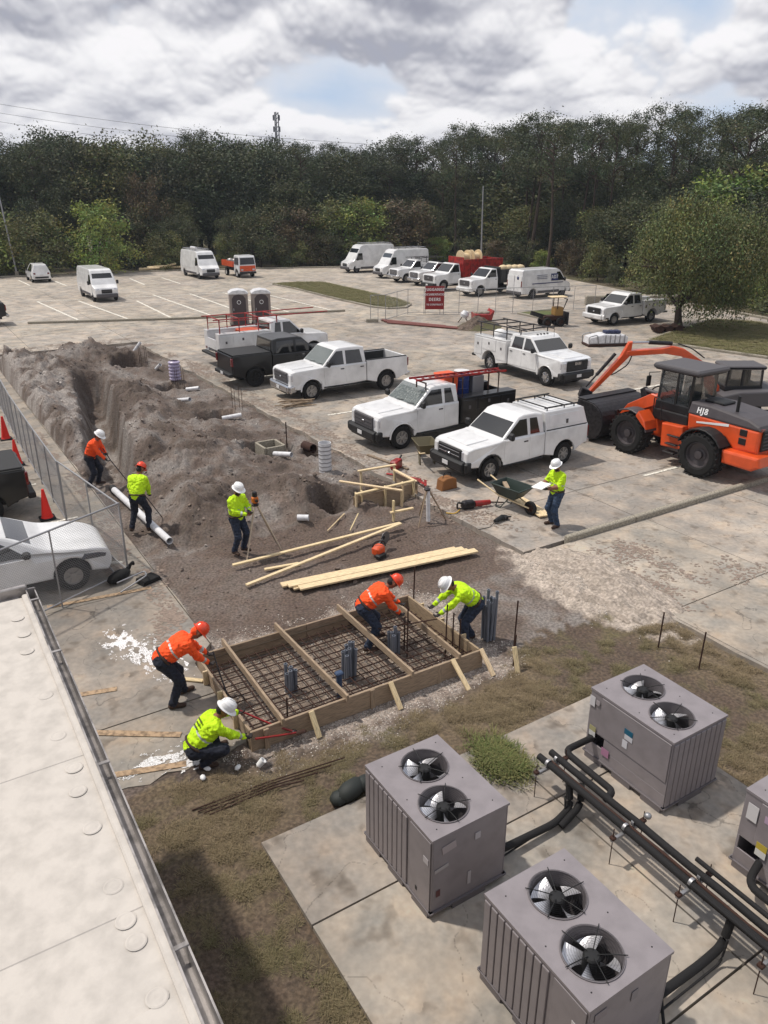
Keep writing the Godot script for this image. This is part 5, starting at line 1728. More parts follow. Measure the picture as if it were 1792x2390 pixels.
# ---------------------------------------------------------------- form boards, reinforcement, conduits
func board(o: Node3D, called: String, p: Vector3, q: Vector3, w: float, h: float, m: Material, tone := 1.0) -> MeshInstance3D:
	var mb := MB.new()
	mb.col = Color(tone, tone * rng.randf_range(0.97, 1.03), tone * rng.randf_range(0.94, 1.02))
	var d := q - p
	mb.cbox(Vector3.ZERO, Vector3(d.length(), h, w), 0.006)
	var e := obj(called, mb, m, o)
	var x := d.normalized()
	var up := Vector3.UP if abs(x.y) < 0.9 else Vector3.BACK
	var zz := x.cross(up).normalized()
	e.transform = Transform3D(Basis(x, zz.cross(x).normalized(), zz), (p + q) * 0.5)
	return e

func make_formwork() -> void:
	rng.seed = 44
	var o := thing("formwork", "timber form box with cross boards set on gravel around the steel mat", "formwork", Vector3.ZERO, YAW)
	var pl: Material = mats.plywood
	var y := 0.06
	var H := 0.38
	board(o, "side_board", Vector3(3.4, y, -9.38), Vector3(7.96, y, -9.32), 0.045, H, pl, 1.05)
	board(o, "side_board", Vector3(3.42, y, -11.9), Vector3(5.6, y, -11.84), 0.045, H, pl, 0.85)
	board(o, "side_board", Vector3(5.61, y, -11.84), Vector3(7.96, y, -11.76), 0.045, H, pl, 0.92)
	board(o, "side_board", Vector3(3.44, y, -11.85), Vector3(3.42, y, -9.42), 0.045, H, pl, 1.1)
	board(o, "side_board", Vector3(7.93, y, -11.72), Vector3(7.91, y, -9.36), 0.045, H, pl, 1.0)
	for a in [[3.98, 3.93], [5.05, 5.1], [6.42, 6.4], [7.5, 7.42]]:
		board(o, "cross_board", Vector3(a[0], 0.285, -12.05), Vector3(a[1], 0.275, -9.28), 0.045, 0.14, pl, 1.2)
	for a in [[4.46, -9.1], [5.98, -9.02], [7.3, -8.84], [7.95, -8.95]]:
		board(o, "brace_stake", Vector3(a[0] - 0.02, 0.26, -9.33), Vector3(a[0], -0.12, a[1]), 0.09, 0.04, mats.lumber, 0.95)
	for a in [3.65, 5.6, 7.0]:
		board(o, "stake", Vector3(a, -0.15, -9.32), Vector3(a, 0.24, -9.33), 0.09, 0.04, pl, 1.15)
	for b in [-11.3, -10.6, -9.9]:
		board(o, "stake", Vector3(3.37, -0.15, b), Vector3(3.37, 0.28, b), 0.09, 0.04, mats.lumber, 0.85)
		board(o, "stake", Vector3(7.98, -0.15, b), Vector3(7.98, 0.26, b), 0.09, 0.04, mats.lumber, 0.8)
	board(o, "lap_strip", Vector3(3.42, 0.12, -11.87), Vector3(7.9, 0.12, -11.73), 0.02, 0.03, pl, 0.6)
	# reinforcement: two layers of bars
	var r := thing("steel_mat", "rusty reinforcement mat of crossing bars inside the form box", "rebar", Vector3.ZERO, YAW)
	var n := 14
	for i in n:
		var b: float = -11.72 + 2.3 * i / (n - 1)
		obj("long_bar", MB.new().tube([Vector3(3.5, 0.02 + rng.randf_range(-0.01, 0.02), b + rng.randf_range(-0.02, 0.02)), Vector3(5.7, 0.01, b + rng.randf_range(-0.03, 0.03)), Vector3(7.86, 0.02 + rng.randf_range(-0.01, 0.02), b + 0.05)], 0.011, 6), mats.rust, r)
	n = 24
	for i in n:
		var a: float = 3.58 + 4.24 * i / (n - 1)
		obj("cross_bar", MB.new().tube([Vector3(a + rng.randf_range(-0.02, 0.02), 0.04, -11.76), Vector3(a, 0.03, -10.6), Vector3(a + rng.randf_range(-0.03, 0.03), 0.04, -9.44)], 0.011, 6), mats.rust, r)
	for i in 3:
		obj("edge_bar", MB.new().tube([Vector3(3.5, 0.1 + 0.04 * i, -9.46 - 0.02 * i), Vector3(7.84, 0.09 + 0.04 * i, -9.44 - 0.02 * i)], 0.01, 6), mats.rust, r)
	for q in [[7.52, -9.86, 1.05], [7.66, -9.84, 0.85], [7.78, -9.78, 0.7], [6.95, -10.3, 0.95], [7.05, -10.55, 0.6], [4.2, -9.75, 0.35]]:
		obj("upright_bar", MB.new().tube([Vector3(q[0], -0.12, q[1]), Vector3(q[0] + 0.01, q[2], q[1])], 0.014, 6), mats.rust, r)
	obj("carried_bar", MB.new().tube([Vector3(6.55, 0.42, -10.7), Vector3(7.45, 0.68, -10.05)], 0.012, 6), mats.rust, r)
	# conduits
	bundle("bundle of grey conduit stubs at the left of the steel mat", 4.62, -10.42, 7, 0.42)
	bundle("bundle of tall grey conduits in the middle of the steel mat", 5.66, -10.25, 9, 0.62)
	bundle("bundle of grey conduits by the orange worker's boots", 6.78, -10.45, 7, 0.5)
	bundle("bundle of grey conduits standing on gravel beyond the right form board", 8.66, -10.0, 9, 0.85)
	var bx := thing("blue_riser", "blue plastic riser standing beside the second cross board", "conduit", S(5.22, -0.1, -9.8), YAW)
	var bl := mat("blue_pvc", Color(0.2, 0.27, 0.38), 0.5)
	obj("riser_tube", MB.new().lathe(Vector3.ZERO, Vector3.UP, [Vector2(0.05, 0), Vector2(0.05, 0.5), Vector2(0.04, 0.5), Vector2(0.04, 0.3)], 12), bl, bx)
	obj("riser_cap", MB.new().cbox(Vector3(0, 0.53, 0), Vector3(0.14, 0.07, 0.12), 0.02), bl, bx)
	# gravel
	gravel()

func bundle(label: String, a: float, b: float, k: int, h: float) -> void:
	var o := thing("conduit_bundle", label, "conduit", S(a, -0.12, b), YAW, "grey conduit bundles of the slab")
	for i in k:
		var x: float = (i % 3) * 0.075 - 0.075 + rng.randf_range(-0.01, 0.01)
		var z: float = (i / 3) * 0.08 - 0.08 + rng.randf_range(-0.01, 0.01)
		var hh: float = h * rng.randf_range(0.75, 1.15) + 0.1
		var m := MB.new()
		m.lathe(Vector3.ZERO, Vector3.UP, [Vector2(0.03, 0), Vector2(0.03, hh - 0.05), Vector2(0.034, hh - 0.05), Vector2(0.034, hh), Vector2(0.022, hh), Vector2(0.022, hh - 0.1), Vector2(0, hh - 0.1)], 10)
		obj("conduit", m, mats.conduit, o, Vector3(x, 0, z), Vector3(rng.randf_range(-2, 2), 0, rng.randf_range(-2, 2)))

func stone_mesh(sd: int) -> ArrayMesh:
	var r := RandomNumberGenerator.new()
	r.seed = sd
	var m := MB.new()
	var k := 6
	var top := []
	for i in k:
		top.append(Vector3(cos(TAU * i / k) * r.randf_range(0.7, 1.1), r.randf_range(-0.1, 0.2), sin(TAU * i / k) * r.randf_range(0.6, 1.0)))
	for i in k:
		m.tri(Vector3(0.1, 0.6, 0), top[(i + 1) % k], top[i])
		m.tri(Vector3(0, -0.5, 0.1), top[i], top[(i + 1) % k])
	return m.commit()

func scatter(called: String, label: String, cat: String, m: Mesh, material: Material, xs: Array) -> void:
	var mm := MultiMesh.new()
	mm.transform_format = MultiMesh.TRANSFORM_3D
	mm.use_colors = true
	mm.mesh = m
	mm.instance_count = xs.size()
	for i in xs.size():
		mm.set_instance_transform(i, xs[i][0])
		mm.set_instance_color(i, xs[i][1])
	var o := MultiMeshInstance3D.new()
	o.name = numbered(called)
	o.multimesh = mm
	o.material_override = material
	add_child(o)
	o.set_meta("kind", "stuff")
	tag(o, label, cat)

func rand_basis(s: float) -> Basis:
	return Basis.from_euler(Vector3(rng.randf() * TAU, rng.randf() * TAU, rng.randf() * TAU)).scaled(Vector3(s, s * 0.8, s))

func gravel() -> void:
	var xs := []
	var tries := 0
	while xs.size() < 9000 and tries < 60000:
		tries += 1
		var a := rng.randf_range(2.9, 10.2)
		var b := rng.randf_range(-13.4, -7.9)
		var d := in_form(a, b)
		var reach: float = 0.75 + 0.5 * nz.get_noise_2d(a * 0.9 + 40, b * 0.9) + 0.5 * nz2.get_noise_2d(a * 3.1, b * 3.1 + 70)
		if a < 4.0 and b < -9.35 and d > 0.0:
			continue
		if d > reach + rng.randf_range(-0.5, 0.25) or (d <= 0.0 and rng.randf() < 0.75):
			continue
		var s := rng.randf_range(0.008, 0.02)
		var g := rng.randf_range(0.3, 0.62)
		xs.append([Transform3D(rand_basis(s), S(a, height(a, b) + s * 0.3, b)), Color(g, g * 0.9, g * 0.8)])
	tries = 0
	while tries < 5000:
		tries += 1
		var a := rng.randfn(11.75, 0.3)
		var b := rng.randfn(-10.5, 0.95)
		if a > 12.1 or b < -12.1:
			continue
		var s := rng.randf_range(0.007, 0.02)
		var g := rng.randf_range(0.35, 0.65)
		xs.append([Transform3D(rand_basis(s), S(a, height(a, b) + s * 0.3, b)), Color(g, g * 0.9, g * 0.8)])
	scatter("gravel", "pale crushed gravel around the form box and beside the lot", "gravel", stone_mesh(2), mats.stone, xs)
	# clods on the spoil heaps
	xs = []
	tries = 0
	while xs.size() < 9000 and tries < 50000:
		tries += 1
		var a := rng.randf_range(4.0, 11.7)
		var b := rng.randf_range(-45.0, -13.0)
		var h := height(a, b)
		if h < 0.0 and rng.randf() < 0.75:
			continue
		var s := rng.randf_range(0.012, 0.04) * (0.8 if rng.randf() < 0.92 else 2.2)
		var c := ground_color(a, b, h) * rng.randf_range(0.7, 1.35)
		xs.append([Transform3D(rand_basis(s), S(a, h + s * 0.2, b)), c])
	scatter("soil_clods", "brown clods and crumbs lying over the spoil heaps", "soil", stone_mesh(5), mats.stone, xs)

# ---------------------------------------------------------------- fences and cones
func fence_panel(label: String, p: Vector3, q: Vector3, h: float, posts: int, wires: float, group: String) -> Node3D:
	var d := q - p
	var l := d.length()
	var o := thing("chain_link_fence", label, "fence", p, rad_to_deg(-atan2(d.z, d.x)), group)
	for i in posts + 1:
		var x: float = l * i / posts
		obj("post", MB.new().tube([Vector3(x, 0, 0), Vector3(x, h, 0)], 0.021 if (i == 0 or i == posts) else 0.017, 7), mats.galv, o)
	obj("top_rail", MB.new().tube([Vector3(0, h, 0), Vector3(l, h, 0)], 0.021, 7), mats.galv, o)
	obj("bottom_rail", MB.new().tube([Vector3(0, 0.12, 0), Vector3(l, 0.12, 0)], 0.018, 7), mats.galv, o)
	if wires > 0.0:
		var m := MB.new()
		var y0 := 0.14
		var hh := h - 0.16
		var t: float = -hh
		while t < l:
			for s in [0, 1]:
				var x0: float = max(t, 0.0)
				var x1: float = min(t + hh, l)
				if x1 - x0 < 0.03:
					continue
				var ya: float = y0 + (x0 - t)
				var yc: float = y0 + (x1 - t)
				if s == 1:
					ya = y0 + hh - (x0 - t)
					yc = y0 + hh - (x1 - t)
				m.tube([Vector3(x0, ya, 0.004 * (1 - 2 * s)), Vector3(x1, yc, 0.004 * (1 - 2 * s))], 0.0019, 3, false)
			t += wires
		obj("wire_mesh", m, mats.galv, o)
	return o

func make_fences() -> void:
	var g := "temporary fence panels left of the dig"
	fence_panel("chain link panel in front of the white car, ending at the gutter", S(0.2, 0.0, -14.75), S(3.35, 0.0, -16.3), 1.75, 2, 0.06, g)
	fence_panel("chain link panel with its corner post beside the black rubber foot", S(3.35, 0.0, -16.32), S(2.78, 0.0, -20.1), 1.72, 2, 0.07, g)
	fence_panel("chain link panel beside the black pickup and the nearest cone", S(2.77, 0.0, -20.14), S(2.76, 0.0, -23.6), 1.7, 2, 0.07, g)
	fence_panel("chain link panel beside the middle traffic cone", S(2.76, 0.0, -23.64), S(2.78, 0.0, -28.4), 1.7, 4, 0.08, g)
	fence_panel("farthest chain link panel at the left picture edge", S(2.78, 0.0, -28.44), S(2.92, 0.0, -33.6), 1.7, 4, 0.08, g)
	# foot of the panels
	var f := thing("rubber_weight", "black rubber fence foot with bent steel stirrup on the apron", "fence foot", S(3.64, 0, -15.75), YAW + 20)
	obj("rubber_block", MB.new().prism(V2([-0.24, 0, 0.24, 0, 0.2, 0.1, -0.2, 0.1]), -0.17, 0.17, 0.015), mats.rubber, f)
	obj("stirrup", MB.new().tube(soft([Vector3(-0.75, 0.05, 0.05), Vector3(-0.1, 0.22, 0.12), Vector3(0.0, 0.22, -0.1), Vector3(-0.7, 0.2, -0.12)], 0.08), 0.018, 7), mats.galv, f)
	f = thing("sandbag", "black sandbag slumped at the fence corner post", "sandbag", S(3.1, 0, -16.12), YAW + 35)
	var sb := MB.new()
	sb.ball(Vector3(0, 0.11, 0), Vector3(0.34, 0.12, 0.17), 14, 8)
	obj("bag", sb, mats.rubber, f)
	obj("bag_neck", MB.new().tube([Vector3(0.28, 0.14, 0), Vector3(0.4, 0.24, 0.02), Vector3(0.46, 0.23, 0.03)], [0.06, 0.03, 0.055], 8), mats.rubber, f)
	obj("fallen_brace", MB.new().tube([S(3.1, 0.03, -16.3), S(2.9, 0.25, -18.2)], 0.016, 6), mats.galv).set_meta("label", "thin steel brace leaning along the inner fence panel")
	get_node("fallen_brace").set_meta("category", "brace")
	for c in [["orange traffic cone nearest the white car", 2.4, -20.75], ["middle orange traffic cone behind the fence", 2.42, -25.9], ["farthest orange traffic cone at the left picture edge", 2.5, -29.1]]:
		var o := thing("traffic_cone", c[0], "traffic cone", S(c[1], 0.0, c[2]), YAW, "orange traffic cones behind the fence")
		var orange := mat("cone", Color(0.85, 0.12, 0.06), 0.55)
		obj("cone_body", MB.new().lathe(Vector3(0, 0.03, 0), Vector3.UP, [Vector2(0.16, 0), Vector2(0.14, 0.05), Vector2(0.035, 0.78), Vector2(0.03, 0.8), Vector2(0.0, 0.8)], 20), orange, o)
		obj("cone_base", MB.new().cbox(Vector3(0, 0.02, 0), Vector3(0.4, 0.045, 0.4), 0.02), mats.rubber, o)
	# far fence with the red sign
	var fg := "temporary fence panels around the far verge"
	var pts := [[-0.9, -52.6], [0.1, -53.0], [1.7, -56.3], [4.0, -56.4], [6.7, -56.3], [9.3, -57.0], [12.3, -57.7], [15.6, -58.6]]
	var names := ["short end panel of the far fence nearest the grey trucks", "far fence panel turning towards the grass median", "far fence panel just left of the red sign", "far fence panel carrying the red sign", "far fence panel behind the red bin", "far fence panel right of the red bin", "far fence panel in front of the logo van"]
	for i in pts.size() - 1:
		fence_panel(names[i], Vector3(pts[i][0], 0, pts[i][1]), Vector3(pts[i + 1][0], 0, pts[i + 1][1]), 1.75, 2, 0.16, fg)
	cb(self, "concrete_block", Vector3(-0.8, 0.11, -52.7), Vector3(0.8, 0.22, 0.4), mats.kerb, 0.03)
	tag(get_node("concrete_block"), "concrete block holding the end of the far fence", "block")
	var sg := thing("site_sign", "red site sign with white lettering on the far fence", "sign", Vector3(3.6, 0.3, -56.25), 2)
	obj("sign_board", MB.new().cbox(Vector3(0, 0.85, 0), Vector3(1.35, 1.6, 0.03), 0.008), mat("sign_red", Color(0.52, 0.07, 0.08), 0.6), sg)
	var rows := [["JUGGANGE", 0.2, 1.42], ["DOCUMENTATION", 0.145, 1.08], ["DEERS", 0.22, 0.74], ["TO CONSTRUCT", 0.12, 0.38]]
	for r in rows:
		word(sg, r[0], r[1], Vector3(0, r[2], 0.02), Vector3.ZERO, mats.paper)
	for s in [-1, 1]:
		obj("sign_post", MB.new().tube([Vector3(s * 0.66, -0.3, -0.04), Vector3(s * 0.66, 1.68, -0.04)], 0.025, 6), mats.galv, sg)

# ---------------------------------------------------------------- machines
func make_loader() -> void:
	var o := thing("wheel_loader", "orange wheel loader with grey bucket and black cab", "wheel loader", S(20.95, 0, -15.15), YAW + 90.0)
	var og: Material = mats.paint_orange
	var dk := mat("loader_grey", Color(0.27, 0.25, 0.26), 0.5, 0, {"tex": tex.dusty, "scale": 0.6})
	var R := 0.68
	for x in [1.38, -1.38]:
		for s in [-1, 1]:
			add_wheel(o, x, s * 0.95, R, 0.56, dk, true)
		obj("axle", MB.new().tube([Vector3(x, R, -0.8), Vector3(x, R, 0.8)], 0.16, 10), dk, o)
	# rear frame, hood and counterweight
	obj("rear_frame", MB.new().prism(V2([-2.7, 0.75, -0.2, 0.6, 0.15, 0.7, 0.15, 1.1, -2.7, 1.15]), -0.48, 0.48, 0.03), og, o)
	var mb := MB.new()
	mb.prism(V2([-2.95, 1.05, -2.2, 1.0, -1.9, 1.28, -1.0, 1.36, -0.55, 1.2, -0.5, 1.75, -2.95, 1.72]), -0.72, 0.72, 0.07)
	obj("engine_cover", mb, og, o)
	mb = MB.new()
	mb.bend = true
	mb.belt = 1.72
	mb.lean = 0.35
	mb.prism(V2([-2.98, 1.715, -0.48, 1.715, -0.5, 2.08, -1.2, 2.1, -2.5, 1.98, -2.9, 1.86]), -0.73, 0.73, 0.06)
	obj("engine_hood", mb, dk, o)
	cb(o, "air_intake", Vector3(-1.05, 2.12, 0), Vector3(0.7, 0.07, 0.6), mats.black, 0.03)
	obj("exhaust_pipe", MB.new().tube([Vector3(-1.9, 2.0, -0.35), Vector3(-1.9, 2.5, -0.35)], 0.05, 10), mats.black, o)
	cb(o, "rear_grille", Vector3(-2.98, 1.42, 0), Vector3(0.06, 0.62, 1.2), mats.black, 0.02)
	for i in 5:
		cb(o, "grille_bar", Vector3(-3.02, 1.2 + 0.11 * i, 0), Vector3(0.03, 0.03, 1.16), dk, 0.008)
	obj("counterweight", MB.new().prism(V2([-3.3, 0.78, -3.05, 0.62, -2.1, 0.62, -2.05, 1.02, -3.25, 1.06]), -1.05, 1.05, 0.07), og, o)
	for s in [-1, 1]:
		for y in [1.32, 1.58]:
			cb(o, "side_vent", Vector3(-2.45, y, s * 0.722), Vector3(0.24, 0.2, 0.03), mats.black, 0.02)
		cb(o, "tail_light", Vector3(-2.96, 1.75, s * 0.6), Vector3(0.04, 0.09, 0.16), mats.lamp_red, 0.01)
		# mudguards over the wheels
		for x in [1.38, -1.38]:
			var g := MB.new()
			var pts := []
			for i in 9:
				var t := deg_to_rad(lerp(150.0, 20.0, i / 8.0) if x < 0 else lerp(165.0, 60.0, i / 8.0))
				pts.append(Vector2(cos(t), sin(t)))
			var poly := PackedVector2Array()
			for q in pts:
				poly.append(Vector2(x, R) + q * (R + 0.14))
			for i in range(pts.size() - 1, -1, -1):
				poly.append(Vector2(x, R) + pts[i] * (R + 0.09))
			g.prism(poly, min(s * 0.68, s * 1.2), max(s * 0.68, s * 1.2), 0.012)
			obj("mudguard", g, dk if x > 0 else mats.black, o)
			if x > 0:
				g = MB.new()
				g.prism(V2([x - 0.78, R + 0.3, x - 0.68, R + 0.55, x - 0.4, R + 0.84, x - 0.3, R + 0.66, x - 0.62, R + 0.4]), min(s * 0.66, s * 1.22), max(s * 0.66, s * 1.22), 0.03)
				obj("mudguard_cover", g, og, o)
		# steps and handrail
		for i in 3:
			cb(o, "step", Vector3(-0.22, 0.42 + 0.26 * i, s * (0.92 - 0.05 * i)), Vector3(0.42, 0.04, 0.26), mats.black, 0.01)
		obj("side_tank", MB.new().prism(V2([-0.55, 0.55, 0.25, 0.5, 0.3, 1.25, -0.5, 1.3]), min(s * 0.5, s * 0.86), max(s * 0.5, s * 0.86), 0.04), og, o)
		obj("handrail", MB.new().tube(soft([Vector3(0.35, 1.3, s * 0.86), Vector3(0.4, 1.95, s * 0.86), Vector3(0.75, 2.0, s * 0.8), Vector3(0.8, 1.4, s * 0.7)], 0.1), 0.018, 6), mats.black, o)
	word(o, "HJ8", 0.19, Vector3(-0.98, 1.89, -0.695), Vector3(-14, 180, 0), mats.paper)
	obj("hood_stripe", MB.new().prism(V2([-1.95, 1.64, -0.85, 1.5, -0.85, 1.55, -1.95, 1.72]), -0.729, -0.722), mats.paper, o)
	# cab
	cb(o, "cab_base", Vector3(0.2, 1.42, 0), Vector3(1.35, 0.36, 1.3), mats.black, 0.04)
	cb(o, "cab_lower", Vector3(0.2, 1.72, 0), Vector3(1.3, 0.3, 1.24), mats.paint_black, 0.03)
	for p in [[-0.42, -0.58], [-0.42, 0.58], [0.1, -0.6], [0.1, 0.6], [0.82, -0.52], [0.82, 0.52]]:
		obj("cab_pillar", MB.new().tube([Vector3(p[0], 1.85, p[1]), Vector3(p[0] - (0.06 if p[0] > 0.5 else 0.0), 2.88, p[1] * 0.95)], 0.045, 6), mats.paint_black, o)
	cb(o, "cab_roof", Vector3(0.15, 2.96, 0), Vector3(1.75, 0.17, 1.5), mats.grey_plastic, 0.06)
	cb(o, "roof_visor", Vector3(0.15, 2.87, 0), Vector3(1.62, 0.06, 1.36), mats.black, 0.02)
	var gl := mat("cab_glass", Color(0.1, 0.13, 0.13), 0.05, 0.0, {"alpha": 0.35})
	for s in [-1, 1]:
		obj("cab_window", MB.new().prism(V2([-0.38, 1.88, 0.06, 1.88, 0.06, 2.83, -0.38, 2.83]), min(s * 0.59, s * 0.597), max(s * 0.59, s * 0.597)), gl, o)
		obj("cab_window", MB.new().prism(V2([0.14, 1.3, 0.78, 1.6, 0.74, 2.83, 0.14, 2.83]), min(s * 0.6, s * 0.607), max(s * 0.6, s * 0.607)), gl, o)
		cb(o, "mirror", Vector3(1.05, 2.45, s * 0.82), Vector3(0.06, 0.34, 0.2), mats.black, 0.02)
		obj("mirror_arm", MB.new().tube([Vector3(0.82, 2.75, s * 0.58), Vector3(1.05, 2.72, s * 0.82), Vector3(1.05, 2.45, s * 0.82)], 0.014, 5), mats.black, o)
	cb(o, "cab_window", Vector3(0.85, 2.35, 0), Vector3(0.012, 0.95, 1.0), gl, 0.003)
	cb(o, "cab_window", Vector3(-0.46, 2.35, 0), Vector3(0.012, 0.9, 1.06), gl, 0.003)
	cb(o, "seat", Vector3(-0.1, 2.1, 0), Vector3(0.14, 0.7, 0.5), mats.black, 0.05)
	cb(o, "seat_cushion", Vector3(0.12, 1.92, 0), Vector3(0.45, 0.14, 0.5), mats.black, 0.05)
	obj("steering_wheel", MB.new().lathe(Vector3(0.55, 2.1, 0), Vector3(-0.5, 1, 0), [Vector2(0.2, 0), Vector2(0.215, 0.02), Vector2(0.2, 0.03), Vector2(0.19, 0.015), Vector2(0.2, 0)], 18), mats.black, o)
	# front frame, lift arms, bucket
	obj("front_frame", MB.new().prism(V2([0.3, 0.6, 1.9, 0.62, 1.95, 0.95, 1.35, 1.35, 1.1, 1.95, 0.75, 1.95, 0.6, 1.2, 0.3, 1.1]), -0.42, 0.42, 0.03), og, o)
	for s in [-1, 1]:
		obj("lift_arm", MB.new().prism(V2([0.8, 1.95, 0.85, 1.65, 1.7, 1.25, 2.35, 0.5, 2.6, 0.42, 2.62, 0.6, 2.0, 1.45, 1.1, 1.98]), min(s * 0.44, s * 0.56), max(s * 0.44, s * 0.56), 0.015), og, o)
		obj("lift_cylinder", MB.new().tube([Vector3(0.7, 0.9, s * 0.3), Vector3(1.6, 1.15, s * 0.3)], 0.07, 8), dk, o)
	obj("tilt_lever", MB.new().prism(V2([1.5, 1.1, 1.66, 1.1, 1.95, 1.9, 1.8, 2.0, 1.62, 1.75]), -0.1, 0.1, 0.02), mats.dark_steel, o)
	obj("tilt_cylinder", MB.new().tube([Vector3(0.85, 1.85, 0), Vector3(1.8, 1.9, 0)], 0.075, 8), dk, o)
	obj("hydraulic_hose", MB.new().tube(soft([Vector3(0.9, 1.8, 0.2), Vector3(1.2, 2.15, 0.15), Vector3(1.6, 2.0, 0.12), Vector3(1.7, 1.6, 0.1)], 0.2), 0.025, 6), mats.black, o)
	# bucket: a curved shell with end plates
	var out := arc(3.0, 0.72, 0.66, 100, 262, 12)
	var inn := arc(3.0, 0.72, 0.61, 262, 100, 12)
	var prof := [3.75, 0.03] + []
	var shell := PackedVector2Array()
	shell.append(Vector2(3.55, 1.44))
	for i in range(0, out.size(), 2):
		shell.append(Vector2(out[i], out[i + 1]))
	shell.append(Vector2(3.85, 0.03))
	shell.append(Vector2(3.85, 0.06))
	for i in range(0, inn.size(), 2):
		shell.append(Vector2(inn[i], inn[i + 1]))
	shell.append(Vector2(3.55, 1.39))
	obj("bucket", MB.new().prism(shell, -1.25, 1.25), mats.dark_steel, o)
	for s in [-1, 1]:
		obj("bucket_end", MB.new().prism(V2([3.55, 1.4] + arc(3.0, 0.72, 0.64, 100, 262, 10) + [3.8, 0.05]), min(s * 1.25, s * 1.28), max(s * 1.25, s * 1.28), 0.005), mats.dark_steel, o)
	obj("bucket_lip", MB.new().cbox(Vector3(3.4, 1.43, 0), Vector3(0.4, 0.04, 2.54), 0.01), mats.dark_steel, o)
	obj("bucket_hinge", MB.new().prism(V2([2.3, 0.35, 2.6, 0.3, 2.62, 1.1, 2.4, 1.15]), -0.6, 0.6, 0.02), mats.dark_steel, o)

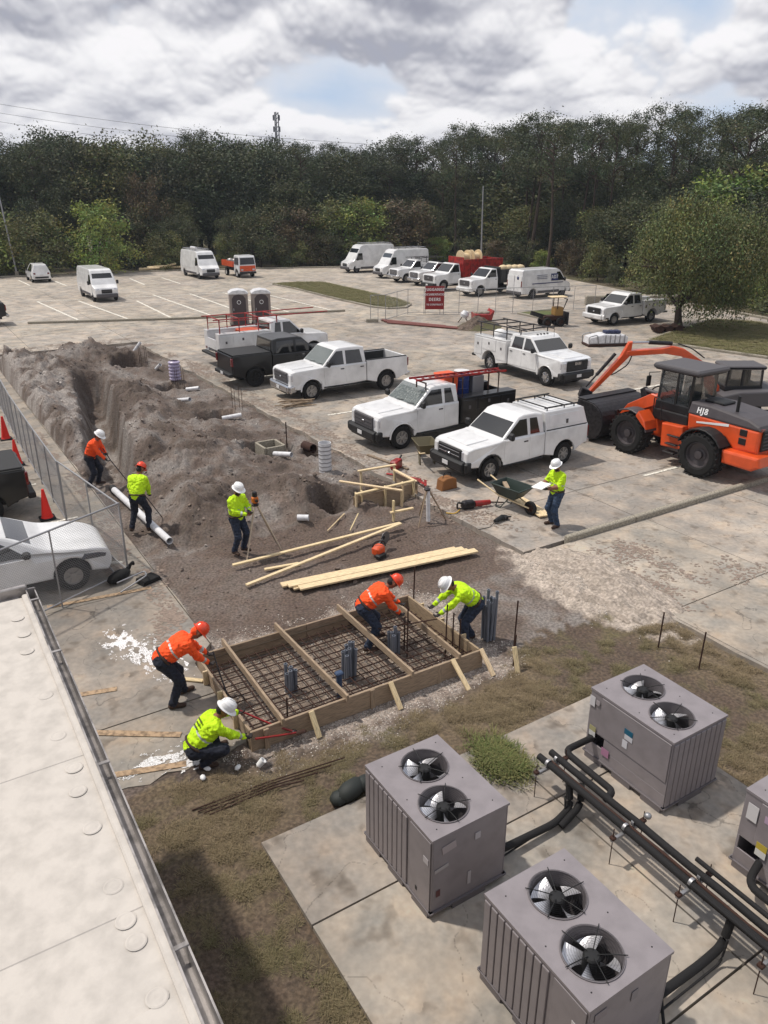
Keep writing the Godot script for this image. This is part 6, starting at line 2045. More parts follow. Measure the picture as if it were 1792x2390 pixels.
func make_excavator() -> void:
	var o := thing("excavator", "orange excavator with raised arm behind the wheel loader", "excavator", Vector3(13.3, 0, -28.4), 180)
	var og: Material = mats.paint_orange
	# local x forward is towards -x of the world; boom plane z = 0
	for s in [-1, 1]:
		var tr := PackedVector2Array()
		for q in arc(1.0, 0.3, 0.3, -90, 90, 8):
			pass
		tr = V2(arc(1.0, 0.3, 0.3, -90, 90, 8) + arc(-1.0, 0.3, 0.3, 90, 270, 8))
		obj("track", MB.new().prism(tr, min(s * 0.6, s * 0.95), max(s * 0.6, s * 0.95), 0.03), mats.rubber, o)
	cb(o, "undercarriage", Vector3(0, 0.45, 0), Vector3(1.2, 0.35, 1.2), mats.dark_steel, 0.03)
	obj("slew_ring", MB.new().lathe(Vector3(0, 0.6, 0), Vector3.UP, [Vector2(0.5, 0), Vector2(0.5, 0.12), Vector2(0, 0.12)], 20), mats.black, o)
	obj("house", MB.new().prism(V2([-1.4, 0.75, 0.9, 0.75, 0.95, 1.15, 0.3, 1.3, -1.3, 1.35, -1.45, 1.2]), -0.85, 0.85, 0.06), mats.grey_plastic, o)
	var gl := mat("cab_glass", Color(0.1, 0.13, 0.13), 0.05, 0.0, {"alpha": 0.35})
	cb(o, "cab_roof", Vector3(0.0, 2.08, 0.2), Vector3(1.5, 0.14, 1.15), mats.grey_plastic, 0.05)
	cb(o, "cab_base", Vector3(0.0, 1.32, 0.2), Vector3(1.4, 0.22, 1.1), mats.black, 0.03)
	for p in [[-0.65, -0.3], [-0.65, 0.7], [0.65, -0.3], [0.65, 0.7], [0.1, 0.72], [0.1, -0.32]]:
		obj("cab_pillar", MB.new().tube([Vector3(p[0], 1.4, p[1]), Vector3(p[0] * 0.95, 2.05, p[1])], 0.045, 6), mats.black, o)
	for z in [-0.33, 0.73]:
		cb(o, "cab_window", Vector3(0, 1.72, z), Vector3(1.25, 0.6, 0.01), gl, 0.002)
	cb(o, "cab_window", Vector3(0.66, 1.72, 0.2), Vector3(0.01, 0.6, 0.95), gl, 0.002)
	cb(o, "seat", Vector3(-0.25, 1.65, 0.2), Vector3(0.14, 0.6, 0.45), mats.black, 0.05)
	# boom: from the house up and over to the elbow
	obj("boom", MB.new().prism(V2([0.75, 1.0, 1.05, 1.0, 1.75, 1.95, 2.35, 2.46, 3.0, 2.56, 4.25, 2.48, 4.42, 2.52, 4.4, 2.66, 4.2, 2.68, 3.1, 2.76, 2.75, 2.84, 2.3, 2.74, 1.5, 2.25, 0.8, 1.35]), -0.14, 0.14, 0.025), og, o)
	obj("stick", MB.new().prism(V2([4.22, 3.0, 4.34, 2.98, 4.58, 2.48, 5.72, 1.05, 5.62, 0.98, 5.5, 1.1, 4.36, 2.36, 4.24, 2.5]), -0.11, 0.11, 0.02), og, o)
	obj("boom_cylinder", MB.new().tube([Vector3(2.75, 2.92, 0), Vector3(3.6, 2.96, 0)], 0.075, 8), mats.dark_steel, o)
	obj("cylinder_rod", MB.new().tube([Vector3(3.6, 2.96, 0), Vector3(4.28, 2.95, 0)], 0.04, 8), mats.chrome, o)
	obj("stick_cylinder", MB.new().tube([Vector3(4.78, 2.55, 0), Vector3(5.4, 1.75, 0)], 0.065, 8), mats.dark_steel, o)
	obj("cylinder_rod", MB.new().tube([Vector3(5.4, 1.75, 0), Vector3(5.75, 1.3, 0)], 0.035, 8), mats.dark_steel, o)
	for k in 3:
		obj("hydraulic_hose", MB.new().tube(soft([Vector3(2.5, 2.9, 0.08 * k - 0.08), Vector3(2.0, 2.75, 0.08 * k - 0.08), Vector3(1.5, 2.4, 0.08 * k - 0.08)], 0.3), 0.02, 6), mats.black, o)
	obj("hydraulic_hose", MB.new().tube(soft([Vector3(4.1, 2.5, 0.16), Vector3(4.2, 2.1, 0.2), Vector3(4.7, 1.75, 0.18), Vector3(5.0, 1.7, 0.12)], 0.3), 0.025, 6), mats.black, o)
	obj("bucket_link", MB.new().prism(V2([5.5, 1.15, 5.9, 1.3, 6.0, 1.0, 5.85, 0.75, 5.55, 0.85]), -0.13, 0.13, 0.02), mats.dark_steel, o)
	var sh := PackedVector2Array()
	for q in [arc(5.55, 0.55, 0.45, 60, 250, 10), arc(5.55, 0.55, 0.41, 250, 60, 10)]:
		for i in range(0, q.size(), 2):
			sh.append(Vector2(q[i], q[i + 1]))
	obj("digging_bucket", MB.new().prism(sh, -0.4, 0.4), mats.dark_steel, o)
	for i in 6:
		obj("print_mark", MB.new().cbox(Vector3(3.15 + 0.16 * i, 2.62, 0.145), Vector3(0.11, 0.09, 0.01), 0.002), mats.paper, o)

# ---------------------------------------------------------------- small things
func gy(a: float, b: float) -> float:
	return max(height(a, b), -0.14) if a < 11.7 else 0.0

func lone(called: String, label: String, cat: String, mb: MB, m: Material, at := Vector3.ZERO, turn := YAW, group := "") -> MeshInstance3D:
	var o := obj(called, mb, m, self, at, Vector3(0, turn, 0))
	tag(o, label, cat, group)
	return o

func plank(label: String, p: Vector3, q: Vector3, w: float, h: float, m: Material, tone: float, group := "") -> void:
	var e := board(self, "plank", p, q, w, h, m, tone)
	tag(e, label, "plank", group)

func hollow(r: float, l: float, seg := 14) -> MB:
	return MB.new().lathe(Vector3(0, 0, -l / 2), Vector3(0, 0, 1), [Vector2(r * 0.88, l * 0.1), Vector2(r * 0.88, 0), Vector2(r, 0), Vector2(r, l), Vector2(r * 0.88, l), Vector2(r * 0.88, l * 0.5), Vector2(0, l * 0.5)], seg)

func make_props() -> void:
	rng.seed = 91
	# --- pipes
	var pv := thing("drain_pipe", "long white plastic pipe laid along the trench beside two workers", "pipe", S(4.54, 0.06, -19.72), YAW + 3.4)
	obj("pipe_barrel", MB.new().lathe(Vector3(0, 0, -2.25), Vector3(0, 0, 1), [Vector2(0.08, 0), Vector2(0.09, 0), Vector2(0.09, 4.5), Vector2(0.078, 4.5), Vector2(0.078, 4.0), Vector2(0, 4.0)], 18), mats.pvc, pv)
	obj("pipe_coupling", MB.new().lathe(Vector3(0, 0, -2.3), Vector3(0, 0, 1), [Vector2(0.09, 0), Vector2(0.108, 0), Vector2(0.108, 0.2), Vector2(0.09, 0.2)], 18), mats.bumper, pv)
	var k := 0
	var pl := ["by the farthest pit", "lying between the far pits", "lying on the pale bank", "at the second pit from the far end", "at the third pit from the far end", "sticking out of the pit nearest the white tube", "stub lying on the dirt behind the surveyor"]
	for q in [[10.7, -41.9, 0.6, 60, 50], [10.6, -38.0, 0.45, 20, 35], [9.55, -31.1, 0.95, 20, 12], [10.62, -33.0, 0.6, 50, 8], [10.35, -27.7, 0.75, 75, 6], [9.95, -22.2, 0.75, 25, 8], [8.1, -17.0, 0.3, 55, 0]]:
		lone("pipe_offcut", "short white pipe " + pl[k], "pipe", hollow(0.085, q[2]), mats.pvc, S(q[0], gy(q[0], q[1]) + 0.1 + sin(deg_to_rad(q[4])) * q[2] * 0.4, q[1]), YAW + q[3], "short white pipes among the pits").rotation_degrees.x = -q[4]
		k += 1
	lone("dark_pipe_mouth", "dark open pipe mouth in the bank under the lot edge", "pipe", hollow(0.16, 0.5, 18), mats.rust, S(11.1, 0.02, -22.6), YAW + 10)
	# --- tubes
	var tb := thing("form_tube", "white cardboard form tube standing on the dirt beside the lot", "tube", S(10.61, gy(10.61, -20.48) - 0.03, -20.48), 0)
	obj("tube_wall", MB.new().lathe(Vector3.ZERO, Vector3.UP, [Vector2(0.2, 0), Vector2(0.2, 0.98), Vector2(0.185, 0.98), Vector2(0.185, 0.1), Vector2(0, 0.1)], 24), mats.pvc, tb)
	for i in 7:
		obj("tube_band", MB.new().lathe(Vector3(0, 0.08 + 0.13 * i, 0), Vector3.UP, [Vector2(0.2, 0), Vector2(0.207, 0.01), Vector2(0.207, 0.03), Vector2(0.2, 0.04)], 24), mats.galv, tb)
	tb = thing("wrapped_tube", "lilac plastic wrapped tube standing at the second pit", "tube", S(10.5, gy(10.5, -35.0), -35.0), 0)
	var lil := mat("lilac", Color(0.66, 0.62, 0.72), 0.4)
	for i in 6:
		obj("wrap_fold", MB.new().lathe(Vector3(0, 0.15 * i, 0), Vector3.UP, [Vector2(0.2, 0), Vector2(0.27, 0.05), Vector2(0.27, 0.1), Vector2(0.2, 0.15)], 18), lil, tb)
	# --- bar cages beside the pits
	k = 0
	for q in [[10.4, -40.6], [10.3, -34.4], [10.9, -29.0], [10.75, -23.6]]:
		var o := thing("starter_bars", "thin rusty starter bars at the " + ["farthest pit", "second pit from the far end", "third pit from the far end", "pit by the lot edge"][k], "rebar", S(q[0], gy(q[0], q[1]), q[1]), YAW, "starter bars along the pits")
		for i in (4 if k < 3 else 1):
			obj("bar", MB.new().tube([Vector3((i % 2) * 0.3, -0.1, (i / 2) * 0.3), Vector3((i % 2) * 0.3, 0.85, (i / 2) * 0.3)], 0.011 if k < 3 else 0.022, 5), mats.rust, o)
		k += 1
	var cbx := thing("precast_box", "grey concrete catch box half sunk in a pit", "concrete box", S(9.95, -0.5, -23.2), YAW)
	for q in [[-0.35, 0, 0.08, 0.8], [0.35, 0, 0.08, 0.8], [0, -0.4, 0.62, 0.08], [0, 0.4, 0.62, 0.08]]:
		cb(cbx, "box_wall", Vector3(q[0], 0.3, q[1]), Vector3(q[2], 0.75, q[3]), mats.kerb, 0.01)
	# --- box of boards round a pit
	var bx := thing("pit_shuttering", "pale timber shuttering frame around the pit by the lot corner", "formwork", Vector3.ZERO, YAW)
	for q in [[9.7, 0.42, -17.0, 11.65, 0.42, -17.05], [10.6, 0.5, -18.4, 11.85, 0.5, -18.3], [9.7, 0.52, -17.9, 10.9, 0.45, -16.5], [10.2, 0.12, -16.0, 10.9, 0.12, -15.95], [11.72, 0.4, -18.2, 11.7, 0.4, -17.0]]:
		board(bx, "rail", Vector3(q[0], q[1], q[2]), Vector3(q[3], q[4], q[5]), 0.09, 0.045, mats.lumber, 1.0)
	for q in [[9.75, -17.05], [9.95, -17.1], [10.7, -17.06], [11.3, -17.08], [11.65, -17.05], [10.9, -16.52], [11.8, -18.3], [10.3, -16.0], [10.7, -18.4]]:
		board(bx, "post", Vector3(q[0], -0.3, q[1]), Vector3(q[0], 0.45, q[1]), 0.045, 0.09, mats.lumber, 0.9)
	for q in [[9.7, -17.12, 11.65, -17.12], [11.76, -18.2, 11.76, -17.0]]:
		board(bx, "sheet", Vector3(q[0], 0.0, q[1]), Vector3(q[2], 0.0, q[3]), 0.02, 0.62, mats.plywood, 1.2)
	# --- loose lumber
	var g1 := "loose boards on the levelled dirt"
	plank("long single board pointing at the lot corner, farther of the crossed pair", S(5.53, 0.0, -15.5), S(10.13, 0.05, -15.42), 0.09, 0.045, mats.lumber, 1.0, g1)
	plank("long single board nearer of the crossed pair", S(5.45, -0.05, -14.5), S(10.05, 0.12, -15.25), 0.09, 0.045, mats.lumber, 1.05, g1)
	plank("short board end lying between the crossed boards", S(6.13, -0.08, -15.05), S(6.95, -0.08, -14.92), 0.09, 0.045, mats.lumber, 1.0, g1)
	for i in 4:
		plank(["bottom board", "left board", "top board", "right board"][i] + " of the long board stack behind the form box", S(6.12 + 0.08 * i, -0.06 + 0.046 * (i % 2), -14.1 + 0.17 * i - 0.1 * (i / 2)), S(10.55 + 0.1 * i, -0.05 + 0.046 * (i % 2), -13.55 + 0.17 * i - 0.1 * (i / 2)), 0.2, 0.045, mats.lumber, 1.0 + 0.05 * i, "boards of the long stack")
	for i in 3:
		plank(["outer", "middle", "inner"][i] + " pale board under the dark green wheelbarrow", S(14.2 - 0.14 * i, 0.03 + 0.03 * i, -16.2 + 0.1 * i), S(13.86 - 0.16 * i, 0.03 + 0.02 * i, -13.75), 0.14, 0.04, mats.lumber, 1.0, "boards under the barrow")
	plank("dark board lying along the lot edge behind the red can", S(12.35, 0.03, -20.8), S(12.7, 0.03, -18.9), 0.1, 0.04, mats.plywood, 0.7)
	plank("thin board on the apron behind the bending orange worker", S(2.95, 0.025, -11.75), S(3.35, 0.025, -11.4), 0.09, 0.03, mats.lumber, 0.9)
	for i in 2:
		plank(["thin stake lying towards the surveyor", "broken stake tip in the dirt"][i], S(8.4 + 0.5 * i, -0.06, -16.2 + 0.3 * i), S(9.3 + 0.2 * i, -0.02 + 0.1 * i, -16.9 + 0.4 * i), 0.03, 0.03, mats.lumber, 0.9)
	var pile := thing("stick_pile", "pile of thin brown sticks on the lot beside the white crew cab", "lumber", S(13.1, 0, -28.0), YAW)
	for i in 12:
		board(pile, "stick", Vector3(rng.randf_range(-0.7, -0.4), 0.03 + 0.02 * i, rng.randf_range(-0.5, 0.5)), Vector3(rng.randf_range(0.5, 0.9), 0.03 + 0.018 * i, rng.randf_range(-0.2, 0.6)), 0.04, 0.03, mats.plywood, rng.randf_range(0.9, 1.3))
	# --- bars on the grass, stakes
	for i in 4:
		lone("loose_bar", ["longest thin steel bar on the dry grass", "second thin steel bar on the dry grass", "third thin steel bar on the dry grass", "shortest thin steel bar on the dry grass"][i], "rebar", MB.new().tube([S(2.15 + 0.06 * i, 0.01, -8.52 + 0.07 * i), S(3.3, 0.02, -8.46 + 0.05 * i), S(4.5 - 0.25 * i, 0.01, -8.34 + 0.04 * i)], 0.011, 5), mats.rust, Vector3.ZERO, 0.0, "bars on the grass")
	k = 0
	for q in [[11.15, -7.93, 0.72], [11.21, -7.06, 0.72], [8.95, -9.55, 0.85], [8.21, -11.95, 0.75], [8.45, -9.0, 0.55]]:
		lone("grade_stake", ["rusty stake left of the pair near the pale strip", "rusty stake right of the pair near the pale strip", "rusty stake beside the standing conduits", "thin dark pin behind the form box", "rusty stake in front of the standing conduits"][k], "stake", MB.new().tube([Vector3(0, -0.25, 0), Vector3(0.02, q[2], 0)], 0.016, 6), mats.rust, S(q[0], 0, q[1]))
		k += 1
	plank("short board leaning on the stake beside the form box", S(8.35, -0.1, -8.75), S(8.4, 0.35, -8.95), 0.09, 0.04, mats.lumber, 0.85)
	# --- survey tripod
	tripod("survey_tripod", "survey tripod with orange level beside the surveyor", S(6.45, gy(6.45, -16.1), -16.15), [[-0.45, 0.35], [0.5, 0.3], [0.75, -1.0]], 1.25, true)
	tripod("cut_tripod", "wooden tripod holding a grey pipe by the shuttering", S(11.0, gy(11.0, -15.4), -15.45), [[-0.4, 0.2], [0.55, 0.1], [0.1, -0.5]], 0.95, false)
	barrow("wheelbarrow", "empty olive wheelbarrow in front of the black tool body truck", S(13.6, 0, -19.25), YAW + 70, mat("olive", Color(0.34, 0.31, 0.22), 0.6))
	barrow("wheelbarrow", "dark green wheelbarrow holding offcuts near the man with papers", S(13.35, 0, -14.85), YAW - 80, mat("barrow_green", Color(0.16, 0.21, 0.19), 0.5))
	lone("offcut", "brown wood offcut in the dark green wheelbarrow", "offcut", MB.new().cbox(Vector3.ZERO, Vector3(0.5, 0.06, 0.12), 0.008), mats.plywood, S(13.28, 0.62, -14.95), YAW + 60)
	# --- tools
	var bag := thing("tool_bag", "brown canvas tool bag on the lot by the shuttering", "bag", S(12.76, 0, -16.95), YAW)
	obj("bag_body", MB.new().prism(V2([-0.28, 0, 0.28, 0, 0.24, 0.3, 0.1, 0.36, -0.1, 0.36, -0.24, 0.3]), -0.16, 0.16, 0.03), mat("canvas", Color(0.5, 0.33, 0.18), 0.9), bag)
	obj("bag_handle", MB.new().tube(soft([Vector3(-0.15, 0.34, 0), Vector3(-0.1, 0.5, 0), Vector3(0.1, 0.5, 0), Vector3(0.15, 0.34, 0)], 0.08), 0.015, 6), mats.foam, bag)
	var can := thing("fuel_can", "red fuel can lying at the lot edge", "fuel can", S(12.45, 0, -19.2), YAW + 30)
	obj("can_body", MB.new().cbox(Vector3(0, 0.15, 0), Vector3(0.45, 0.3, 0.24), 0.05), mats.paint_red, can)
	obj("can_spout", MB.new().tube([Vector3(0.2, 0.25, 0), Vector3(0.36, 0.34, 0)], 0.03, 7), mats.bumper, can)
	for i in 5:
		plank(["longest", "second", "third", "fourth", "shortest"][i] + " red formwork strip in the heap at the lot edge", S(11.9 + 0.12 * i, 0.03 + 0.03 * i, -18.9 + 0.35 * i), S(12.5 - 0.1 * i, 0.04 + 0.03 * i, -17.9 + 0.2 * i), 0.08, 0.03, mats.paint_red, 1.0, "red formwork strips")
	breaker()
	saw()
	grinder()
	var tarp := thing("dark_bundle", "dark green crumpled bundle at the pad corner", "bundle", S(4.2, -0.02, -7.62), YAW + 20)
	for q in [[0, 0.1, 0, 0.3, 0.13, 0.16], [0.22, 0.09, 0.05, 0.18, 0.11, 0.13], [-0.2, 0.08, -0.04, 0.16, 0.09, 0.14]]:
		obj("fold", MB.new().ball(Vector3(q[0], q[1], q[2]), Vector3(q[3], q[4], q[5]), 8, 5), mat("tarp", Color(0.13, 0.15, 0.14), 0.7), tarp)
	k = 0
	for q in [[3.3, -8.85], [3.02, -8.98], [2.5, -9.05], [2.62, -9.2], [6.5, -6.9]]:
		lone("litter", ["white paper cup beside the crouching worker", "crumpled white glove beside the paper cup", "torn white scrap left of the crouching worker", "small white scrap behind the crouching worker", "white scrap on the grass tuft"][k], "litter", MB.new().lathe(Vector3.ZERO, Vector3(0.6, 0.7, 0.2), [Vector2(0, 0), Vector2(0.045, 0.0), Vector2(0.055, 0.12), Vector2(0.04, 0.12), Vector2(0.03, 0.05)], 9) if k == 0 else MB.new().ball(Vector3.ZERO, Vector3(0.07, 0.025, 0.045), 7, 4), mats.paper, S(q[0], 0.03, q[1]), YAW + 40 * k)
		k += 1
	far_props()

func tripod(called: String, label: String, at: Vector3, feet: Array, h: float, level: bool) -> void:
	var o := thing(called, label, "tripod", at, YAW)
	var wood := mat("tripod_leg", Color(0.72, 0.66, 0.58), 0.6)
	for f in feet:
		obj("leg", MB.new().tube([Vector3(f[0] * 0.06, h, f[1] * 0.06), Vector3(f[0], 0.0, f[1])], [0.026, 0.018], 6), wood if level else mats.plywood, o)
	obj("tripod_head", MB.new().lathe(Vector3(0, h - 0.03, 0), Vector3.UP, [Vector2(0, 0), Vector2(0.08, 0), Vector2(0.09, 0.04), Vector2(0.05, 0.06), Vector2(0, 0.06)], 12), mats.dark_steel, o)
	if level:
		obj("level_body", MB.new().cbox(Vector3(0, h + 0.12, 0), Vector3(0.16, 0.17, 0.13), 0.03), mat("level_orange", Color(0.75, 0.4, 0.12), 0.5), o)
		obj("level_cap", MB.new().lathe(Vector3(0, h + 0.2, 0), Vector3.UP, [Vector2(0.06, 0), Vector2(0.06, 0.09), Vector2(0.05, 0.12), Vector2(0, 0.13)], 12), mats.dark_steel, o)
		obj("level_lens", MB.new().lathe(Vector3(0, h + 0.12, 0.06), Vector3(0, 0, 1), [Vector2(0.035, 0), Vector2(0.035, 0.06), Vector2(0, 0.06)], 10), mats.black, o)
	else:
		obj("hung_pipe", MB.new().lathe(Vector3(0.02, 0.05, 0.05), Vector3(0, 1, -0.06), [Vector2(0, 0), Vector2(0.055, 0), Vector2(0.055, 0.85), Vector2(0, 0.85)], 12), mats.pvc, o)

func barrow(called: String, label: String, at: Vector3, turn: float, tub: Material) -> void:
	var o := thing(called, label, "wheelbarrow", at, turn)
	# open tub: five plates
	var lo := [Vector3(-0.26, 0.34, -0.2), Vector3(0.3, 0.34, -0.2), Vector3(0.3, 0.34, 0.2), Vector3(-0.26, 0.34, 0.2)]
	var hi := [Vector3(-0.42, 0.68, -0.33), Vector3(0.55, 0.66, -0.33), Vector3(0.55, 0.66, 0.33), Vector3(-0.42, 0.68, 0.33)]
	var mb := MB.new()
	for i in 4:
		var j := (i + 1) % 4
		mb.quad(lo[j], lo[i], hi[i], hi[j])
		mb.quad(lo[i] + Vector3(0, 0.012, 0), lo[j] + Vector3(0, 0.012, 0), hi[j] * Vector3(0.97, 1, 0.96), hi[i] * Vector3(0.97, 1, 0.96))
	mb.quad(lo[0] + Vector3(0, 0.012, 0), lo[3] + Vector3(0, 0.012, 0), lo[2] + Vector3(0, 0.012, 0), lo[1] + Vector3(0, 0.012, 0))
	mb.quad(lo[0], lo[1], lo[2], lo[3])
	obj("tub", mb, tub, o)
	obj("tub_rim", MB.new().tube([hi[0], hi[1], hi[2], hi[3], hi[0]], 0.016, 6), tub, o)
	for s in [-1, 1]:
		obj("handle", MB.new().tube([Vector3(0.72, 0.2, s * 0.07), Vector3(-0.2, 0.36, s * 0.24), Vector3(-0.95, 0.62, s * 0.28)], 0.022, 7), mats.lumber, o)
		obj("leg", MB.new().tube([Vector3(-0.18, 0.36, s * 0.23), Vector3(-0.28, 0.02, s * 0.24), Vector3(-0.12, 0.02, s * 0.24), Vector3(0.1, 0.32, s * 0.2)], 0.015, 6), tub, o)
	var w := wheel_mesh(0.19, 0.09)
	var wh := obj("wheel", w[0], mats.rubber, o, Vector3(0.72, 0.19, 0))
	obj("rim", w[1], mats.rust, wh)

func breaker() -> void:
	var o := thing("demolition_hammer", "red and grey demolition hammer lying near the wheelbarrow", "power tool", S(12.55, 0.0, -15.3), YAW - 12)
	obj("motor_housing", MB.new().cbox(Vector3(-0.25, 0.13, 0), Vector3(0.4, 0.24, 0.2), 0.06), mats.dark_steel, o)
	obj("barrel", MB.new().tube([Vector3(-0.05, 0.12, 0), Vector3(0.42, 0.11, 0)], [0.09, 0.07], 10), mats.paint_red, o)
	obj("chisel", MB.new().tube([Vector3(0.42, 0.11, 0), Vector3(0.85, 0.04, 0)], 0.02, 6), mats.rust, o)
	obj("grip", MB.new().tube(soft([Vector3(-0.4, 0.2, 0.05), Vector3(-0.6, 0.25, 0.05), Vector3(-0.6, 0.06, 0.05), Vector3(-0.42, 0.05, 0.05)], 0.06), 0.025, 6), mats.bumper, o)
	obj("hose", MB.new().tube(soft([Vector3(-0.55, 0.05, 0.1), Vector3(-0.75, 0.02, 0.25), Vector3(-0.95, 0.02, 0.1)], 0.15), 0.015, 6), mat("yellow_hose", Color(0.75, 0.6, 0.2), 0.6), o)

func grinder() -> void:
	var o := thing("angle_grinder", "black angle grinder lying on the lot near the broken edge", "power tool", S(12.45, 0.0, -14.2), YAW + 15)
	obj("motor_housing", MB.new().tube([Vector3(-0.2, 0.08, 0), Vector3(0.15, 0.09, 0)], [0.05, 0.075], 9), mats.bumper, o)
	obj("guard", MB.new().lathe(Vector3(0.22, 0.03, 0), Vector3.UP, [Vector2(0, 0), Vector2(0.12, 0), Vector2(0.12, 0.06), Vector2(0.03, 0.1), Vector2(0, 0.1)], 16), mats.dark_steel, o)
	obj("side_handle", MB.new().tube([Vector3(0.2, 0.1, 0.05), Vector3(0.22, 0.15, 0.22)], 0.022, 6), mats.bumper, o)
	obj("cord", MB.new().tube(soft([Vector3(-0.2, 0.06, 0), Vector3(-0.45, 0.01, 0.05), Vector3(-0.8, 0.01, -0.08)], 0.1), 0.008, 5), mats.black, o)

func saw() -> void:
	var o := thing("cut_off_saw", "orange and black cut-off saw on the dirt behind the board stack", "power tool", S(8.82, gy(8.82, -14.37), -14.37), YAW + 20)
	obj("engine", MB.new().cbox(Vector3(0, 0.16, 0), Vector3(0.3, 0.26, 0.24), 0.06), mats.paint_orange, o)
	obj("tank", MB.new().cbox(Vector3(-0.06, 0.06, 0.12), Vector3(0.28, 0.12, 0.16), 0.03), mats.bumper, o)
	obj("handle", MB.new().tube(soft([Vector3(-0.12, 0.25, -0.1), Vector3(-0.05, 0.4, -0.05), Vector3(0.1, 0.4, 0.1), Vector3(0.12, 0.26, 0.12)], 0.08), 0.018, 6), mats.bumper, o)
	obj("arm", MB.new().bar(Vector3(0.08, 0.2, -0.08), Vector3(0.36, 0.36, -0.1), 0.04, 0.06), mats.dark_steel, o)
	obj("blade", MB.new().lathe(Vector3(0.4, 0.3, -0.1), Vector3(0, 0, 1), [Vector2(0, -0.003), Vector2(0.17, -0.003), Vector2(0.17, 0.003), Vector2(0, 0.003)], 24), mats.steel, o)

func far_props() -> void:
	# portable toilets
	for i in 2:
		var o := thing("portable_toilet", ["left grey portable toilet behind the ladder rack", "right grey portable toilet behind the ladder rack"][i], "portable toilet", Vector3(-9.5 + 1.42 * i, 0, -51.6 - 0.25 * i), 14, "portable toilets on the drive")
		var bm := mat("toilet_body", Color(0.52, 0.48, 0.46), 0.55)
		var dm := mat("toilet_door", Color(0.24, 0.2, 0.21), 0.5)
		obj("cabin", MB.new().cbox(Vector3(0, 1.02, 0), Vector3(1.18, 2.0, 1.15), 0.05), bm, o)
		var rf := MB.new()
		rf.prism(V2([-0.62, 1.99, 0.62, 1.99, 0.62, 2.08, 0.4, 2.22, 0.0, 2.28, -0.4, 2.22, -0.62, 2.08]), -0.6, 0.6, 0.04)
		obj("roof", rf, mats.pvc, o)
		var d := obj("door", MB.new().prism(V2([-0.44, 0.12, 0.44, 0.12, 0.44, 1.72, 0.3, 1.92, 0, 2.0, -0.3, 1.92, -0.44, 1.72]), 0.57, 0.6, 0.01), dm, o)
		obj("emblem", MB.new().lathe(Vector3(0, 1.5, 0.6), Vector3(0, 0, 1), [Vector2(0.13, 0), Vector2(0.13, 0.008), Vector2(0.1, 0.008), Vector2(0.1, 0)], 18), mats.paper, d)
		cb(d, "door_handle", Vector3(-0.36, 1.05, 0.61), Vector3(0.05, 0.16, 0.03), mats.galv, 0.01)
		cb(o, "skid", Vector3(0, 0.05, 0), Vector3(1.25, 0.1, 1.22), mats.bumper, 0.02)
	# red skip by the fence
	var b := thing("red_bin", "small red tipping bin with dirt beside the far fence", "bin", Vector3(6.5, 0, -52.3), 8)
	obj("bin_shell", MB.new().prism(V2([-0.55, 0.12, 0.5, 0.05, 0.72, 0.85, 0.62, 0.9, 0.45, 0.62, -0.6, 0.66]), -0.6, 0.6, 0.04), mats.paint_red, b)
	obj("bin_frame", MB.new().cbox(Vector3(0, 0.06, 0), Vector3(0.9, 0.1, 1.0), 0.02), mats.rust, b)
	for i in 5:
		obj("rubble", MB.new().ball(Vector3(-0.4 + 0.2 * i, 0.66, 0.1 * (i % 2)), Vector3(0.2, 0.12, 0.25), 7, 4), mats.kerb, b)
	var wb := thing("white_mixer", "white debris and mixer drum left of the red bin", "mixer", Vector3(5.3, 0, -52.4), 10)
	obj("drum", MB.new().lathe(Vector3(0, 0.35, 0), Vector3(0.4, 1, 0.1), [Vector2(0, 0), Vector2(0.22, 0), Vector2(0.3, 0.2), Vector2(0.18, 0.45), Vector2(0.14, 0.4)], 14), mats.pvc, wb)
	obj("mixer_frame", MB.new().tube([Vector3(-0.3, 0, -0.2), Vector3(0, 0.5, 0), Vector3(0.3, 0, 0.25)], 0.03, 6), mats.rust, wb)
	# red pipes stacked on the lot
	for i in 5:
		lone("red_pipe", ["nearest red pipe of the stack by the far fence", "second red pipe of the stack by the far fence", "middle red pipe of the stack by the far fence", "fourth red pipe of the stack by the far fence", "farthest red pipe of the stack by the far fence"][i], "pipe", MB.new().tube([Vector3(0.2 - 0.1 * i, 0.08 + 0.04 * (i % 2), -52.0 - 0.28 * i), Vector3(5.0 - 0.35 * i, 0.08 + 0.04 * (i % 2), -49.4 - 0.3 * i)], 0.06, 8), mat("red_pipe", Color(0.42, 0.2, 0.17), 0.6), Vector3.ZERO, 0.0, "red pipes by the far fence")
	# small trencher
	var t := thing("trencher", "small rusty walk-behind trencher beside the far fence", "machine", Vector3(10.9, 0, -51.0), 15)
	for s in [-1, 1]:
		for x in [-0.5, 0.45]:
			add_wheel(t, x, s * 0.38, 0.3, 0.2, mats.rust)
	obj("frame", MB.new().cbox(Vector3(0, 0.55, 0), Vector3(1.4, 0.3, 0.6), 0.05), mats.rust, t)
	obj("engine_box", MB.new().cbox(Vector3(0.35, 0.95, 0), Vector3(0.6, 0.55, 0.6), 0.06), mat("trench_yellow", Color(0.55, 0.42, 0.2), 0.6), t)
	obj("digging_boom", MB.new().bar(Vector3(-0.5, 0.6, 0), Vector3(-1.5, 0.9, 0), 0.16, 0.26), mats.dark_steel, t)
	obj("control_mast", MB.new().tube([Vector3(0.6, 0.9, 0.2), Vector3(0.9, 1.7, 0.2), Vector3(0.9, 1.7, -0.2)], 0.03, 6), mats.dark_steel, t)
	obj("canopy_board", MB.new().cbox(Vector3(0.3, 1.85, 0), Vector3(1.1, 0.06, 0.7), 0.02), mats.lumber, t)
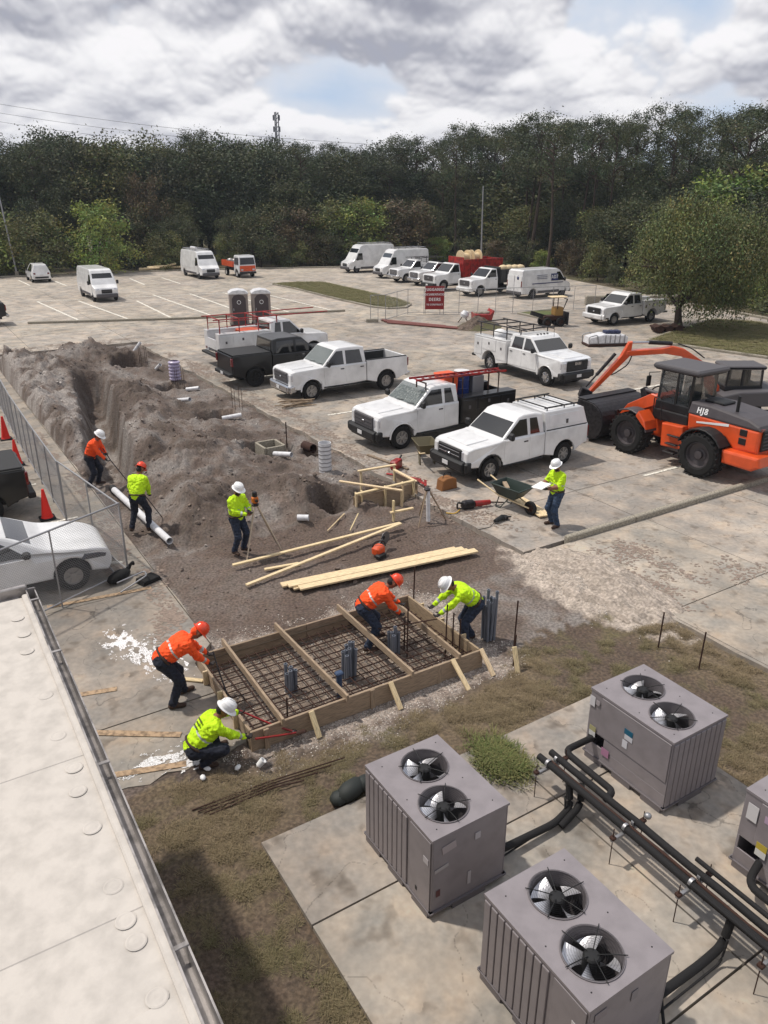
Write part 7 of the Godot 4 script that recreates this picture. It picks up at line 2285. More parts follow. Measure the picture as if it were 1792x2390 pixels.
	for s in [-1, 1]:
		obj("canopy_post", MB.new().tube([Vector3(0.2, 1.1, s * 0.3), Vector3(0.2, 1.85, s * 0.3)], 0.03, 6), mats.rust, t)
	obj("blade_plate", MB.new().cbox(Vector3(0.95, 0.5, 0), Vector3(0.08, 0.8, 0.9), 0.02), mats.dark_steel, t)
	# white equipment on a skid
	var e := thing("skid_tank", "white boxy equipment strapped on a low skid in the lot", "equipment", Vector3(12.6, 0, -44.2), 8)
	obj("skid", MB.new().cbox(Vector3(0, 0.08, 0), Vector3(2.4, 0.14, 1.1), 0.03), mats.rust, e)
	obj("tank", MB.new().prism(V2([-1.15, 0.15, 1.1, 0.15, 1.15, 0.5, 0.95, 0.62, -0.3, 0.68, -1.1, 0.5]), -0.48, 0.48, 0.06), mats.pvc, e)
	for i in 5:
		obj("rib", MB.new().cbox(Vector3(-0.2 + 0.28 * i, 0.42, 0.49), Vector3(0.06, 0.46, 0.05), 0.015), mats.galv, e)
	for i in 3:
		obj("blue_crate", MB.new().cbox(Vector3(0.0 + 0.32 * i, 0.75, 0), Vector3(0.26, 0.16, 0.5), 0.02), mat("crate_blue", Color(0.12, 0.15, 0.28), 0.5), e)
	for s in [-1, 1]:
		obj("guard_hoop", MB.new().tube(soft([Vector3(-1.15, 0.1, s * 0.5), Vector3(-1.2, 0.55, s * 0.5), Vector3(-0.7, 0.66, s * 0.5), Vector3(-0.6, 0.15, s * 0.5)], 0.12), 0.03, 6), mats.galv, e)
	var rl := thing("drag_roller", "rusty low drag roller under the big tree", "machine", Vector3(17.6, 0, -48.6), 5)
	obj("roller_frame", MB.new().cbox(Vector3(0, 0.35, 0), Vector3(1.9, 0.12, 0.9), 0.03), mats.rust, rl)
	for x in [-0.6, 0.0, 0.6]:
		obj("roller_drum", MB.new().lathe(Vector3(x, 0.24, -0.45), Vector3(0, 0, 1), [Vector2(0, 0), Vector2(0.24, 0), Vector2(0.24, 0.9), Vector2(0, 0.9)], 14), mats.rust, rl)
	# concrete barriers behind the service truck
	for i in 3:
		tag(cb(self, "concrete_barrier", Vector3(16.8 + 2.5 * i, 0.35, -61.4 - 0.2 * i), Vector3(2.4, 0.7, 0.5), mats.kerb, 0.08), ["left", "middle", "right"][i] + " concrete barrier behind the open-door truck", "barrier", "concrete barriers by the wood")
	# light poles and the far mast
	var p := thing("light_pole", "grey steel light pole behind the red dump truck", "light pole", Vector3(10.6, 0, -88.0), 0, "light poles of the lot")
	pole(p, 8.6, -0.15)
	p = thing("light_pole", "slightly leaning steel light pole at the left picture edge", "light pole", Vector3(-38.2, 0, -83.5), 0, "light poles of the lot")
	pole(p, 9.6, -0.55)
	var m := thing("radio_mast", "thin lattice radio mast above the far treetops", "mast", Vector3(-52.5, 0, -420), 0)
	for s in [[-1, -1], [1, -1], [0, 1]]:
		obj("mast_leg", MB.new().tube([Vector3(s[0] * 1.1, 0, s[1] * 1.1), Vector3(s[0] * 0.8, 44.5, s[1] * 0.8)], 0.28, 5), mats.dark_steel, m)
	for i in 16:
		obj("mast_brace", MB.new().tube([Vector3(-0.9, 14.0 + 1.9 * i, -0.9), Vector3(0.9, 15.9 + 1.9 * i, -0.9)], 0.16, 4), mats.dark_steel, m)
	for y in [37.0, 42.0]:
		for s in [-1, 1]:
			obj("antenna_panel", MB.new().cbox(Vector3(s * 1.4, y, 0), Vector3(0.7, 2.4, 0.6), 0.08), mats.dark_steel, m)
	for i in 3:
		var w := MB.new()
		var pts := []
		for q in 25:
			var u := q / 24.0
			pts.append(Vector3(lerp(-150.0, 10.0, u), lerp(38.0 - 2.5 * i, 20.0 - 1.5 * i, u) - 3.0 * sin(PI * u), -240.0 - i * 2))
		w.tube(pts, 0.04, 4, false)
		lone("power_line", ["top power line across the left sky", "middle power line across the left sky", "lowest power line across the left sky"][i], "power line", w, mats.dark_steel, Vector3.ZERO, 0.0, "power lines over the wood")
	var lg := thing("log_pile", "fallen pale logs at the wood edge left of the racked van", "logs", Vector3(-25.0, 0, -89.6), 15)
	for i in 5:
		obj("log", MB.new().tube([Vector3(-2.2 + 0.9 * i, 0.2 + 0.12 * (i % 2), -0.2 * i), Vector3(0.0 + 0.9 * i, 0.35 + 0.2 * (i % 3), 0.3 - 0.1 * i)], [0.17, 0.1], 7), mats.lumber, lg)

func pole(o: Node3D, h: float, lean: float) -> void:
	obj("shaft", MB.new().tube([Vector3(0, 0, 0), Vector3(lean, h, 0)], [0.11, 0.065], 9), mats.galv, o)
	obj("pole_base", MB.new().lathe(Vector3.ZERO, Vector3.UP, [Vector2(0.22, 0), Vector2(0.22, 0.5), Vector2(0, 0.55)], 12), mats.kerb, o)
	obj("pole_cap", MB.new().lathe(Vector3(lean, h, 0), Vector3.UP, [Vector2(0.07, 0), Vector2(0.06, 0.06), Vector2(0, 0.08)], 9), mats.galv, o)

# ---------------------------------------------------------------- people: tapered bones blended into one skin by surface nets
class BodyNet:
	var bones := []   # [p, q, r0, r1, tag]
	var verts := PackedVector3Array()
	var quads := PackedInt32Array()
	var tags := PackedInt32Array()
	var owner_t := PackedFloat32Array()

	func add(p: Vector3, q: Vector3, r0: float, r1: float, tag: int) -> void:
		bones.append([p, q, r0, r1, tag])

	func mesh_field(cell: float, k: float) -> void:
		var lo := Vector3(1e9, 1e9, 1e9)
		var hi := -lo
		for b in bones:
			var r: float = max(b[2], b[3]) + k + cell * 2.0
			for p in [b[0], b[1]]:
				lo = lo.min(p - Vector3.ONE * r)
				hi = hi.max(p + Vector3.ONE * r)
		var nx := int(ceil((hi.x - lo.x) / cell)) + 1
		var ny := int(ceil((hi.y - lo.y) / cell)) + 1
		var nz := int(ceil((hi.z - lo.z) / cell)) + 1
		var f := PackedFloat32Array()
		f.resize(nx * ny * nz)
		f.fill(10.0)
		var raw := f.duplicate()
		var own := PackedByteArray()
		own.resize(nx * ny * nz)
		for bi in bones.size():
			var b: Array = bones[bi]
			var p: Vector3 = b[0]
			var q: Vector3 = b[1]
			var r0: float = b[2]
			var r1: float = b[3]
			var pad: float = max(r0, r1) + k + cell * 2.0
			var bl := (p.min(q) - Vector3.ONE * pad - lo) / cell
			var bh := (p.max(q) + Vector3.ONE * pad - lo) / cell
			var d := q - p
			var dd: float = max(d.length_squared(), 1e-9)
			for z in range(max(int(bl.z), 0), min(int(bh.z) + 2, nz)):
				for y in range(max(int(bl.y), 0), min(int(bh.y) + 2, ny)):
					var i0 := (z * ny + y) * nx
					for x in range(max(int(bl.x), 0), min(int(bh.x) + 2, nx)):
						var e := lo + Vector3(x, y, z) * cell - p
						var t: float = clamp(e.dot(d) / dd, 0.0, 1.0)
						var v: float = (e - d * t).length() - lerp(r0, r1, t)
						var i := i0 + x
						if v < raw[i]:
							raw[i] = v
							own[i] = bi
						var w := f[i]
						var h: float = max(k - abs(v - w), 0.0) / k
						f[i] = min(v, w) - h * h * k * 0.25
		# one vertex in each cell that the surface crosses
		var idx := {}
		var base := verts.size()
		var corner := [0, 1, nx, nx + 1, nx * ny, nx * ny + 1, nx * ny + nx, nx * ny + nx + 1]
		for z in nz - 1:
			for y in ny - 1:
				var i0 := (z * ny + y) * nx
				for x in nx - 1:
					var i := i0 + x
					var s := f[i] < 0.0
					var mixed := false
					for c in range(1, 8):
						if (f[i + corner[c]] < 0.0) != s:
							mixed = true
							break
					if not mixed:
						continue
					var sum := Vector3.ZERO
					var n := 0
					for e in [[0, 1], [2, 3], [4, 5], [6, 7], [0, 2], [1, 3], [4, 6], [5, 7], [0, 4], [1, 5], [2, 6], [3, 7]]:
						var a: float = f[i + corner[e[0]]]
						var b: float = f[i + corner[e[1]]]
						if (a < 0.0) != (b < 0.0):
							var t := a / (a - b)
							var pa := Vector3(e[0] & 1, (e[0] >> 1) & 1, e[0] >> 2)
							var pb := Vector3(e[1] & 1, (e[1] >> 1) & 1, e[1] >> 2)
							sum += pa.lerp(pb, t)
							n += 1
					idx[i] = verts.size()
					verts.append(lo + (Vector3(x, y, z) + sum / n) * cell)
		for z in range(1, nz - 1):
			for y in range(1, ny - 1):
				var i0 := (z * ny + y) * nx
				for x in range(1, nx - 1):
					var i := i0 + x
					var s := f[i] < 0.0
					for ax in 3:
						var st: int = [1, nx, nx * ny][ax]
						if (f[i + st] < 0.0) == s:
							continue
						var u: int = [nx, nx * ny, 1][ax]
						var w: int = [nx * ny, 1, nx][ax]
						var q := [i, i - u, i - u - w, i - w]
						if not (idx.has(q[0]) and idx.has(q[1]) and idx.has(q[2]) and idx.has(q[3])):
							continue
						if not s:
							q.reverse()
						for c in q:
							quads.append(idx[c])
						var bo: Array = bones[own[i]]
						var tg: int = bo[4]
						# reflective bands run round torso and sleeves
						if tg >= 10:
							var mid: Vector3 = (verts[idx[q[0]]] + verts[idx[q[2]]]) * 0.5
							var dd: Vector3 = bo[1] - bo[0]
							var t: float = (mid - bo[0]).dot(dd) / max(dd.length_squared(), 1e-9)
							if tg == 10:
								tg = 5 if (t > 0.3 and t < 0.45) else 1
							elif tg == 11:
								tg = 5 if (t > 0.52 and t < 0.72) else 1
							elif tg == 12:
								tg = 6 if t > 0.86 else 1
						tags.append(tg)

	# cloth creases on everything from vertex a on that belongs to shirt or trousers
	func crease(k: float) -> void:
		var f := FastNoiseLite.new()
		f.seed = 6
		f.frequency = 5.5
		f.fractal_octaves = 2
		var nor := PackedVector3Array()
		nor.resize(verts.size())
		var cloth := PackedByteArray()
		cloth.resize(verts.size())
		for i in range(0, quads.size(), 4):
			var n := (verts[quads[i + 1]] - verts[quads[i]]).cross(verts[quads[i + 2]] - verts[quads[i]])
			for q in 4:
				nor[quads[i + q]] += n
				if tags[i / 4] in [1, 2, 5]:
					cloth[quads[i + q]] = 1
		for i in verts.size():
			if cloth[i] == 1:
				var p := verts[i]
				verts[i] += nor[i].normalized() * k * (0.5 - 2.2 * absf(f.get_noise_3d(p.x, p.y * 1.5, p.z)))

	func build(materials: Array) -> ArrayMesh:
		var nor := PackedVector3Array()
		nor.resize(verts.size())
		for i in range(0, quads.size(), 4):
			var a := verts[quads[i]]
			var n := (verts[quads[i + 1]] - a).cross(verts[quads[i + 2]] - a) + (verts[quads[i + 2]] - a).cross(verts[quads[i + 3]] - a)
			for k in 4:
				nor[quads[i + k]] += n
		var m := ArrayMesh.new()
		for tg in materials.size():
			var v := PackedVector3Array()
			var nn := PackedVector3Array()
			for i in tags.size():
				if tags[i] != tg:
					continue
				for k in [0, 2, 1, 0, 3, 2]:
					var j := quads[i * 4 + k]
					v.append(verts[j])
					nn.append(nor[j].normalized())
			if v.is_empty():
				continue
			var arr := []
			arr.resize(Mesh.ARRAY_MAX)
			arr[Mesh.ARRAY_VERTEX] = v
			arr[Mesh.ARRAY_NORMAL] = nn
			m.add_surface_from_arrays(Mesh.PRIMITIVE_TRIANGLES, arr)
			m.surface_set_material(m.get_surface_count() - 1, materials[tg])
		return m

func ik(root: Vector3, target: Vector3, l1: float, l2: float, pole_dir: Vector3) -> Array:
	var d := target - root
	var l: float = clamp(d.length(), 0.05, (l1 + l2) * 0.995)
	var dir := d.normalized()
	var a: float = (l1 * l1 - l2 * l2 + l * l) / (2.0 * l)
	var h: float = sqrt(max(l1 * l1 - a * a, 0.0))
	var side := (pole_dir - dir * pole_dir.dot(dir)).normalized()
	return [root + dir * a + side * h, root + dir * l]

# tags: 0 skin, 1 shirt, 2 trousers, 3 boots, 4 hair, 5 reflective, 6 glove
func person(label: String, at: Vector3, turn: float, p: Dictionary) -> Node3D:
	var o := thing("person", label, "person", at, turn)
	var hip_h: float = p.get("hip", 0.93)
	var lean := deg_to_rad(p.get("lean", 5.0))
	var tilt := deg_to_rad(p.get("tilt", 0.0))
	var pel: Vector3 = Vector3(0, hip_h, p.get("back", 0.0))
	var up := Vector3(sin(tilt), cos(lean) * cos(tilt), sin(lean)).normalized()
	var up2 := (up + Vector3(0, 0, 0.25 * sin(lean))).normalized()
	var waist := pel + up * 0.17
	var chest := waist + up2 * 0.2
	var neck := chest + up2 * 0.17
	var hl := deg_to_rad(p.get("head_lean", 20.0))
	var ht := deg_to_rad(p.get("head_turn", 0.0))
	var hup := Vector3(0.0, cos(hl), sin(hl)).rotated(Vector3.UP, ht)
	var hfw := Vector3(0.0, -sin(hl), cos(hl)).rotated(Vector3.UP, ht)
	var head := neck + (hup * 0.5 + up2 * 0.5).normalized() * 0.1 + hup * 0.07
	var shw: float = p.get("shoulder", 0.185)
	var s := BodyNet.new()
	# torso
	s.add(pel + Vector3(0.075, -0.02, 0), pel + Vector3(-0.075, -0.02, 0), 0.138, 0.138, 2)
	s.add(pel + up * 0.03, waist, 0.158, 0.158, 1)
	for q in [-0.05, 0.05]:
		s.add(waist + Vector3(q * 1.2, 0, 0), chest + Vector3(q * 1.7, 0, 0), 0.142, 0.15, 10 if p.get("bands", true) else 1)
	if p.get("belly", 0.0) > 0.0:
		var fw := Vector3(0, -up.z, up.y)
		s.add(waist + fw * 0.06, waist + fw * 0.06 + up * 0.08, 0.12 + p.belly, 0.11, 1)
	s.add(chest + up2 * 0.08 + Vector3(shw * 0.6, 0, 0), chest + up2 * 0.08 - Vector3(shw * 0.6, 0, 0), 0.12, 0.12, 1)
	s.add(neck - up2 * 0.04, head, 0.06, 0.055, 0 if not p.get("hood", false) else 1)
	# arms
	var hands: Array = p.hands
	var hb := []
	for i in 2:
		var sd: float = 1.0 if i == 0 else -1.0
		var sh := chest + up2 * 0.1 + Vector3(sd * shw, 0, 0)
		var pd: Vector3 = p.get("elbow", Vector3(0.5, -0.6, -0.7)) * Vector3(sd, 1, 1)
		var r := ik(sh, hands[i], 0.29, 0.25, pd)
		s.add(sh, r[0], 0.08, 0.064, 1)
		s.add(r[0], r[1], 0.062, 0.044, (11 if p.get("bands", true) else 1) if p.get("sleeve", true) else 0)
		hb.append([r[1], (r[1] - r[0]).normalized(), sd])
	# legs
	var feet: Array = p.get("feet", [Vector3(0.13, 0, 0.02), Vector3(-0.13, 0, -0.02)])
	for i in 2:
		var sd: float = 1.0 if i == 0 else -1.0
		var h := pel + Vector3(sd * 0.09, -0.04, 0)
		var ft: Vector3 = feet[i]
		var kp: Vector3 = p.get("knee", Vector3(0.15, 0.0, 1.0)) * Vector3(sd, 1, 1)
		var r := ik(h, ft + Vector3(0, 0.09, 0), 0.44, 0.43, kp)
		s.add(h, r[0], 0.115, 0.082, 2)
		s.add(r[0], r[1] + Vector3(0, 0.02, 0), 0.08, 0.068, 2)
		var fd := Vector3(sd * 0.25, 0, 1).normalized()
		s.add(r[1] + Vector3(0, -0.0, -0.0), ft + Vector3(0, 0.045, -0.03), 0.056, 0.045, 3)
		s.add(ft + Vector3(0, 0.045, -0.04), ft + Vector3(0, 0.04, 0) + fd * 0.17, 0.048, 0.042, 3)
	s.mesh_field(0.016, 0.04)
	s.crease(0.016)
	# head on a finer grid
	s.bones = []
	s.add(head + hup * 0.035 - hfw * 0.012, head + hup * 0.05, 0.092, 0.088, 0)
	s.add(head - hup * 0.05 + hfw * 0.03, head + hup * 0.02 + hfw * 0.01, 0.058, 0.075, 0)
	s.add(head - hup * 0.09, head - hup * 0.02, 0.055, 0.06, 0)
	s.add(head + hfw * 0.088 - hup * 0.012, head + hfw * 0.078 + hup * 0.03, 0.018, 0.01, 0)
	var left := hup.cross(hfw)
	for sd in [-1.0, 1.0]:
		s.add(head + left * sd * 0.088 - hup * 0.01, head + left * sd * 0.092 + hup * 0.025 - hfw * 0.01, 0.014, 0.018, 0)
		s.add(head + left * sd * 0.034 + hfw * 0.078 + hup * 0.026, head + left * sd * 0.04 + hfw * 0.077 + hup * 0.026, 0.009, 0.009, 4)
	s.add(head - left * 0.02 + hfw * 0.083 - hup * 0.048, head + left * 0.02 + hfw * 0.083 - hup * 0.048, 0.009, 0.009, 4 if p.get("beard", false) else 0)
	if p.get("beard", false):
		s.add(head - hup * 0.075 + hfw * 0.045 - left * 0.035, head - hup * 0.075 + hfw * 0.045 + left * 0.035, 0.042, 0.042, 4)
	s.add(head - hfw * 0.045 - hup * 0.02, head - hfw * 0.035 + hup * 0.05, 0.07, 0.078, 4 if not p.get("hood", false) else 1)
	s.mesh_field(0.011, 0.02)
	# hands: palm, four fingers of unequal length with a knuckle bend, thumb from the side of the palm
	for h in hb:
		s.bones = []
		var w: Vector3 = h[0]
		var d: Vector3 = (h[1] + p.get("hand_dir", Vector3.ZERO)).normalized()
		var ax: Vector3 = d.cross(Vector3(0, 1, 0)) if abs(d.y) < 0.9 else d.cross(Vector3(0, 0, 1))
		ax = ax.normalized() * float(h[2])
		var pn: Vector3 = ax.cross(d).normalized() * float(h[2]) # out of the palm
		var tg: int = 6 if p.get("gloves", true) else 0
		s.add(w, w + d * 0.03, 0.034, 0.032, tg)
		for q in [-0.022, 0.022]:
			s.add(w + d * 0.03 + ax * q * 0.7, w + d * 0.085 + ax * q, 0.019, 0.018, tg)
		var cu: float = p.get("curl", 1.0)
		for fi in 4:
			var root: Vector3 = w + d * 0.088 + ax * (0.03 - 0.02 * fi)
			var ln: float = [0.042, 0.048, 0.045, 0.036][fi]
			var d1: Vector3 = (d + pn * 0.7 * cu).normalized()
			var d2: Vector3 = (d * (1.0 - cu) + pn * cu + d * 0.1).normalized()
			s.add(root, root + d1 * ln, 0.011, 0.0105, tg)
			s.add(root + d1 * ln, root + d1 * ln + d2 * ln * 0.85, 0.0105, 0.009, tg)
		var tr: Vector3 = w + d * 0.035 + ax * 0.034
		var t1: Vector3 = tr + (ax * 0.7 + d * 0.6 + pn * 0.5).normalized() * 0.04
		s.add(tr, t1, 0.014, 0.012, tg)
		s.add(t1, t1 + (d * 0.8 + pn * 0.6).normalized() * 0.032, 0.012, 0.01, tg)
		s.mesh_field(0.0075, 0.008)
	var body := MeshInstance3D.new()
	body.name = "body"
	body.mesh = s.build([mats.skin, p.shirt, p.get("trousers", mats.denim), mats.boots, mats.hair, mats.reflective, mats.glove])
	o.add_child(body)
	# hard hat
	var hm: Material = p.hat
	var hat := MB.new()
	hat.lathe(Vector3.ZERO, Vector3.UP, [Vector2(0.118, 0.0), Vector2(0.119, 0.04), Vector2(0.11, 0.085), Vector2(0.085, 0.122), Vector2(0.045, 0.142), Vector2(0.0, 0.147)], 22)
	var hat_o := obj("hard_hat", hat, hm, o)
	hat_o.transform = Transform3D(Basis(left, hup, hfw) * Basis(Vector3.RIGHT, deg_to_rad(-6)), head + hup * 0.062 - hfw * 0.005)
	hat_o.scale = Vector3(0.98, 1.0, 1.12)
	var brim := MB.new()
	for i in 28:
		var a0 := TAU * i / 28
		var a1 := TAU * (i + 1) / 28
		var q := []
		for a in [a0, a1]:
			var e: float = 0.03 + 0.025 * max(sin(a), 0.0)
			q.append(Vector3(cos(a) * 0.117, 0.008, sin(a) * 0.117))
			q.append(Vector3(cos(a) * (0.117 + e), -0.006 - 0.006 * max(sin(a), 0), sin(a) * (0.117 + e)))
		brim.quad(q[2], q[3], q[1], q[0])
		brim.quad(q[0] - Vector3(0, 0.006, 0), q[1] - Vector3(0, 0.004, 0), q[3] - Vector3(0, 0.004, 0), q[2] - Vector3(0, 0.006, 0))
	obj("brim", brim, hm, hat_o)
	obj("ridge", MB.new().tube([Vector3(0, 0.06, 0.112), Vector3(0, 0.11, 0.092), Vector3(0, 0.147, 0.03), Vector3(0, 0.147, -0.03), Vector3(0, 0.11, -0.092), Vector3(0, 0.05, -0.117)], 0.012, 6), hm, hat_o)
	if p.get("belt", true):
		var fwd := Vector3(0, -up.z, up.y)
		var bl := MB.new()
		var ring_pts := []
		for i in 21:
			var a := TAU * i / 20
			ring_pts.append(pel + up * 0.05 + Vector3(1, 0, 0) * cos(a) * 0.203 + fwd * sin(a) * 0.165)
		bl.tube(ring_pts, 0.02, 5, false)
		obj("belt", bl, mats.boots, o)
	return o

func held(label: String, called: String, cat: String, o: Node3D, path: Array, r, m: Material) -> MeshInstance3D:
	var pts := []
	for q in path:
		pts.append(o.to_global(q))
	var e := obj(called, MB.new().tube(pts, r, 7), m)
	tag(e, label, cat)
	return e

func make_people() -> void:
	var o := person("worker in orange shirt and white hard hat at the trench end", S(4.05, -0.02, -22.7), 85, {"shirt": mats.hi_orange, "hat": mats.hat_white, "lean": 24.0, "head_lean": 42.0, "hands": [Vector3(0.12, 1.0, 0.42), Vector3(-0.1, 0.86, 0.52)], "trousers": mats.dark_denim, "elbow": Vector3(1.0, -0.1, -0.6), "bands": false, "feet": [Vector3(0.17, 0, 0.06), Vector3(-0.15, 0, -0.06)]})
	held("long steel bar held by the orange worker at the trench", "pry_bar", "tool", o, [Vector3(0.16, 1.12, 0.35), Vector3(0.0, 0.8, 0.62), Vector3(-0.3, 0.02, 1.35)], 0.014, mats.dark_steel)
	o = person("worker in lime shirt and orange hard hat standing over the white pipe", S(4.32, -0.05, -18.75), 172, {"shirt": mats.lime, "hat": mats.hat_orange, "lean": 20.0, "head_lean": 48.0, "head_turn": -15.0, "hands": [Vector3(0.12, 0.98, 0.4), Vector3(-0.14, 0.86, 0.42)], "trousers": mats.dark_denim, "bands": false, "feet": [Vector3(0.22, 0, -0.04), Vector3(-0.2, 0, 0.06)], "elbow": Vector3(0.8, -0.4, -0.6)})
	held("thin probe rod held by the worker over the white pipe", "probe_rod", "tool", o, [Vector3(0.14, 1.1, 0.36), Vector3(-0.3, -0.05, 0.8)], 0.012, mats.dark_steel)
	o = person("bearded surveyor in lime shirt and white hard hat at the tripod", S(6.0, -0.08, -16.25), 55, {"shirt": mats.lime, "hat": mats.hat_white, "lean": 4.0, "head_lean": 28.0, "beard": true, "hands": [Vector3(0.1, 1.12, 0.34), Vector3(-0.05, 1.1, 0.36)], "curl": 0.8, "trousers": mats.denim, "elbow": Vector3(0.9, -0.7, -0.4), "belly": 0.02, "gloves": false, "hip": 0.94})
	var ph := obj("phone", MB.new().cbox(Vector3.ZERO, Vector3(0.075, 0.012, 0.15), 0.004), mats.black, self, o.to_global(Vector3(0.02, 1.16, 0.43)), Vector3(20, 55, 0))
	tag(ph, "dark phone in the surveyor's hands", "phone")
	o = person("bearded man in lime vest reading papers on the lot", S(13.5, 0.0, -13.25), -62, {"shirt": mats.lime, "hat": mats.hat_white, "lean": 2.0, "head_lean": 30.0, "beard": true, "hands": [Vector3(0.13, 1.14, 0.4), Vector3(-0.16, 1.1, 0.36)], "curl": 0.7, "trousers": mat("blue_jeans", Color(0.2, 0.27, 0.37), 0.9, 0, {"tex": tex.soft, "scale": 2.5}), "sleeve": false, "hip": 0.95, "elbow": Vector3(0.8, -0.8, -0.3)})
	var pp := MB.new()
	for i in 6:
		var x0 := -0.21 + 0.07 * i
		pp.quad(Vector3(x0, 0.02 * sin(x0 * 9), 0.16), Vector3(x0 + 0.07, 0.02 * sin((x0 + 0.07) * 9), 0.16), Vector3(x0 + 0.07, 0.02 * sin((x0 + 0.07) * 9), -0.16), Vector3(x0, 0.02 * sin(x0 * 9), -0.16))
		pp.quad(Vector3(x0, 0.02 * sin(x0 * 9) - 0.006, -0.16), Vector3(x0 + 0.07, 0.02 * sin((x0 + 0.07) * 9) - 0.006, -0.16), Vector3(x0 + 0.07, 0.02 * sin((x0 + 0.07) * 9) - 0.006, 0.16), Vector3(x0, 0.02 * sin(x0 * 9) - 0.006, 0.16))
	var sheet := obj("drawing_sheets", pp, mats.paper, self, o.to_global(Vector3(0.0, 1.21, 0.54)), Vector3(18, -62, 4))
	tag(sheet, "white drawing sheets held by the man on the lot", "papers")
	o = person("worker in lime shirt and white hard hat leaning over the right form board", S(8.22, -0.12, -10.1), -75, {"shirt": mats.lime, "hat": mats.hat_white, "lean": 46.0, "head_lean": 62.0, "hands": [Vector3(0.14, 0.82, 0.62), Vector3(-0.1, 0.86, 0.7)], "back": -0.14, "hip": 0.9, "feet": [Vector3(0.15, 0, 0.08), Vector3(-0.14, 0, -0.14)], "elbow": Vector3(0.9, -0.5, -0.2), "trousers": mats.denim})
	o = person("worker in orange shirt and orange hard hat bending inside the form box", S(6.6, -0.06, -10.95), 105, {"shirt": mats.hi_orange, "hat": mats.hat_orange, "lean": 50.0, "head_lean": 62.0, "hands": [Vector3(0.16, 0.62, 0.66), Vector3(-0.1, 0.5, 0.6)], "back": -0.2, "hip": 0.88, "feet": [Vector3(0.2, 0, 0.1), Vector3(-0.2, 0, -0.16)], "trousers": mats.denim, "belly": 0.02})
	held("pliers in the hand of the orange worker inside the form", "tie_pliers", "tool", o, [Vector3(-0.1, 0.5, 0.66), Vector3(-0.06, 0.36, 0.74)], 0.016, mats.dark_steel)
	o = person("worker in orange shirt and hood bending at the left form board", S(2.85, 0.0, -11.1), 116, {"shirt": mats.hi_orange, "hat": mats.hat_orange, "lean": 58.0, "head_lean": 64.0, "hood": true, "hands": [Vector3(0.16, 0.6, 0.62), Vector3(-0.08, 0.52, 0.6)], "back": -0.24, "hip": 0.9, "feet": [Vector3(0.17, 0, 0.08), Vector3(-0.17, 0, -0.16)], "trousers": mats.dark_denim, "belly": 0.02, "elbow": Vector3(0.6, -0.6, -0.6)})
	held("long dark bar held by the orange worker at the left form board", "pry_bar", "tool", o, [Vector3(0.12, 0.72, 0.64), Vector3(-0.1, 0.45, 0.66), Vector3(-0.55, 0.02, 0.72)], 0.013, mats.dark_steel)
	o = person("worker in lime printed shirt crouching at the form box corner", S(2.68, -0.02, -9.42), 118, {"shirt": mats.lime, "hat": mats.hat_white, "lean": 40.0, "head_lean": 48.0, "head_turn": -14.0, "hands": [Vector3(0.34, 0.46, 0.62), Vector3(-0.12, 0.24, 0.7)], "hip": 0.34, "back": -0.16, "feet": [Vector3(0.2, 0, 0.22), Vector3(-0.14, 0, -0.06)], "knee": Vector3(0.4, 0.9, 0.6), "trousers": mats.dark_denim, "elbow": Vector3(0.8, -0.5, -0.3)})
	bolt_cutter(o)
	for i in 3:
		cb(o, "back_print", Vector3(0.0, 0.772 - 0.046 * i, -0.02 - 0.039 * i), Vector3(0.15 - 0.03 * (i % 2), 0.026, 0.008), mat("print_ink", Color(0.3, 0.34, 0.1), 0.9), 0.002, Vector3(40, 0, 0))

func bolt_cutter(o: Node3D) -> void:
	var t := thing("bolt_cutter", "bolt cutter with long red arms in the crouching worker's hands", "tool", o.position, o.rotation_degrees.y)
	var h := Vector3(-0.05, 0.06, 1.42)
	obj("cutter_arm", MB.new().tube([Vector3(0.36, 0.46, 0.68), Vector3(0.1, 0.22, 1.1), h], 0.017, 7), mats.paint_red, t)
	obj("cutter_arm", MB.new().tube([Vector3(-0.12, 0.22, 0.76), Vector3(-0.1, 0.12, 1.15), h + Vector3(-0.04, 0, 0.02)], 0.017, 7), mats.paint_red, t)
	obj("jaw", MB.new().cbox(Vector3(-0.1, 0.05, 1.52), Vector3(0.09, 0.05, 0.18), 0.02), mats.rust, t)
	obj("pivot", MB.new().ball(h, Vector3(0.05, 0.03, 0.05), 8, 5), mats.dark_steel, t)

# ---------------------------------------------------------------- trees
# leaf: a small bent blade; sizes in metres of a tree of unit height 1 are scaled by the node
func leaf(mb: MB, p: Vector3, s: float, r: RandomNumberGenerator, droop := 0.0) -> void:
	var d := Vector3(r.randfn(), r.randfn() * 0.7 - droop, r.randfn()).normalized()
	var e := d.cross(Vector3(r.randfn(), r.randfn(), r.randfn())).normalized()
	var a := p - d * s
	var b := p + d * s
	var w := e * s * 0.5
	mb.tri(a, p + w, b)
	mb.tri(a, b, p - w)

func shade(c: Color, k: float, r: RandomNumberGenerator) -> Color:
	var f := 1.0 + k * r.randfn()
	return Color(max(c.r * f * (1.0 + 0.12 * r.randfn()), 0.004), max(c.g * f, 0.006), max(c.b * f * (1.0 + 0.1 * r.randfn()), 0.003))

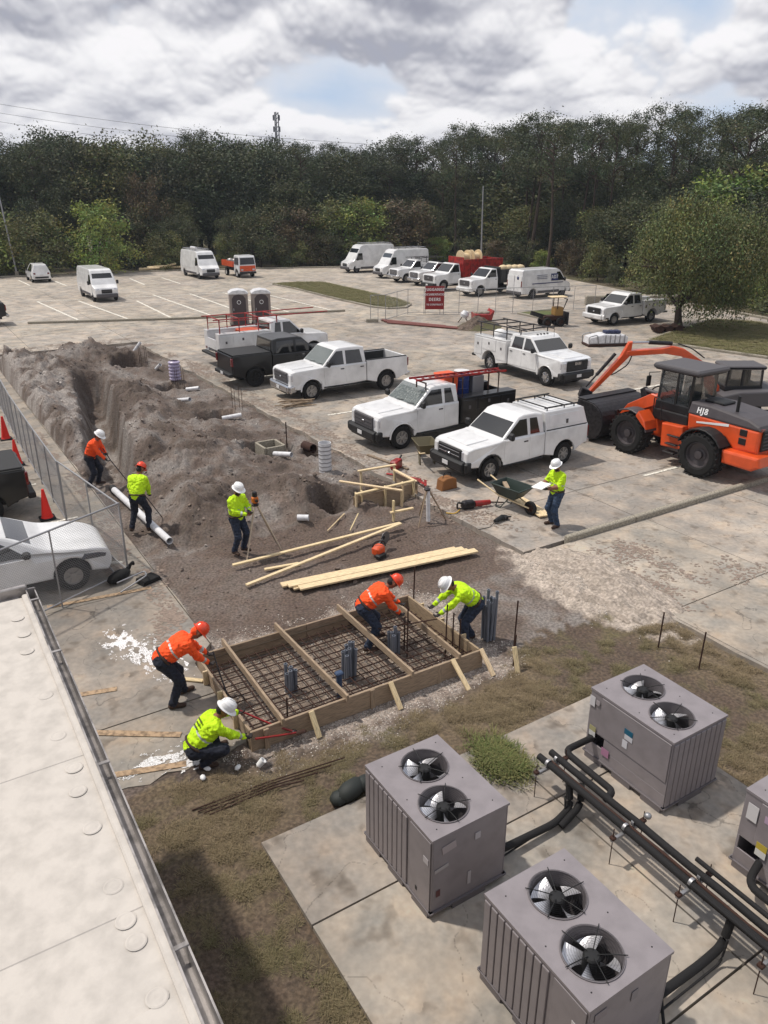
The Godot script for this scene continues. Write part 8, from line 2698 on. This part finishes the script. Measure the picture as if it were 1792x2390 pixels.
# crown of clumps. kind: "round", "pine", "shrub", "oak"
func crown_mesh(kind: String, sd: int, tint: Color, clumps: int, per: int, size: float) -> ArrayMesh:
	var r := RandomNumberGenerator.new()
	r.seed = sd
	var mb := MB.new()
	for c in clumps:
		var p := Vector3.ZERO
		var cr := 0.1
		var droop := 0.0
		match kind:
			"pine":
				var y := 1.0 - 0.36 * pow(r.randf(), 1.2)
				var spread: float = 0.17 * (0.35 + 1.2 * sin(PI * clamp((1.02 - y) / 0.38, 0.0, 1.0)))
				var a := r.randf() * TAU
				p = Vector3(cos(a) * spread * sqrt(r.randf()), y - 0.03, sin(a) * spread * sqrt(r.randf()))
				cr = r.randf_range(0.03, 0.06)
			"shrub":
				var a := r.randf() * TAU
				var y := r.randf()
				p = Vector3(cos(a) * 0.5 * sqrt(r.randf()) * (1.1 - 0.5 * y), 0.08 + 0.86 * y, sin(a) * 0.5 * sqrt(r.randf()) * (1.1 - 0.5 * y))
				cr = r.randf_range(0.08, 0.15)
			"oak":
				var v := Vector3(r.randfn(), r.randfn(), r.randfn()).normalized() * pow(r.randf(), 0.3)
				p = Vector3(v.x * 0.6 + 0.14, 0.58 + v.y * 0.38 + (0.1 if v.x < -0.2 else 0.0), v.z * 0.6)
				cr = r.randf_range(0.07, 0.13)
				droop = 1.1
			_:
				var v := Vector3(r.randfn(), r.randfn(), r.randfn()).normalized() * pow(r.randf(), 0.4)
				p = Vector3(v.x * 0.3, 0.58 + v.y * 0.37, v.z * 0.3)
				cr = r.randf_range(0.06, 0.12)
		var base := shade(tint, 0.2, r)
		for i in per:
			var q := Vector3(r.randfn(), r.randfn() * 0.8, r.randfn()) * cr * 0.55
			if droop > 0.0:
				q.y -= abs(r.randfn()) * cr * 0.8
			mb.col = shade(base, 0.22, r)
			leaf(mb, p + q, size * r.randf_range(0.6, 1.3), r, droop)
	return mb.commit()

func trunk_mesh(kind: String, sd: int) -> ArrayMesh:
	var r := RandomNumberGenerator.new()
	r.seed = sd
	var mb := MB.new()
	var top := 0.9
	var r0 := 0.014
	if kind == "oak":
		top = 0.45
		r0 = 0.04
	elif kind == "shrub":
		top = 0.55
		r0 = 0.018
	elif kind == "round":
		r0 = 0.02
		top = 0.75
	var path := []
	var rad := []
	for i in 7:
		var t := i / 6.0
		path.append(Vector3(0.012 * sin(t * 5 + sd), t * top - 0.01, 0.012 * cos(t * 4 + sd)))
		rad.append(r0 * (1.35 if i == 0 else 1.0) * (1.0 - 0.72 * t))
	mb.tube(path, rad, 7)
	var k := 9
	for i in k:
		var y: float = top * (0.35 + 0.6 * i / k) if kind != "pine" else 0.55 + 0.35 * i / k
		var a := r.randf() * TAU
		var l: float = {"pine": 0.13, "oak": 0.5, "shrub": 0.3, "round": 0.22}[kind] * r.randf_range(0.7, 1.1)
		var st := Vector3(0, y, 0)
		var en := Vector3(cos(a) * l, y + l * r.randf_range(0.2, 0.7), sin(a) * l)
		mb.tube([st, st.lerp(en, 0.5) + Vector3(0, l * 0.1, 0), en], [r0 * 0.42, r0 * 0.3, r0 * 0.1], 5, false)
	return mb.commit()

func skyline(x: float, z: float) -> float: # slope of the treetop line seen from the building
	var q := x / -z
	var pts := [[-0.6, 0.076], [-0.39, 0.0745], [-0.2, 0.072], [-0.12, 0.063], [-0.05, 0.056], [0.05, 0.062], [0.1, 0.076], [0.2, 0.083], [0.32, 0.088], [0.6, 0.088]]
	for i in pts.size() - 1:
		if q < pts[i + 1][0]:
			return lerp(pts[i][1], pts[i + 1][1], clamp((q - pts[i][0]) / (pts[i + 1][0] - pts[i][0]), 0, 1))
	return 0.088

func tree(called: String, label: String, kind: String, v: int, at: Vector3, h: float, wide: float, turn: float, group := "") -> void:
	var o := thing(called, label, "tree" if kind != "shrub" else "bush", at, turn, group)
	obj("crown", cache["crown_%s_%d" % [kind, v]], mats.leaf, o)
	obj("trunk", cache["trunk_%s_%d" % [kind, v % 2]], mats.bark, o)
	o.scale = Vector3(h * wide, h, h * wide)

func wood_tint(r: RandomNumberGenerator) -> Color:
	return Color(0.66, 0.74, 0.72).lerp(Color(1.25, 1.15, 0.95), pow(r.randf(), 1.6)) * r.randf_range(0.85, 1.15)

func make_trees() -> void:
	var r := RandomNumberGenerator.new()
	r.seed = 333
	var dark := Color(0.05, 0.062, 0.03)
	var mid := Color(0.075, 0.085, 0.036)
	var olive := Color(0.125, 0.13, 0.045)
	var bright := Color(0.19, 0.23, 0.055)
	for v in 4:
		cache["crown_pine_%d" % v] = crown_mesh("pine", 100 + v, dark.lerp(mid, v * 0.25), 34, 130, 0.0065)
		cache["crown_round_%d" % v] = crown_mesh("round", 200 + v, [dark, mid, mid, olive][v], 110, 130, 0.011)
		cache["crown_shrub_%d" % v] = crown_mesh("shrub", 300 + v, [mid, olive, bright, Color(0.11, 0.085, 0.045)][v], 70, 110, 0.019)
	for kind in ["pine", "round", "shrub"]:
		for v in 2:
			cache["trunk_%s_%d" % [kind, v]] = trunk_mesh(kind, v + 3)
	cache["crown_oak_0"] = crown_mesh("oak", 400, Color(0.115, 0.13, 0.045), 300, 200, 0.0105)
	cache["trunk_oak_0"] = trunk_mesh("oak", 2)
	# edge of the wood, walked from left to right
	var edge := [[-80, -64], [-39.4, -84.2], [-22.7, -91.9], [-5.4, -96.4], [9, -99.5], [18.5, -88], [25.4, -63.5], [28, -55.4], [32.5, -46], [42, -41], [60, -36]]
	var mass := {"pine": [], "round": [], "shrub": []}
	var front := []
	for i in edge.size() - 1:
		var p := Vector2(edge[i][0], edge[i][1])
		var q := Vector2(edge[i + 1][0], edge[i + 1][1])
		var d := (q - p).normalized()
		var n := Vector2(d.y, -d.x)
		var l := (q - p).length()
		var s := 0.0
		while s < l:
			for row in 9:
				var off: float = [1.5, 4.5, 8.0, 11.5, 15.0, 19.0, 24.0, 30.0, 37.0][row] + r.randf_range(-1.4, 1.4)
				var w := p + d * (s + r.randf_range(-1.6, 1.6)) + n * off
				if w.y > -40.0 or abs(w.x) > 0.6 * -w.y + 6.0:
					continue
				if row <= 1 and (w.distance_to(Vector2(-34.0, -87.5)) < 6.5 or w.distance_to(Vector2(-14.5, -94.5)) < 3.5):
					continue
				var rightish: bool = w.x / -w.y > 0.02
				var top: float = 8.0 + skyline(w.x, w.y) * -w.y
				var kind := "round"
				var h := top
				if row == 0:
					kind = "shrub"
					h = r.randf_range(2.0, 4.6)
				elif row <= 2:
					kind = "round" if r.randf() < 0.7 else "shrub"
					h = r.randf_range(5.0, 8.6) if row == 1 else r.randf_range(7.5, 10.5)
				else:
					if rightish:
						if row > 6 or (row > 4 and r.randf() < 0.5):
							continue
						kind = "pine" if r.randf() < 0.3 else "round"
						h = top * r.randf_range(0.84, 1.03) if kind == "pine" else min(top, 8.0 + 0.036 * -w.y) * r.randf_range(0.85, 1.05)
					else:
						kind = "pine" if r.randf() < 0.35 else "round"
						h = top * r.randf_range(0.82, 1.0)
				var wide: float = r.randf_range(0.85, 1.25)
				if kind == "shrub":
					wide *= 1.2
				if row <= 1 or (rightish and kind == "pine" and row <= 5 and r.randf() < 0.5):
					front.append([kind, w, h, wide])
				else:
					mass[kind].append([Transform3D(Basis(Vector3.UP, r.randf() * TAU).scaled(Vector3(h * wide, h, h * wide)), Vector3(w.x, -0.1, w.y)), wood_tint(r)])
			s += 4.2
		# fan of trees round the outer side of each corner
		if i < edge.size() - 2:
			var d2 := (Vector2(edge[i + 2][0], edge[i + 2][1]) - q).normalized()
			var n2 := Vector2(d2.y, -d2.x)
			var turn := n.angle_to(n2)
			if turn > 0.2:
				for row in range(1, 9):
					var off: float = [1.5, 4.5, 8.0, 11.5, 15.0, 19.0, 24.0, 30.0, 37.0][row]
					var c: int = max(1, int(off * turn / 3.8))
					for j in c:
						var w := q + n.rotated(turn * (j + 0.5) / c) * (off + r.randf_range(-1, 1))
						var top: float = 8.0 + skyline(w.x, w.y) * -w.y
						var kind := "pine" if row > 3 and r.randf() < 0.5 else "round"
						var h: float = [3.0, 6.5, 9.0, 11.0][row] if row < 4 else (top * r.randf_range(0.85, 1.02) if kind == "pine" else min(top, 12.0))
						mass[kind].append([Transform3D(Basis(Vector3.UP, r.randf() * TAU).scaled(Vector3(h, h, h)), Vector3(w.x, -0.1, w.y)), wood_tint(r)])
	var k := 0
	for f in front:
		if front.size() > 140 and f[0] != "pine" and k % 2 == 0 and f[1].x < -45.0:
			k += 1
			continue
		k += 1
		var v := r.randi() % 4
		var at := Vector3(f[1].x, -0.1, f[1].y)
		match f[0]:
			"pine":
				tree("pine_tree", "tall pine with bare trunk standing in the right-hand wood", "pine", v, at, f[2], f[3], r.randf() * 360, "pines of the right-hand wood")
			"round":
				tree("broadleaf_tree", "dark leafy tree in the front rank of the wood", "round", v, at, f[2], f[3] * 1.15, r.randf() * 360, "front rank trees of the wood")
			_:
				tree("wood_edge_bush", "low bush at the foot of the wood behind the kerb", "shrub", v, at, f[2], f[3], r.randf() * 360, "bushes along the wood edge")
	for i in 34:
		var q: float = lerp(-0.02, 0.52, i / 33.0) + r.randf_range(-0.012, 0.012)
		var z: float = -100.0 - r.randf_range(0, 14) if q < 0.16 else -92.0 - r.randf_range(-6, 10)
		var at := Vector3(q * -z, -0.1, z)
		tree("pine_tree", "tall pine with bare trunk standing in the right-hand wood", "pine", i % 4, at, (8.0 + skyline(at.x, z) * -z) * r.randf_range(0.93, 1.06), r.randf_range(0.75, 1.15), r.randf() * 360, "pines of the right-hand wood")
	# the deep wood behind reads as one mass
	var names := {"pine": "dark pines massed deep in the wood behind the lot", "round": "dark leafy trees massed deep in the wood behind the lot", "shrub": "undergrowth massed deep in the wood behind the lot"}
	for kind in mass:
		for v in 3:
			var part := []
			for i in mass[kind].size():
				if i % 3 == v:
					part.append(mass[kind][i])
			if part.is_empty():
				continue
			scatter("woodland", names[kind], "wood", cache["crown_%s_%d" % [kind, v]], mats.leaf, part)
			if kind != "shrub":
				scatter("woodland_trunks", names[kind].replace("massed", "trunks"), "wood", cache["trunk_%s_%d" % [kind, v % 2]], mats.bark, part)
	# trees that stand out
	tree("bright_tree", "bright yellow-green tree behind the lone low roof van", "shrub", 2, Vector3(-30.6, -0.1, -87.2), 7.6, 1.0, 20)
	tree("bright_tree", "pale green feathery tree left of the bright yellow-green tree", "shrub", 1, Vector3(-36.4, -0.1, -85.6), 6.6, 1.1, 80)
	tree("bright_tree", "pale olive bush right of the bright yellow-green tree", "shrub", 1, Vector3(-24.6, -0.1, -91.5), 4.2, 1.2, 60)
	tree("bright_tree", "yellowish bush at the foot of the left light pole", "shrub", 2, Vector3(-41.5, -0.1, -84.5), 3.6, 1.2, 140)
	tree("brown_tree", "brownish thin tree behind the bright yellow-green tree", "shrub", 3, Vector3(-27.5, -0.1, -96.0), 10.2, 0.6, 10)
	tree("dark_tree", "deep green bushy tree behind the orange flatbed truck", "shrub", 0, Vector3(-14.5, -0.1, -95.0), 6.8, 1.0, 10)
	tree("shade_tree", "big spreading olive green tree over the open-door truck", "oak", 0, Vector3(18.6, 0.0, -49.6), 8.0, 0.85, 0)

# ---------------------------------------------------------------- grass
func blade_mesh(sd: int, n: int, h: float, spread: float) -> ArrayMesh:
	var r := RandomNumberGenerator.new()
	r.seed = sd
	var mb := MB.new()
	for i in n:
		var a := r.randf() * TAU
		var base := Vector3(cos(a), 0, sin(a)) * spread * sqrt(r.randf())
		var d := Vector3(cos(a) * r.randf_range(0.2, 1.1), 1.0, sin(a) * r.randf_range(0.2, 1.1)).normalized()
		var l := h * r.randf_range(0.5, 1.2)
		var s := Vector3(-sin(a), 0, cos(a)) * 0.0045
		var c := r.randf_range(0.75, 1.25)
		mb.col = Color(c, c, c)
		var m := base + d * l * 0.6
		var t := m + (d + Vector3(0, -0.7, 0)).normalized() * l * 0.5
		mb.quad(base - s, base + s, m + s * 0.7, m - s * 0.7)
		mb.tri(m - s * 0.7, m + s * 0.7, t)
	return mb.commit()

func make_grass() -> void:
	rng.seed = 71
	var tuft := blade_mesh(4, 26, 0.085, 0.085)
	var xs := []
	var tries := 0
	while xs.size() < 12000 and tries < 120000:
		tries += 1
		var a := rng.randf_range(0.8, 12.1)
		var b := rng.randf_range(-11.2, -2.4)
		if a > 2.66 and a < 9.2 and b > -7.5:
			continue
		if b < -9.0 - (0.3 if a > 8.3 else 0.0) + 0.5 * nz2.get_noise_2d(a * 2, b * 2):
			continue
		if a > 10.4 and b < -8.6:
			continue
		var d := in_form(a, b)
		var n2 := nz2.get_noise_2d(a * 3.1, b * 3.1 + 70)
		var n1 := nz.get_noise_2d(a * 0.9 + 40, b * 0.9)
		var dens: float = 0.1 + 1.7 * n2 - 1.0 * n1
		if d < 0.7 + 0.5 * n2:
			dens -= 0.6
		if a > 10.6:
			dens -= 0.3
		if rng.randf() > dens * 0.75 + 0.06:
			continue
		var c := Color(0.22, 0.165, 0.095).lerp(Color(0.11, 0.115, 0.04), clamp(0.25 + 1.1 * n1 + rng.randf_range(-0.3, 0.3), 0, 1)).lerp(Color(0.3, 0.24, 0.15), rng.randf() * 0.35)
		var s := rng.randf_range(0.25, 0.95)
		xs.append([Transform3D(Basis(Vector3.UP, rng.randf() * TAU).scaled(Vector3(s, s * rng.randf_range(0.5, 1.1), s)), S(a, height(a, b) - 0.004, b)), c])
	scatter("dry_grass", "patchy dry grass and straw around the equipment pad", "grass", tuft, mats.grass, xs)
	# weed clump on the pad edge and small weeds
	xs = []
	for i in 260:
		var a := rng.randfn(6.45, 0.14)
		var b := rng.randfn(-7.0, 0.2)
		xs.append([Transform3D(Basis(Vector3.UP, rng.randf() * TAU).scaled(Vector3.ONE * rng.randf_range(0.9, 1.9)), S(a, 0.03, b)), Color(0.09, 0.13, 0.03).lerp(Color(0.2, 0.18, 0.07), rng.randf())])
	scatter("weed_clump", "green weed clump growing over the pad between two units", "weeds", tuft, mats.grass, xs)
	# median and verges: short turf
	xs = []
	for q in [world_poly([-10.5, -75.6, -8.2, -77.1, -5.8, -76.9, 1.15, -64.3, 2.05, -61.2, 0.36, -58.9, -3.3, -63.7, -7.9, -71.8]), world_poly([15.4, -45.3, 19.3, -49.9, 22.3, -53.4, 24.6, -52.6, 30.4, -39.5, 24, -36.5, 20.1, -40.3])]:
		var rr := Rect2(q[0], Vector2.ZERO)
		for p in q:
			rr = rr.expand(p)
		for i in 7000:
			var p := Vector2(rng.randf_range(rr.position.x, rr.end.x), rng.randf_range(rr.position.y, rr.end.y))
			if not Geometry2D.is_point_in_polygon(p, q):
				continue
			var s := rng.randf_range(1.2, 2.2)
			xs.append([Transform3D(Basis(Vector3.UP, rng.randf() * TAU).scaled(Vector3(s, s * 0.6, s)), S(p.x, 0.1, p.y)), Color(0.14, 0.15, 0.05).lerp(Color(0.24, 0.2, 0.1), rng.randf())])
	scatter("turf", "mown turf on the median and the right verge", "grass", tuft, mats.grass, xs)

func _ready() -> void:
	make_camera_and_light()
	make_materials()
	make_ground()
	make_paving()
	make_units()
	make_building()
	make_formwork()
	make_fences()
	make_vehicles()
	make_loader()
	make_excavator()
	make_props()
	make_people()
	make_trees()
	make_grass()
